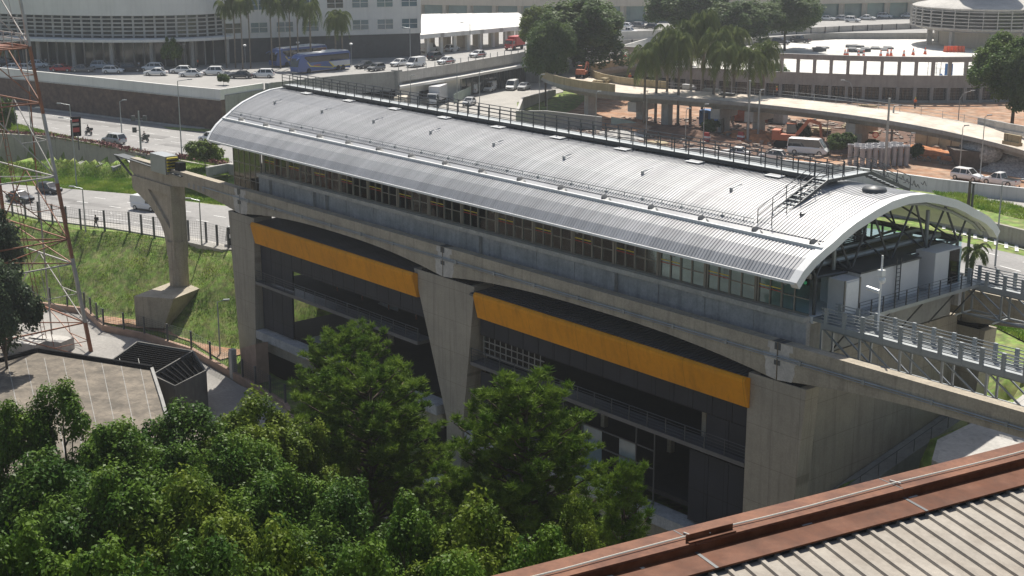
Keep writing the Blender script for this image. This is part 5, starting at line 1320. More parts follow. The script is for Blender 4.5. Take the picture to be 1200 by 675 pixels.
for k, (x, y, D, rp, lb) in enumerate([(2,118,228,17,'small round green tree at the left edge on the grass median'),(202,49,285,14,'small light green tree in front of the curved terminal glass')]):
    p = atD(x,y,D); z0 = (0,TZ)[k]; put_tree(SM, (p.x,p.y,z0), k, (rp/(FP/D)/3.2,)*2+((p.z-z0)/4.4,), lb)
# round shrub tree beside the station
RT = broad_proto(31, 4.4, 3.3, 'leafC', 130, 150, .3, (.4,.8)); p = at(240,205,0); p = at(241,199,0); put_tree(RT, (p.x,p.y,-.3), 0, (.95,.95,.95), 'low round bright green tree beside the left end of the station')
# far trees
PF = [broad_proto(41,13,7.5,'leafF',420,170,.5,(.9,1.7),.22), broad_proto(42,12,7,'leafF',400,170,.5,(.9,1.7),.22), broad_proto(43,10,5.5,'leafC',300,170,.42,(.7,1.3),.22), broad_proto(44,17,7,'leafR',420,170,.45,(.8,1.6),.12)]
FT = [(0,674,10,285,72,TZ-3,'big round dark tree behind the concrete portal frame'),(1,640,40,270,34,1,'dark tree left of the big round tree above the service building'),(1,815,-8,330,50,PZ,'wide green tree behind the palms, left one of the back row'),(0,868,8,325,52,PZ,'wide green tree behind the palms, middle one of the back row'),(1,922,4,335,46,PZ,'wide green tree behind the hoarding, right one of the back row'),(2,628,14,310,24,TZ,'pale yellowish tree at the end of the white canopy'),
 (3,1194,46,232,50,0,'bright green tree at the right edge in front of the car deck'),(0,1212,66,226,36,0,'darker green tree cut by the right edge beside the bright one')]
for k, (i,x,y,D,rp,z0,lb) in enumerate(FT):
    p = atD(x,y,D); put_tree(PF[i], (p.x,p.y,z0), k*1.9, (rp/(FP/D)/(7.5,7,5.5,7)[i],)*2+((p.z-z0)/(13,12,10,17)[i],), lb)
# palms
def palm_proto(seed, H, nf=22, L=4.2, thin=.2):
    r = np.random.default_rng(seed); rnd = random.Random(seed); o = bpy.data.objects.new('palm_tree', None); col.objects.link(o); W[o.name] = (0,0,0)
    m = MB(); m.path([V((0,0,-.4)),V((.08,0,H*.5)),V((.12,.05,H))], thin*1.15, 8, thin*.8); m.build('trunk', M['pbark'], o, True)
    vs = []; fs = []
    for i in range(nf):
        a = 2*pi*i/nf*2.618; el = rnd.uniform(-.25,1.15); ln = L*rnd.uniform(.8,1.1); prev = None; seg = 11; p = V((.12,.05,H)); d = V((cos(a)*cos(el),sin(a)*cos(el),sin(el)))
        for k in range(seg):
            q = p+d*(ln/seg); side = d.cross(V((0,0,1))).normalized(); w_ = .9*ln/4.2*(sin(pi*(k+.8)/(seg+.6))**.6)
            for sg in (1,-1):
                for j in (0,.5):
                    b = p.lerp(q,j); tipv = b+side*sg*w_*rnd.uniform(.8,1.1)+d*.35+V((0,0,-w_*rnd.uniform(.45,1.0))); o_ = len(vs); vs += [tuple(b), tuple(b+d*.2), tuple(tipv)]; fs.append((o_,o_+1,o_+2))
            o_ = len(vs); vs += [tuple(p-side*.04),tuple(p+side*.04),tuple(q)]; fs.append((o_,o_+1,o_+2))
            p = q; d = (d+V((0,0,-.2-.05*k*.3))).normalized()
    npmesh('crown', np.array(vs), np.array(fs), M['palm'], o); return o
PM = [palm_proto(51,11,26,3.6,.17), palm_proto(52,8.5,30,4.6,.24), palm_proto(53,3.5,16,2.0,.12)]
fp = [(262,6,284,0,'leftmost tall slender palm before the terminal'),(272,-6,283,0,'second tall slender palm from the left before the terminal'),(281,4,282,0,'third tall slender palm, in the left clump by the terminal'),(290,-4,283,0,'tall palm at the right side of the left clump by the terminal'),(316,-2,284,0,'tall palm left of the coach roof, first of the middle clump'),(326,6,283,0,'lower palm in the middle clump behind the coach'),(338,-6,284,0,'tallest palm of the middle clump behind the coach'),(347,2,283,0,'palm at the right of the middle clump behind the coach'),(362,10,281,1,'full crowned palm above the coach'),(392,22,284,1,'twin palm standing left above the rear of the coach'),(400,20,285,1,'twin palm standing right above the rear of the coach')]
for k, (x,y,D,i,lb) in enumerate(fp): p = atD(x,y,D); put_tree(PM[i], (p.x,p.y,TZ), k*.9, ((.78,.72)[i],)*2+((p.z-TZ)/(11,8.5)[i],), lb, 'palms before the terminal')
rp_ = [(770,58,246,'leftmost palm of the grove behind the ramp'),(783,44,248,'palm second from the left in the grove behind the ramp'),(797,50,243,'palm third from the left in the grove behind the ramp'),(812,38,250,'tall palm left of the middle of the grove'),(826,28,252,'tallest palm in the middle of the grove'),(838,48,244,'palm just right of the tallest one in the grove'),(850,62,240,'low drooping palm in the front of the grove'),(862,44,252,'palm right of the middle at the back of the grove'),(880,66,242,'low palm near the right end of the grove'),(896,60,246,'rightmost palm of the grove with an upright young leaf'),(756,66,244,'small palm outside the left end of the grove')]
for k, (x,y,D,lb) in enumerate(rp_): p = atD(x,y,D); put_tree(PM[1], (p.x,p.y,.5), k*1.3, (.95,.95,(p.z-.5)/8.5), lb, 'palms behind the ramp')
p = at(1137,337,0); put_tree(PM[2], (p.x,p.y,0), 0, (1.0,1.0,1.1), 'small slender palm on the verge beyond the rear walkway')
# creepers at the foot of the rotunda palms
SH = broad_proto(61, 3.2, 1.8, 'leafF', 60, 110, .4, (.5,.9)); SH.name = 'shrub'
for k, (x,y,s,lb) in enumerate([(905,108,1.5,'tall leafy shrub at the right end of the palm grove'),(775,104,.8,'low shrub at the left foot of the palms'),(832,160,.7,'small yellow green shrub by a ramp pier on the red soil'),(940,168,.8,'leafy bush next to the excavator on the site'),(985,183,.9,'young green bush in front of the stacked pipes'),(1072,188,.6,'weeds at the right end of the pipe stack'),(1172,190,.8,'bright green bush beside the rusty skip'),(262,100,.5,'small round bush before the terminal entrance'),(1022,178,.5,'small bush in front of the middle of the pipe stack')]):
    z = TZ if k == 7 else 0; p = at(x,y,z); put_tree(SH, tuple(p), k, s, lb, None, 'shrub')
# ================= VEHICLES =================
def paint(name, c, metal=.0): 
    if name not in M: M[name] = mat(name, c, .28, metal, var=0, spec=.7)
    return M[name]
PAINT = {'white':(.75,.75,.74),'silver':(.5,.51,.52),'grey':(.16,.165,.17),'dark':(.03,.034,.042),'red':(.45,.03,.03),'blue':(.03,.06,.2),'beige':(.5,.46,.38)}
KIND = {  # length, width, height, belt, hood end, windscreen top, rear roof, rear belt  (fractions of length from the nose)
 'hatch':(4.0,1.72,1.5,.9,.25,.42,.86,.985,.92),'sedan':(4.5,1.76,1.46,.88,.27,.44,.72,.87,.92),'suv':(4.4,1.84,1.68,1.0,.26,.4,.88,.985,.98),'pickup':(5.2,1.85,1.78,1.05,.25,.37,.55,.6,1.02),'van':(4.6,1.85,2.0,1.05,.17,.33,.97,.995,1.0),'minibus':(6.2,2.1,2.5,1.25,.1,.22,.98,.995,1.2)}
def car(kind, colr, label, loc, ang, group=None, name=None):
    L, Wd, H, belt, h0, w1, r1, rb, hood = KIND[kind]; t = thing(name or {'pickup':'pickup_truck','van':'delivery_van','minibus':'minibus'}.get(kind,'parked_car'), label, {'pickup':'pickup','van':'van','minibus':'minibus'}.get(kind,'car'), (0,0,0), group)
    P = paint('paint_'+colr, PAINT[colr]); X = lambda f: L/2-f*L; hw = Wd/2
    st_ = [(0,.42,.62,.80),(.02,.28,.74,.92),(.08,.24,hood-.12,.98),(h0,.24,hood,1),(.42,.24,belt,1),(rb-.08,.24,belt,1),(.96,.26,belt-.03 if kind != 'sedan' else belt-.02,.97),(.99,.32,belt-.1,.92),(1,.45,belt-.25,.85)]
    if kind == 'pickup': st_ = [s if s[0] < .9 else (s[0],s[1],min(s[2],belt),s[3]) for s in st_]
    vs = []; fs = []
    for f, zb, zt, wf in st_:
        x = X(f); w = hw*wf
        vs += [(x,-w*.9,zb),(x,-w,zb+.14),(x,-w,zt-.16),(x,-w*.9,zt),(x,w*.9,zt),(x,w,zt-.16),(x,w,zb+.14),(x,w*.9,zb)]
    n = len(st_)
    for i in range(n-1):
        for j in range(8): fs.append((8*i+j,8*i+(j+1)%8,8*i+8+(j+1)%8,8*i+8+j))
    fs += [tuple(range(7,-1,-1)), tuple(range(8*n-8,8*n))]
    MB().add(vs, fs).build('body', P, t)
    b0, b1 = .9*hw, .74*hw if kind not in ('van','minibus') else .84*hw
    za = belt-.03
    def cab(f0,f1,f2,f3,z1,nm,mt,wa=b0,wb=b1,grow=0):
        m = MB(); m.hexa([(X(f3),-wa,za),(X(f0),-wa,za),(X(f0),wa,za),(X(f3),wa,za)],[(X(f2),-wb,z1),(X(f1),-wb,z1),(X(f1),wb,z1),(X(f2),wb,z1)]); return m.build(nm, mt, t)
    g = cab(h0-.01, w1, r1, rb, H-.06, 'window', M['carglass'])
    m = MB(); e = .03; m.hexa([(X(r1)-e,-b1-e,H-.09),(X(w1)+e,-b1-e,H-.09),(X(w1)+e,b1+e,H-.09),(X(r1)-e,b1+e,H-.09)],[(X(r1-.02),-b1*.85,H),(X(w1+.03),-b1*.85,H),(X(w1+.03),b1*.85,H),(X(r1-.02),b1*.85,H)]); m.build('roof', P, t)
    for sy in (1,-1):
        m = MB(); top_ = []
        m.bar((X(h0-.01),sy*b0,za),(X(w1),sy*(b1+.01),H-.07),.09,.07); m.bar((X(rb),sy*b0,za),(X(r1),sy*(b1+.01),H-.07),.12,.08); m.bar((X(w1),sy*(b1+.01),H-.07),(X(r1),sy*(b1+.01),H-.07),.08,.07)
        for f in ((.56,) if kind in ('hatch','sedan') else (.45,.66) if kind == 'suv' else (.47,) if kind == 'pickup' else ()):
            f2 = f if f < r1 else r1-.03; m.bar((X(f2),sy*(b0+.0),za),(X(f2),sy*(b1+.01),H-.07),.08,.06)
        m.build('side_frame', P, t)
    if kind == 'van':   # panel sides behind the cab
        m = MB(); f0, z1 = .42, H-.08; m.hexa([(X(rb)-.01,-b0-.02,za),(X(f0),-b0-.02,za),(X(f0),b0+.02,za),(X(rb)-.01,b0+.02,za)],[(X(r1)-.01,-b1-.02,z1),(X(f0),-b1-.02,z1),(X(f0),b1+.02,z1),(X(r1)-.01,b1+.02,z1)]); m.build('cargo_panel', P, t)
    if kind == 'pickup':
        m = MB(); m.box(X(.985),-hw*.86,belt-.02,X(.62),hw*.86,belt+.005); m.build('bed', M['dark'], t)
    wr = .33 if kind not in ('pickup','minibus') else .39
    for fx in (.19,.81):
        for sy in (1,-1):
            m = MB(); m.tube((X(fx),sy*(hw-.2),wr),(X(fx),sy*(hw+.02),wr),wr,12); w_ = m.build('wheel', M['tyre'], t); m = MB(); m.tube((X(fx),sy*(hw+.015),wr),(X(fx),sy*(hw+.03),wr),wr*.6,10); m.build('rim', M['chrome'], w_)
    for sy in (1,-1):
        MB().box(X(.035),sy*hw*.55-.2,.62,X(.008),sy*hw*.55+.2,.78).build('headlight', M['headl'], t); MB().box(X(.985),sy*hw*.68-.14,belt-.3,X(.998),sy*hw*.68+.14,belt-.08).build('taillight', M['taill'], t)
        m = MB(); m.box(X(h0+.08),sy*(hw+.02)-.1,belt,X(h0+.04),sy*(hw+.02)+.1,belt+.14); m.build('mirror', P, t)
    MB().box(X(.004),-.5,.42,X(-.006),.5,.6).build('grille', M['dark'], t)
    place(t, loc, ang); return t
def pc(kind, colr, x, y, z, ang, label, group=None): p = at(x,y,z); return car(kind, colr, label, (p.x,p.y,z+.03), R(ang), group)
AV = math.degrees(atan2(*(V(P2(100,150))-V(P2(0,136.5))).yx)); LC = math.degrees(atan2(*(V(P2(150,245))-V(P2(90,236))).yx))
pc('suv','silver',134,168,0,AV+180,'silver sport utility car driving left on the upper carriageway')
pc('pickup','white',249,167,0,AV+180,'white pickup driving behind the left end of the station roof'); pc('sedan','white',238,182,0,AV+184,'white car half hidden by the round tree beside the station')
pc('hatch','dark',58,226,LZ,LC,'dark hatchback on the lower carriageway behind the lattice tower'); pc('sedan','dark',24,236,LZ,LC-4,'dark sedan with sun glinting on it at the left edge')
pc('van','white',173,246,LZ,LC+3,'white van half hidden by the flared pier')
g = 'cars parked in front of the terminal'
TA = math.degrees(atan2(*(V(P2(180,84,TZ))-V(P2(100,83,TZ))).yx))
lst = [('suv','dark',10,78,0,'dark car at the left edge in the back row before the terminal'),('sedan','white',17,83,8,'white sedan at the left edge nearest the parapet'),('hatch','white',46,79,5,'white car behind the left side of the lattice tower leg'),('hatch','silver',32,83.5,0,'silver car between the lattice legs near the parapet'),('sedan','red',73,84,0,'only red car in front of the curved terminal'),('sedan','grey',98,84.5,0,'grey car right of the red one'),('suv','silver',120,81,4,'silver car behind the white hatchback'),('hatch','white',133,86,5,'white hatchback close to the parapet between two dark cars'),('suv','dark',154,84,10,'dark car with red tail lights right of the white hatchback'),('suv','white',178,83.5,185,'white sport utility car left of the small tree, rear one of a pair'),('sedan','white',183,88.5,183,'white sedan left of the small tree, front one of a pair'),('hatch','white',212,86,184,'white hatchback right of the small tree'),('sedan','white',224,90,184,'white sedan with a roof rack near the parapet right of the small tree'),('suv','white',249,88,186,'white sport utility car before the bright green lawn'),('sedan','dark',282,92,184,'dark car left of the coach'),('suv','white',308,91,184,'white car right in front of the coach nose'),('hatch','dark',73,76.5,0,'dark small car behind the red car'),('sedan','grey',135,79,0,'grey car in the shade of the terminal canopy')]
for k,c_,x,y,da,lb in lst: pc(k,c_,x,y,TZ,TA+da,lb,g)
g = 'cars on the upper road beside the white canopy'; RA = math.degrees(atan2(*(V(P2(540,70,TZ))-V(P2(470,80,TZ))).yx))
for k,c_,x,y,da,lb in [('sedan','dark',427,80,180,'dark car behind the coach rear'),('hatch','grey',441,83,180,'grey car on the upper road just right of the coach'),('sedan','white',468,77.5,180,'white car on the upper road between coach and van'),('van','white',487,78.5,180,'white van on the upper road by the parapet'),('suv','dark',511,70,0,'dark sport utility car on the upper road before the canopy'),('sedan','white',523,75,180,'white taxi with red panels next to the dark sport utility car'),('sedan','white',560,67,180,'white taxi with red panels farther along the parapet'),('van','white',503,61,0,'white van parked under the near end of the canopy'),('hatch','white',530,60,0,'white car parked under the middle of the canopy')]:
    o = pc(k,c_,x,y,TZ,RA+da,lb,g)
    if 'taxi' in lb:
        for sy in (1,-1): MB().box(-1.3,sy*.885-.004,.45,1.2,sy*.885+.004,.72).build('red_panel', M['redp'], o)
# cars in the car park
g = 'vehicles in the car park under the upper road'
PA = RA
for k,c_,x,y,da,lb in [('sedan','silver',550,123,200,'silver sedan alone in the middle of the car park'),('sedan','silver',614,105,195,'silver sedan at the right end of the car park'),('van','white',574,107,200,'white van, middle one of the three parked vans'),('van','white',600,105,200,'white van with a red mark, rightmost of the parked vans'),('van','white',556,109,25,'white van behind the green net, leftmost of the parked vans'),('pickup','dark',508,135,205,'dark pickup behind the roof railing in the car park'),('hatch','red',410,119,200,'red car under the overpass behind the railing'),('sedan','grey',530,141,200,'grey car close to the roof railing in the car park')]: pc(k,c_,x,y,.05,PA+da,lb,g)
def truck(label, loc, ang, cabc, L=6.5, bh=2.4, boxc='white2', name='box_truck', group=None, cat='truck'):
    t = thing(name, label, cat, (0,0,0), group); P = paint('paint_'+cabc, PAINT[cabc])
    m = MB(); m.hexa([(L/2-1.7,-1.02,.5),(L/2,-1.0,.5),(L/2,1.0,.5),(L/2-1.7,1.02,.5)],[(L/2-1.7,-.95,2.3),(L/2-.35,-.9,2.3),(L/2-.35,.9,2.3),(L/2-1.7,.95,2.3)]); m.build('cab', P, t)
    m = MB(); m.hexa([(L/2-.16,-.88,1.45),(L/2-.08,-.88,1.4),(L/2-.08,.88,1.4),(L/2-.16,.88,1.45)],[(L/2-.36,-.82,2.2),(L/2-.28,-.82,2.15),(L/2-.28,.82,2.15),(L/2-.36,.82,2.2)]); m.build('windscreen', M['carglass'], t)
    m = MB()
    for sy in (1,-1): m.box(L/2-1.4,sy*.98-.03,1.4,L/2-.45,sy*.98+.03,2.1)
    m.build('window', M['carglass'], t)
    MB().box(-L/2,-1.1,.95,L/2-1.85,1.1,.95+bh).build('box', M[boxc], t); MB().box(-L/2,-.5,.5,L/2-.4,.5,.95).build('chassis', M['dark'], t)
    for fx in (L/2-1.0,-L/2+1.3):
        for sy in (1,-1): m = MB(); m.tube((fx,sy*.75,.48),(fx,sy*1.08,.48),.48,12); m.build('wheel', M['tyre'], t)
    for sy in (1,-1): MB().box(L/2-.02,sy*.75-.15,.7,L/2+.03,sy*.75+.15,.9).build('headlight', M['headl'], t)
    place(t, loc, ang); return t
def pt_(label, x, y, z, ang, *a, **k): p = at(x,y,z); return truck(label, (p.x,p.y,z+.03), R(ang), *a, **k)
pt_('white box truck with a tall box in the car park', 512,122,.05,RA+200,'white',7,2.6,group=g); pt_('white box truck half behind the roof railing, left one', 452,124,.05,RA+30,'white',6,2.3,group=g); pt_('beige box truck beside the service building wall', 470,131,.05,RA+205,'beige',5.5,1.8,'beige',group=g)
pt_('white lorry with a pale container parked behind the vans', 580,94,.05,RA+10,'white',8,2.3,'lgrey',group=g)
pt_('red lorry at the end of the white canopy', 603,58,TZ,RA+185,'red',6,2.0,'redp'); pt_('white truck mostly hidden by the left pier on the lower carriageway', 300,290,LZ,LC+180,'white',8,2.6)
pc('pickup','white',736,40,TZ,20,'white pickup on the upper road left of the palms'); 
for k,c_,x,y,lb in [('sedan','white',722,35,'white car in the small car park behind the big tree, leftmost'),('suv','grey',745,33,'grey car in the small car park behind the big tree'),('sedan','white',733,33,'white car in the small car park behind the big tree, middle of the back row'),('hatch','dark',762,34,'dark car in the small car park next to the palms')]: pc(k,c_,x,y,TZ,200,lb,'cars behind the big round tree')
g = 'cars along the long terminal'
for k,c_,x,y,lb in [('sedan','white',970,24,'white car at the left end of the row along the long terminal'),('hatch','silver',988,24,'silver car second in the row along the long terminal'),('suv','white',999,26,'white sport utility car parked in front of the row along the long terminal'),('sedan','white',1017,23.5,'white car in the middle of the row along the long terminal'),('suv','white',1037,21.5,'white sport utility car fourth in the row along the long terminal'),('sedan','white',1065,21,'white car in the row nearest the control tower')]: pc(k,c_,x,y,TZ,20,lb,g)
pc('minibus','white',947,181,.05,25,'white minibus on the construction site by the excavator'); pc('hatch','white',905,187,.05,205,'white car behind the site wall, left of the minibus'); pc('sedan','white',862,183,.05,205,'white car behind the site wall, farther left')
pc('suv','white',1133,211,.05,5,'white sport utility car parked behind the site wall'); pc('pickup','white',1172,217,.05,183,'white pickup parked behind the site wall at right')
pc('sedan','silver',512,566,-12.1,40,'silver car glimpsed between the pines on the valley road'); 
# dark deck cars
pc('suv','dark',915,52,PZ,10,'dark car parked on the car deck by the palms'); pc('pickup','dark',938,50,PZ,190,'dark pickup on the car deck beside the hoarding')
# coaches
def coach(label, loc, ang, c1):
    t = thing('coach', label, 'bus', (0,0,0)); L = 13.2; P = paint('paint_'+c1, PAINT[c1] if c1 != 'cblue' else (.06,.11,.3)) if c1 in PAINT else paint('paint_cblue', (.06,.11,.3))
    prof = [(-L/2,.35),(L/2-.1,.35),(L/2,1.1),(L/2-.25,2.4),(L/2-.9,3.45),(L/2-1.6,3.62),(-L/2+.3,3.62),(-L/2,3.3)]
    MB().pry(prof, -1.25, 1.25).build('body', P, t)
    m = MB(); m.pry([(-L/2+.2,2.0),(L/2-2.8,2.0),(L/2-1.6,2.9),(L/2-1.7,3.2),(-L/2+.2,3.2)], -1.27, 1.27); m.build('window', M['carglass'], t)
    m = MB(); m.pry([(L/2-.02,1.35),(L/2+.015,1.3),(L/2-.22,2.42),(L/2-.85,3.3),(L/2-.92,3.25)], -1.15, 1.15); m.build('windscreen', M['carglass'], t)
    MB().box(-L/2+.4,-1.15,3.6,L/2-1.8,1.15,3.75).build('roof', M['white'], t); MB().box(-4,-.9,3.74,-1,.9,3.95).build('air_conditioner', M['white'], t)
    MB().pry([(-L/2+.05,.9),(-L/2+.05,1.85),(-1.2,1.85),(-2.4,.9)], -1.262, 1.262).build('white_swoosh', M['white2'], t)
    m = MB(); m.pry([(-L/2+.05,.75),(-2.2,.75),(-1.0,1.85),(-1.25,1.85),(-2.5,.9),(-L/2+.05,.9)], -1.266, 1.266); m.pry([(-2.2,.6),(L/2-2.9,1.25),(L/2-2.2,2.1),(L/2-2.4,2.1),(L/2-3.1,1.4),(-2.2,.75)], -1.264, 1.264); m.build('gold_stripe', M['ystripe'], t)
    MB().box(1.0,-1.267,1.3,2.8,1.267,1.5).build('emblem', M['ctorange'], t)
    for fx in (L/2-2.6,-L/2+3.2,-L/2+1.9):
        for sy in (1,-1): m = MB(); m.tube((fx,sy*.95,.5),(fx,sy*1.275,.5),.5,12); m.build('wheel', M['tyre'], t)
    for sy in (1,-1): m = MB(); m.bar((L/2-.3,sy*1.2,3.1),(L/2+.5,sy*1.45,2.7),.12,.12); m.build('mirror', P, t)
    place(t, loc, ang); return t
p = at(376,83.5,TZ); coach('long blue and white coach with gold stripes on the upper road', (p.x,p.y,TZ+.03), R(RA+172), 'cblue'); p = at(350,76,TZ); coach('second blue coach standing just behind the first one', (p.x,p.y,TZ+.03), R(RA+172), 'cblue')
# ================= PEOPLE =================
def skinbody(name, joints, edges, radii, mt, parent):
    me = bpy.data.meshes.new(name); me.from_pydata(joints, edges, []); o = bpy.data.objects.new(name, me); col.objects.link(o)
    md = o.modifiers.new('s', 'SKIN'); me.update()
    for i, r_ in enumerate(radii): me.skin_vertices[0].data[i].radius = r_ if isinstance(r_, tuple) else (r_, r_)
    me.skin_vertices[0].data[0].use_root = True
    o.modifiers.new('u', 'SUBSURF').levels = 1
    dg = bpy.context.evaluated_depsgraph_get(); nm = bpy.data.meshes.new_from_object(o.evaluated_get(dg)); 
    o.modifiers.clear(); o.data = nm; bpy.data.meshes.remove(me); nm.name = name; nm.materials.clear(); nm.materials.append(mt)
    nm.polygons.foreach_set('use_smooth', [True]*len(nm.polygons)); o.parent = parent; W[o.name] = W.get(parent.name,(0,0,0)); return o
def person(pose, top, legs, head, label, loc, ang, group=None):
    t = thing('person', label, 'person', (0,0,0), group)
    if pose == 'sit':
        J = [(0,0,.62),(.02,0,.85),(.05,0,1.12),(.08,0,1.3),(.12,0,1.42),(.13,0,1.56),(.04,.2,1.26),(.22,.27,1.02),(.48,.24,1.0),(.55,.23,1.0),(.04,-.2,1.26),(.22,-.27,1.02),(.48,-.24,1.0),(.55,-.23,1.0),(.05,.11,.6),(.42,.16,.58),(.3,.15,.2),(.42,.15,.14),(.05,-.11,.6),(.42,-.16,.58),(.3,-.15,.2),(.42,-.15,.14)]
    else:
        s = .26 if pose == 'walk' else .03; a_ = .22 if pose == 'walk' else .04
        J = [(0,0,.95),(0,0,1.12),(.02,0,1.3),(.02,0,1.44),(.03,0,1.53),(.05,0,1.66),(.02,.19,1.42),(-a_*.6,.25,1.16),(a_*.2,.25,.93),(a_*.4,.24,.84),(.02,-.19,1.42),(a_*.8,-.25,1.16),(a_*1.9,-.24,.96),(a_*2.2,-.23,.88),(0,.1,.9),(s*.75,.1,.5),(s*.8,.1,.08),(s*.8+.17,.1,.04),(0,-.1,.9),(-s*.25,-.1,.5),(-s*1.2,-.1,.12),(-s*1.2+.16,-.1,.04)]
    E = [(0,1),(1,2),(2,3),(3,4),(4,5),(3,6),(6,7),(7,8),(8,9),(3,10),(10,11),(11,12),(12,13),(0,14),(14,15),(15,16),(16,17),(0,18),(18,19),(19,20),(20,21)]
    rad = [.12,(.13,.1),(.15,.11),(.11,.08),.055,.1,.065,.05,.04,.042,.065,.05,.04,.042,.09,.065,.045,.04,.09,.065,.045,.04]
    skinbody('body', J, E, rad, M['skin'], t)
    skinbody('shirt', [J[i] for i in (0,1,2,3,6,7,10,11)], [(0,1),(1,2),(2,3),(3,4),(4,5),(3,6),(6,7)], [(.15,.12),(.155,.12),(.175,.13),(.12,.09),.085,.07,.085,.07], M[top], t)
    skinbody('trousers', [J[i] for i in (0,14,15,16,18,19,20)], [(0,1),(1,2),(2,3),(0,4),(4,5),(5,6)], [(.14,.12),.105,.082,.065,.105,.082,.065], M[legs], t)
    h = V(J[5]); m = MB(); m.ball(tuple(h+V((-.015,0,.05))), .115, .105, .1, 10, 6); m.build('helmet' if head != 'hair' else 'hair', M[head], t, True)
    m = MB(); m.ball(tuple(h+V((.1,0,-.01))), .022, .016, .02, 6, 4); m.build('nose', M['skin'], t, True)
    place(t, loc, ang); return t
def pp(pose, top, legs, head, label, x, y, z, ang, group=None): p = at(x,y,z); return person(pose, top, legs, head, label, (p.x,p.y,z), R(ang), group)
o = pp('walk','blackc','jean','hair','person in dark clothes with a backpack walking along the sidewalk',113,268,LZ+.12,LC+180)
MB().box(-.36,-.16,1.1,-.14,.16,1.5).build('backpack', M['blackc'], o)
g = 'construction workers in orange vests'
for x,y,z,lb,a_ in [(738,97.5,6,'worker in an orange vest standing at the inner ramp parapet before the palms',120),(910,113.5,6,'worker in an orange vest on the ramp at the right end of the palms',200),(1072,127.5,6,'worker in an orange vest on the ramp in front of the rotunda windows',90),(1131,55,PZ,'worker in an orange vest under the control tower ring',0),(1004,42,PZ,'worker in an orange vest by the hoarding, left one of two',0),(1008,42,PZ,'worker in an orange vest by the hoarding, right one of two',180),(720,72.5,6,'worker in an orange vest at the top of the ramp',60)]: pp('stand','vest','jean','ystripe' if z != PZ else 'vest',lb,x,y,z,a_,g)
for x,y,lb in [(709,73.5,'person in dark clothes at the top of the ramp by the white hoarding, leftmost'),(714,73,'person in dark clothes at the top of the ramp beside the worker')]: pp('stand','blackc','jean','hair',lb,x,y,6,40)
for x,y,lb,tp in [(54,77.5,'person in a white shirt behind the lattice tower leg','whitec'),(163,82,'person in a pale shirt among the cars before the terminal','whitec'),(263,74,'person in a white shirt on the terminal lawn path','whitec'),(232,79,'person in an orange vest by the terminal entrance','vest')]: pp('stand',tp,'jean','hair',lb,x,y,TZ,30)
pp('stand','blackc','blackc','hair','person in black standing before the white site wall',1181,233,.9,200)
for x,y,lb,tp in [(679,283,'person in dark clothes standing behind a platform door near the middle of the station','blackc'),(566,252,'person in a red top behind a platform door left of the middle of the station','redp'),(520,240,'person in pale clothes inside the platform, farthest left of the waiting people','whitec')]:
    p = atY(x,y,79.6); person('stand',tp,'jean','hair',lb,(p.x,79.6,9.5),R(-90))
def moto(label, loc, ang, rider=None):
    t = thing('motorcycle', label, 'motorcycle', (0,0,0))
    for x in (.65,-.62):
        m = MB(); m.tube((x,-.06,.31),(x,.06,.31),.31,14); w_ = m.build('wheel', M['tyre'], t); m = MB(); m.tube((x,-.065,.31),(x,.065,.31),.17,10); m.build('rim', M['chrome'], w_)
    m = MB(); m.hexa([(-.2,-.13,.35),(.3,-.13,.35),(.3,.13,.35),(-.2,.13,.35)],[(-.3,-.11,.72),(.25,-.13,.8),(.25,.13,.8),(-.3,.11,.72)]); m.ball((.18,0,.84),.26,.15,.14,8,6); m.build('frame', M['blackc'], t)
    MB().box(-.7,-.13,.72,-.05,.13,.82).build('seat', M['dark'], t)
    m = MB(); m.tube((.65,.07,.31),(.42,.07,.98),.03,5); m.tube((.65,-.07,.31),(.42,-.07,.98),.03,5); m.build('fork', M['chrome'], t)
    m = MB(); m.tube((.4,-.36,1.02),(.4,.36,1.02),.025,5); m.build('handlebar', M['dark'], t)
    MB().ball((.55,0,.86),.1,.1,.1,8,5).build('headlight', M['headl'], t); MB().box(-.82,-.09,.66,-.72,.09,.74).build('taillight', M['taill'], t)
    MB().box(-.95,-.22,.82,-.5,.22,1.2).build('top_box', M['blackc'], t)
    place(t, loc, ang)
    if rider: person('sit','blackc','jean','dark',rider,loc,ang)
for x,y,l1,l2 in [(104,158,'motorcycle ridden left on the upper carriageway ahead of the silver car','rider in black on the motorcycle ahead of the silver car'),(170,166,'motorcycle following the silver car beside the signal pole','rider in black on the motorcycle behind the silver car')]: p = at(x,y,0); moto(l1, (p.x,p.y,.03), R(AV+180), l2)
p = at(1192,233,.9); moto('motorcycle parked by the white site wall', (p.x,p.y,.93), R(40), 'person sitting on the parked motorcycle by the site wall')
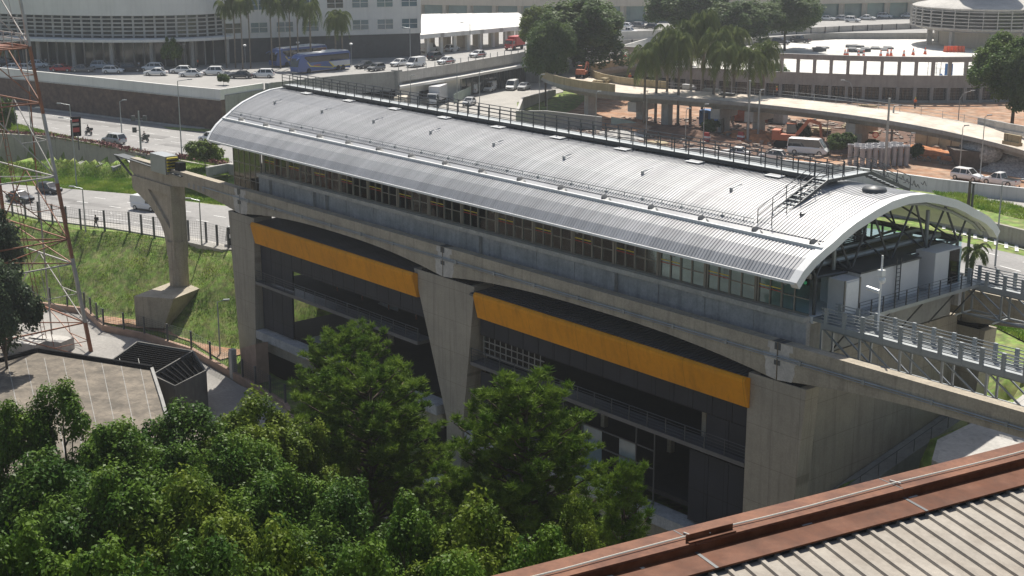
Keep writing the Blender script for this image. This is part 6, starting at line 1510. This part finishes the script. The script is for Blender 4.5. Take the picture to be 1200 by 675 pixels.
# ================= LAMPS, SIGNS, POLES =================
def hgt_at(bx_, by_, bz, ytop):
    p = at(bx_,by_,bz); D = (p-CAM).dot(FW); lo, hi = 0, 40
    for _ in range(40):
        mid = (lo+hi)/2; q = p+V((0,0,mid))-CAM; y = 337.5-FP*q.dot(UP)/q.dot(FW)
        if y > ytop: lo = mid
        else: hi = mid
    return p, lo
def lamp(label, x, yb, z, yt, arm=1.6, dirn=(-1,0), r0=.09, curve=False, double=False, group=None, mt='galv', name='street_lamp'):
    p, h = hgt_at(x,yb,z,yt); t = thing(name, label, 'street lamp' if name == 'street_lamp' else 'pole', tuple(p), group)
    dv = (RR*dirn[0]+V((HH.x,HH.y,0))*dirn[1]).normalized(); m = MB(); m.tube(p, p+V((0,0,h)), r0*1.2, 7, r0*.7); m.build('pole', M[mt], t)
    if arm:
        for sg in ((1,-1) if double else (1,)):
            m = MB(); a_ = p+V((0,0,h)); e = a_+dv*sg*arm+V((0,0,.25))
            if curve: m.path([a_, a_+dv*sg*arm*.3+V((0,0,1.0)), a_+dv*sg*arm+V((0,0,1.4))], r0*.7, 6); e = a_+dv*sg*arm+V((0,0,1.4))
            else: m.tube(a_, e, r0*.5, 5)
            m.build('arm', M[mt], t); m = MB(); m.bar(e-dv*sg*.25, e+dv*sg*.45+V((0,0,.03)), .26, .14); m.build('lamp_head', M['rail'], t)
    else: MB().obox((p.x,p.y,z+h),.3,.3,.12).build('pole_cap', M[mt], t)
    return t
G1 = 'street lamps along the avenue'; G2 = 'lamp posts on the construction site and car park'
for a_ in [('street lamp on the upper carriageway just left of the station roof end',213,180,0,95,1.8,(1,0)),('street lamp with a twin head beside the silver car',143,159,0,119,.7,(1,0)),('street lamp leaning over the road behind the advertising board',85,166,0,123,1.6,(-1,0)),('street lamp rising from the lower grass strip right of the lattice leg',90,219,LZ,140,1.4,(-1,0)),('slim lamp on the sidewalk left of the flared pier',100.5,272,LZ+.1,221,1.2,(-1,0)),('slim lamp on the sidewalk right of the flared pier',236.5,287,LZ+.1,235,1.2,(-1,0)),('lamp at the foot of the grass slope beside the left pier',258,414,-11,354,.9,(1,0)),('street lamp on the median at the left edge',38,170,0,128,1.2,(1,0)),('lamp post behind the lattice tower platform with a long arm',60,121,0,77,2.0,(1,0)),('street lamp with an arm on the right sidewalk before the white wall',1166,312,.1,213,2.2,(1,0)),('street lamp by the bright tree in front of the rotunda',1122,152,0,116,2.0,(1,0)),('curved lamp at the foot of the rotunda windows',996,160,0,104,1.6,(-1,0)),('street lamp on the upper road before the office wing',481,73,TZ,33,1.6,(-1,0)),('street lamp under the white canopy edge',551,66,TZ,28,1.6,(-1,0))]:
    lamp(*a_, group=G1, curve='curved' in a_[0] or 'bright tree' in a_[0])
for a_ in [('thin post behind the roof railing near the white box truck',536,135,0,75,0),('lamp post behind the railing right of the silver sedan',562,135,0,85,.5),('lamp post at the corner of the block wall',632,140,0,89,.5),('short lamp post on the block wall right of the corner',641,136,0,108,.4),('lamp post between the first two ramp piers',698,158,0,109,.4),('lamp post right of the second ramp pier',757,165,0,107,0),('lamp post in front of the third ramp pier',803,170,0,129,.3),('lamp post left of the fourth ramp pier',824,168,0,124,.3),('thick grey pole right of the fourth ramp pier',876,166,0,95,0),('thin lamp post beside the thick grey pole',888,165,0,107,.3),('thin post by the excavator',969,165,0,128,.3),('lamp post by the pipes left end',1002,172,0,139,.4),('tall thick pole before the stacked pipes',1037,197,0,116,0),('thin post beside the tall thick pole',1044,175,0,126,.3),('short lamp post right of the stacked pipes',1065,190,0,158,.3),('lamp post in front of the green net',1124,205,0,149,.4),('tall lamp post beyond the white wall near the pale car',1148,212,0,137,.5),('lamp post at the roof railing beside the office wing',481.5,128,0,90,.4),('lamp post over the roof railing left of the box truck',427,118,0,83,.4)]:
    lamp(*a_[:6], dirn=(1,0), group=G2, r0=.2 if 'thick' in a_[0] else .075)
lamp('dark electricity pole beside the right eave of the station', 1133,262,0,213,0, r0=.22, mt='bark', name='utility_pole'); p = at(1133,330,0)
lamp('dark timber pole rising from the verge past the arched roof end', 1131,336,0,216,0, r0=.16, mt='steel', name='utility_pole')
for x,yb,yt,lb in [(424,62,72,'globe lamp')]: pass
G3 = 'globe lamps at the terminal'
for x,y,lb in [(217,78,'globe lamp right of the small tree before the terminal'),(288,80,'globe lamp between the palms before the terminal'),(350,76,'globe lamp above the front of the coach'),(412,78,'globe lamp above the rear of the coach')]:
    p = at(x,y,TZ); t = thing('globe_lamp', lb, 'lamp', tuple(p), G3); hh = 4.2; m = MB(); m.tube(p, p+V((0,0,hh)), .06, 6); m.build('pole', M['galv'], t); MB().ball((p.x,p.y,p.z+hh+.3),.38,.38,.22).build('globe', M['white'], t)
# signs
p, h = hgt_at(89,176,0,137); t = thing('advertising_board', 'tall dark roadside board with red patches on the upper carriageway median', 'sign', tuple(p))
m = MB(); m.tube(p+RR*.5, p+RR*.5+V((0,0,h*.5)), .1, 6); m.build('post', M['steel'], t); a_ = RR*.95+V((HH.x,HH.y,0))*.35; a_.normalize()
m = MB(); m.bar(p-a_*.1+a_*.3+V((0,0,h*.42)), p+a_*.3+V((0,0,h)), 1.6, .3); m.build('case', M['dark'], t)
for k, (z0,z1,mt_) in enumerate([(.55,.68,'redp'),(.74,.82,'lgrey'),(.86,.93,'redp')]): q = p+a_*.3-V((HH.x,HH.y,0))*.2; m = MB(); m.bar(q+V((0,0,h*z0)), q+V((0,0,h*z1)), 1.1, .1); m.build('picture', M[mt_], t)
def roadsign(label, x, yb, z, yt, disc, mt, shape='disc', post='galv'):
    p, h = hgt_at(x,yb,z,yt); t = thing('road_sign', label, 'sign', tuple(p)); m = MB(); m.tube(p, p+V((0,0,h)), .06, 5); m.build('post', M[post], t); q = p+V((0,0,h))-V((HH.x,HH.y,0))*.08; f = -V((HH.x,HH.y,0))
    m = MB()
    if shape == 'disc': m.tube(q, q+f*.04, disc, 14); m.build('plate', M[mt], t); m = MB(); m.tube(q+f*.041, q+f*.05, disc*.72, 14); m.build('face', M['whitec'], t)
    elif shape == 'tri': m.add([tuple(q+RR*-disc+V((0,0,disc*.8))),tuple(q+RR*disc+V((0,0,disc*.8))),tuple(q-V((0,0,disc*.9)))]+[tuple(q+f*.05+RR*-disc+V((0,0,disc*.8))),tuple(q+f*.05+RR*disc+V((0,0,disc*.8))),tuple(q+f*.05-V((0,0,disc*.9)))], [(0,1,2),(5,4,3),(0,3,4,1),(1,4,5,2),(2,5,3,0)]); m.build('plate', M['whitec'], t); q2 = q-V((0,0,1.1)); m = MB(); m.tube(q2, q2+f*.04, .5, 12); m.build('second_plate', M['whitec'], t)
    else: m.bar(q-RR*disc-V((0,0,0)), q+RR*disc, .08, 1.6*disc*.5); m.build('plate', M['whitec'], t); m = MB(); m.bar(q-RR*disc*.96+f*.05+V((0,0,disc*.24)), q+RR*disc*.96+f*.05+V((0,0,disc*.24)), .02, disc*.35); m.build('blue_band', M['blue'], t)
    return t
roadsign('round red rimmed road sign on the sidewalk before the stone wall near the roof', 262,143,0,121,.55,'redp'); roadsign('round sign on a bent pole against the stone wall', 171,134,0,110,.5,'redp'); roadsign('grey round sign high on the white parapet', 153,122,0,94,.62,'grey')
roadsign('triangular and round signs on one post before the stone wall', 96.5,127,0,104,.55,'whitec','tri'); roadsign('wide white and blue direction sign behind the lattice tower leg', 65,124,0,102,1.5,'whitec','box'); roadsign('small round sign on the construction site before the ramp end', 1025,170,0,158,.5,'redp')
p, h = hgt_at(165.5,180,0,130); t = thing('signal_pole', 'grey traffic pole with cameras and side panels on the median edge', 'pole', tuple(p)); m = MB(); m.tube(p, p+V((0,0,h)), .16, 8, .12); m.build('pole', M['galv'], t)
m = MB()
for z_, s_ in ((.82,-.9),(.82,.9),(.55,-.8),(.38,.9)): q = p+V((0,0,h*z_)); m.bar(q, q+RR*s_, .1); m.obox((q.x+RR.x*s_,q.y+RR.y*s_,q.z-.35),.6,.3,.8,AN)
m.build('signal_head', M['steel'], t)
# ================= CONSTRUCTION THINGS =================
def excavator(label, loc, ang, sc_=1.0, boomup=True, c='ctorange'):
    t = thing('excavator', label, 'excavator', (0,0,0))
    for sy in (1,-1): MB().pry([(-1.6,.25),(-1.4,0),(1.4,0),(1.6,.25),(1.6,.6),(1.4,.85),(-1.4,.85),(-1.6,.6)], sy*.95-.3, sy*.95+.3).build('track', M['dark'], t)
    MB().box(-1.9,-1.15,.95,1.1,1.15,1.7).build('body', M[c], t); MB().box(-1.9,-1.1,1.7,-.9,1.1,2.2).build('engine_cover', M[c], t)
    m = MB(); m.hexa([(-.3,.1,1.7),(1.15,.1,1.7),(1.15,1.1,1.7),(-.3,1.1,1.7)],[(-.25,.15,2.9),(.85,.15,2.9),(.85,1.05,2.9),(-.25,1.05,2.9)]); m.build('cab', M['carglass'], t); MB().box(-.3,.1,2.88,.9,1.1,2.98).build('cab_roof', M[c], t)
    m = MB(); m.bar((1.0,-.4,1.5),(2.6,-.4,3.6),.35,.45); m.bar((2.6,-.4,3.6),(4.0,-.4,3.2),.32,.4); m.build('boom', M[c], t); m = MB(); m.bar((4.0,-.4,3.2),(4.3,-.4,1.0),.26,.32); m.build('arm', M[c], t)
    m = MB(); m.pry([(4.0,.9),(4.6,.9),(4.5,.1),(3.7,.0),(3.6,.4)], -.9, .1); m.build('bucket', M['dark'], t)
    place(t, loc, ang, sc_); return t
p = at(682,91,6); excavator('small orange excavator working on the curved ramp deck', (p.x,p.y,6), R(120), .75); p = at(923,172,0); excavator('large dark and orange excavator on the red soil behind the site wall', (p.x,p.y,0), R(30), 1.25)
def pile(name, label, x, y, z, rx, ry, h, mt, seed=1, cat='pile'):
    p = at(x,y,z); r = random.Random(seed); m = MB(); n = 26; k = 9; vs = []; ph = [r.uniform(0,6) for _ in range(6)]
    for i in range(k+1):
        f = i/k
        for j in range(n): a_ = 2*pi*j/n; rr_ = (1-f)*(1+.16*sin(3*a_+ph[0])+.1*sin(5*a_+ph[1]))*(1+r.uniform(-.08,.08)); vs.append((p.x+rx*rr_*cos(a_), p.y+ry*rr_*sin(a_), z+h*(f**.8)*(1+r.uniform(-.08,.08))))
    m.add(vs, [(i*n+j,i*n+(j+1)%n,(i+1)*n+(j+1)%n,(i+1)*n+j) for i in range(k) for j in range(n)]); o = m.build(name, M[mt]); return tag(o, label, cat)
M['soil2'] = mat('fresh_orange_soil', (.48,.2,.085), .95, var=.3, scale=6, fine=.3, fscale=1.5, bump=.5, bscale=2); M['soil3'] = mat('dark_soil_and_shade', (.13,.07,.045), .95, var=.35, scale=4, fine=.3, fscale=1, bump=.6, bscale=1.5)  # the dark soil also carries the shade painted under the ramp
pile('soil_mound','bright orange soil mound beside the excavator',888,163,0,7,4,1.6,'soil2',2); pile('soil_mound','dark soil bank under the ramp left of the excavator',800,158,0,13,5,1.5,'soil3',3); pile('soil_mound','dark soil bank under the ramp right of the excavator',990,160,0,14,4,1.3,'soil3',4); pile('soil_mound','reddish soil heap under the second ramp pier',745,150,0,8,5,1.6,'soil',5); pile('gravel_pile','grey gravel pile behind the parked pickup',1188,200,0,8,4.5,2.6,'gravel',6); pile('gravel_pile','small grey gravel heap beside the rusty skip',1132,186,0,4,2.5,1.3,'gravel',7); pile('soil_mound','low pale soil heap in front of the green net',1075,178,0,12,5,.9,'soil2',8); pile('soil_mound','dark soil heap at the foot of the ramp end',1165,178,0,12,4,1.4,'soil3',9); pile('soil_mound','pale sandy heap between the first ramp piers',730,160,0,5,3,1.2,'lgrey',10)
M['soil4'] = M['soil3']
# dug ground, painted dark for the shade under the ramp
sheet('ramp_shade_ground', [P2(*q) for q in ((640,152),(700,172),(830,184),(930,186),(1000,180),(1100,176),(1195,196),(1200,175),(1100,150),(960,142),(830,140),(720,138))], .055, 'soil3')
# stacked pipes: each pipe stands upright
r = random.Random(3); a0 = at(1010,197,0); a1 = at(1072,194,0); b0 = at(1012,188,0)
pd = MB(); pt0 = thing('drain_pipe', 'grey concrete drain pipe in the tight block of upright pipes on the site', 'pipe', (0,0,0), 'upright drain pipes stacked on the site')
m = MB(); m.lathe((0,0,0), [(.36,0),(.36,2.5),(.46,2.55),(.46,2.9),(.34,2.9),(.3,2.4)], 10); m.build('tube', M['pipe'], pt0)
du = (a1-a0); dn = V((-du.y,du.x,0)).normalized(); du_n = du.normalized(); nn = int(du.length/1.02); first = True
for j in range(5):
    for i in range(nn):
        o = pt0 if first else dup(pt0); first = False; q = a0+du_n*(i*1.02+.5*(j%2))+dn*j*.95; o.location = (q.x,q.y,.03+r.uniform(-.03,.12)); o.rotation_euler.z = r.random()*6
# net fence, skip, containers
p0, p1 = at(1072,171,0), at(1172,184,0); t = thing('shade_net', 'pale green shade net stretched along the foot of the ramp', 'net', tuple(p0)); L = [(p0.x,p0.y),(p0.lerp(p1,.3).x,p0.lerp(p1,.3).y+.5),(p0.lerp(p1,.6).x,p0.lerp(p1,.6).y-.4),(p1.x,p1.y)]
MB().wall(L, .06, .1, [2.2,1.8,1.9,2.6]).build('net', M['net'], t); 
for k in range(8): q = p0.lerp(p1,k/7); MB().tube((q.x,q.y,0),(q.x,q.y,2.5),.05,5).build('stake', M['bark'], t)
p0, p1 = at(716,150,0), at(748,152,0); t = thing('shade_net', 'short pale net beside the second ramp pier', 'net', tuple(p0)); MB().wall([(p0.x,p0.y),(p1.x,p1.y)], .06, 0, [2,1.2]).build('net', M['net'], t)
p0, p1 = at(552,112,0), at(532,122,0); t = thing('shade_net', 'green net fence in the car park between box truck and vans', 'net', tuple(p0)); MB().wall([(p0.x,p0.y),(p1.x,p1.y)], .08, 0, 1.9).build('net', M['net'], t)
p = at(1150,197,0); t = thing('skip', 'dark rusty skip full of grey rubble', 'skip', tuple(p)); 
def tr(v): return V((p.x,p.y,0))+RR*v[0]+V((HH.x,HH.y,0))*v[1]+V((0,0,v[2]))
MB().hexa([tr(q) for q in ((-3.4,-1.6,.1),(3.0,-1.6,.1),(3.0,1.6,.1),(-3.4,1.6,.1))],[tr(q) for q in ((-4.8,-2,3.0),(4.0,-2,2.4),(4.0,2,2.4),(-4.8,2,3.0))]).build('body', M['rust'], t)
MB().ball(tuple(tr((-.4,0,2.4))), 3.6, 1.9, 1.8, 14, 8).build('rubble', M['gravel'], t)
def container(label, x, y, L, c, ang=20, H=2.6, z=0, name='container'):
    p = at(x,y,z); t = thing(name, label, 'container', (0,0,0)); MB().box(-L/2,-1.2,.15,L/2,1.2,H).build('body', M[c], t); m = MB()
    for i in range(int(L/.5)): m.box(-L/2+.2+i*.5,-1.26,.3,-L/2+.42+i*.5,-1.2,H-.15)
    m.build('corrugation', M[c], t); MB().box(-.5,-1.28,.3,.4,-1.24,2.2).build('door', M['steel'], t); place(t, (p.x,p.y,z), R(ang)); return t
container('orange shipping container under the ramp',882,143,6,'ctorange'); container('white site cabin under the ramp left of the orange container',862,140,5,'white2',name='site_cabin'); container('pale site cabin under the ramp right of the orange container',906,144,4.5,'lgrey',name='site_cabin'); container('blue portable toilet block beside the fourth ramp pier',830,146,2.6,'blue',name='site_toilet'); container('low white box by the ramp end',1012,152,4,'white2',H=1.6,name='site_cabin')
for k,(x,y,lb) in enumerate([(868,165,'red plastic barrier on the site before the orange container'),(828,166,'red plastic barrier by the fourth ramp pier'),(722,74,'red and white barrier on the ramp top, left one'),(732,73,'red and white barrier on the ramp top, right one'),(610,158,'striped barrier on the car park edge')]):
    z = 6 if 'ramp top' in lb else .05; p = at(x,y,z); t = thing('plastic_barrier', lb, 'barrier', tuple(p)); MB().hexa([(p.x-.6,p.y-.3,z),(p.x+.6,p.y-.3,z),(p.x+.6,p.y+.3,z),(p.x-.6,p.y+.3,z)],[(p.x-.5,p.y-.1,z+1.5),(p.x+.5,p.y-.1,z+1.5),(p.x+.5,p.y+.1,z+1.5),(p.x-.5,p.y+.1,z+1.5)]).build('body', M['redp'], t); MB().box(p.x-.62,p.y-.24,z+.6,p.x+.62,p.y+.24,z+.9).build('band', M['whitec'], t)
r = random.Random(9)
LBR = ['stack of timber at the outer side of the ramp bend','pallet of blocks near the inner ramp parapet','pale crate on the ramp before the palms','flat white sheet stack on the ramp before the palms','dark scrap heap on the ramp right of the palms','long plank on the ramp before the rotunda']
for k,(x,y,sx,sy,hh,mt_) in enumerate([(702,97,2.4,1.2,.5,'form'),(710,97,1.6,1.3,.9,'form'),(807,104,2.2,1.2,.8,'white2'),(835,107,3.6,1.2,.5,'lgrey'),(853,112,3,1.2,.5,'steel'),(1019,125,3.4,.5,.3,'form')]):
    p = at(x,y,6); t = thing('material_stack', LBR[k], 'stack', tuple(p)); m = MB()
    for i in range(3): m.obox((p.x+r.uniform(-.2,.2),p.y+r.uniform(-.2,.2),6.0+hh*i/3),sx*(1-.1*i),sy*(1-.08*i),hh/3-.02,.2+r.uniform(-.1,.1))
    m.build('layers', M[mt_], t)
for k,(x,y,lb) in enumerate([(1000,152,'brown pallet stack on the soil left of the pipes, far one'),(958,158,'brown board stack behind the excavator'),(1018,160,'brown crate stack beyond the pipes'),(770,176,'wooden debris pile in front of the ramp piers near the railing')]):
    p = at(x,y,0); t = thing('board_stack', lb, 'stack', tuple(p)); m = MB()
    for i in range(7): m.obox((p.x+r.uniform(-1.2,1.2),p.y+r.uniform(-.8,.8),.2*i),2.2+r.random(),.9+.5*r.random(),.16,r.uniform(-.6,.9))
    m.build('boards', M['form'], t)
# concrete barriers at the end of the ramp
for k,(x,y,w_,lb) in enumerate([(1160,152,5,'concrete barrier by the ramp end under the bright tree, left one'),(1185,157,6,'concrete barrier by the ramp end under the bright tree, right one'),(1186,170,3,'brown wooden form box at the ramp end near the right edge')]):
    z = 4.5; p = at(x,y,z); t = thing('concrete_barrier', lb, 'barrier', tuple(p)); m = MB(); m.obox((p.x,p.y,z),w_,.9,.5,-.25); m.obox((p.x,p.y,z+.5),w_,.4,1.0,-.25); m.build('block', M['lgrey' if k < 2 else 'form'], t)

rr = np.random.default_rng(77); N = 1500; poly = [P2(*q) for q in ((650,150),(760,180),(900,190),(1060,186),(1190,205),(1200,180),(1100,150),(960,140),(830,138),(720,138))]
xs = [p[0] for p in poly]; ys = [p[1] for p in poly]; x = rr.uniform(min(xs),max(xs),N*3); y = rr.uniform(min(ys),max(ys),N*3); k = inpoly(x,y,poly); x, y = x[k][:N], y[k][:N]
m = MB(); r2 = random.Random(5)
for a_, b_2 in zip(x, y): s_ = r2.choice((.15,.25,.3,.5)); m.obox((a_,b_2,0), s_*r2.uniform(.6,3), s_, s_*r2.uniform(.4,1.1), r2.random()*3)
M['rubble'] = mat('mixed_rubble', (.26,.2,.16), .9, var=.5, scale=30, c2=(.4,.36,.32)); tag(m.build('rubble', M['rubble']), kind='stuff')

hm = bpy.data.materials.new('air'); hm.use_nodes = True; nt = hm.node_tree; nt.nodes.clear()
ho = nt.nodes.new('ShaderNodeOutputMaterial'); hv = nt.nodes.new('ShaderNodeVolumePrincipled'); hv.inputs['Color'].default_value = (.93,.96,1,1); hv.inputs['Density'].default_value = HAZE; hv.inputs['Anisotropy'].default_value = .55
nt.links.new(hv.outputs[0], ho.inputs['Volume'])
o = MB().box(-760,-60,-14,140,760,72).build('haze', hm); tag(o, kind='stuff')
# ================= LIGHT, CAMERA =================
cam = bpy.data.cameras.new('camera'); co = bpy.data.objects.new('camera', cam); col.objects.link(co); sc.camera = co
co.location = CAM; co.rotation_euler = Matrix((RR, UP, -FW)).transposed().to_euler()
cam.sensor_width = 36; cam.lens = FP/1200*36; cam.clip_end = 4000; cam.clip_start = .5
SUN_EL = R(56); SD = V((-.70,.71,0)).normalized()   # towards the sun
w = bpy.data.worlds.new('World'); sc.world = w; w.use_nodes = True; nt = w.node_tree
sky = nt.nodes.new('ShaderNodeTexSky'); sky.sky_type = 'NISHITA'; sky.sun_disc = False; sky.sun_elevation = SUN_EL; sky.sun_rotation = atan2(SD.x, SD.y)
sky.air_density = 1.2; sky.dust_density = 2.0
bg = nt.nodes['Background']; bg.inputs[1].default_value = SKYS; nt.links.new(sky.outputs[0], bg.inputs[0])
sl = bpy.data.lights.new('sun', 'SUN'); sl.energy = SUNE; sl.angle = R(.5); sl.color = (1,.95,.86); so = bpy.data.objects.new('sun', sl); col.objects.link(so)
d = V((SD.x*cos(SUN_EL), SD.y*cos(SUN_EL), sin(SUN_EL))); so.rotation_euler = d.to_track_quat('Z','Y').to_euler(); so.location = d*500
vs_ = sc.view_settings; vs_.view_transform = 'Standard'; vs_.look = 'None'; vs_.gamma = 1; vs_.exposure = EXPO; vs_.use_curve_mapping = False
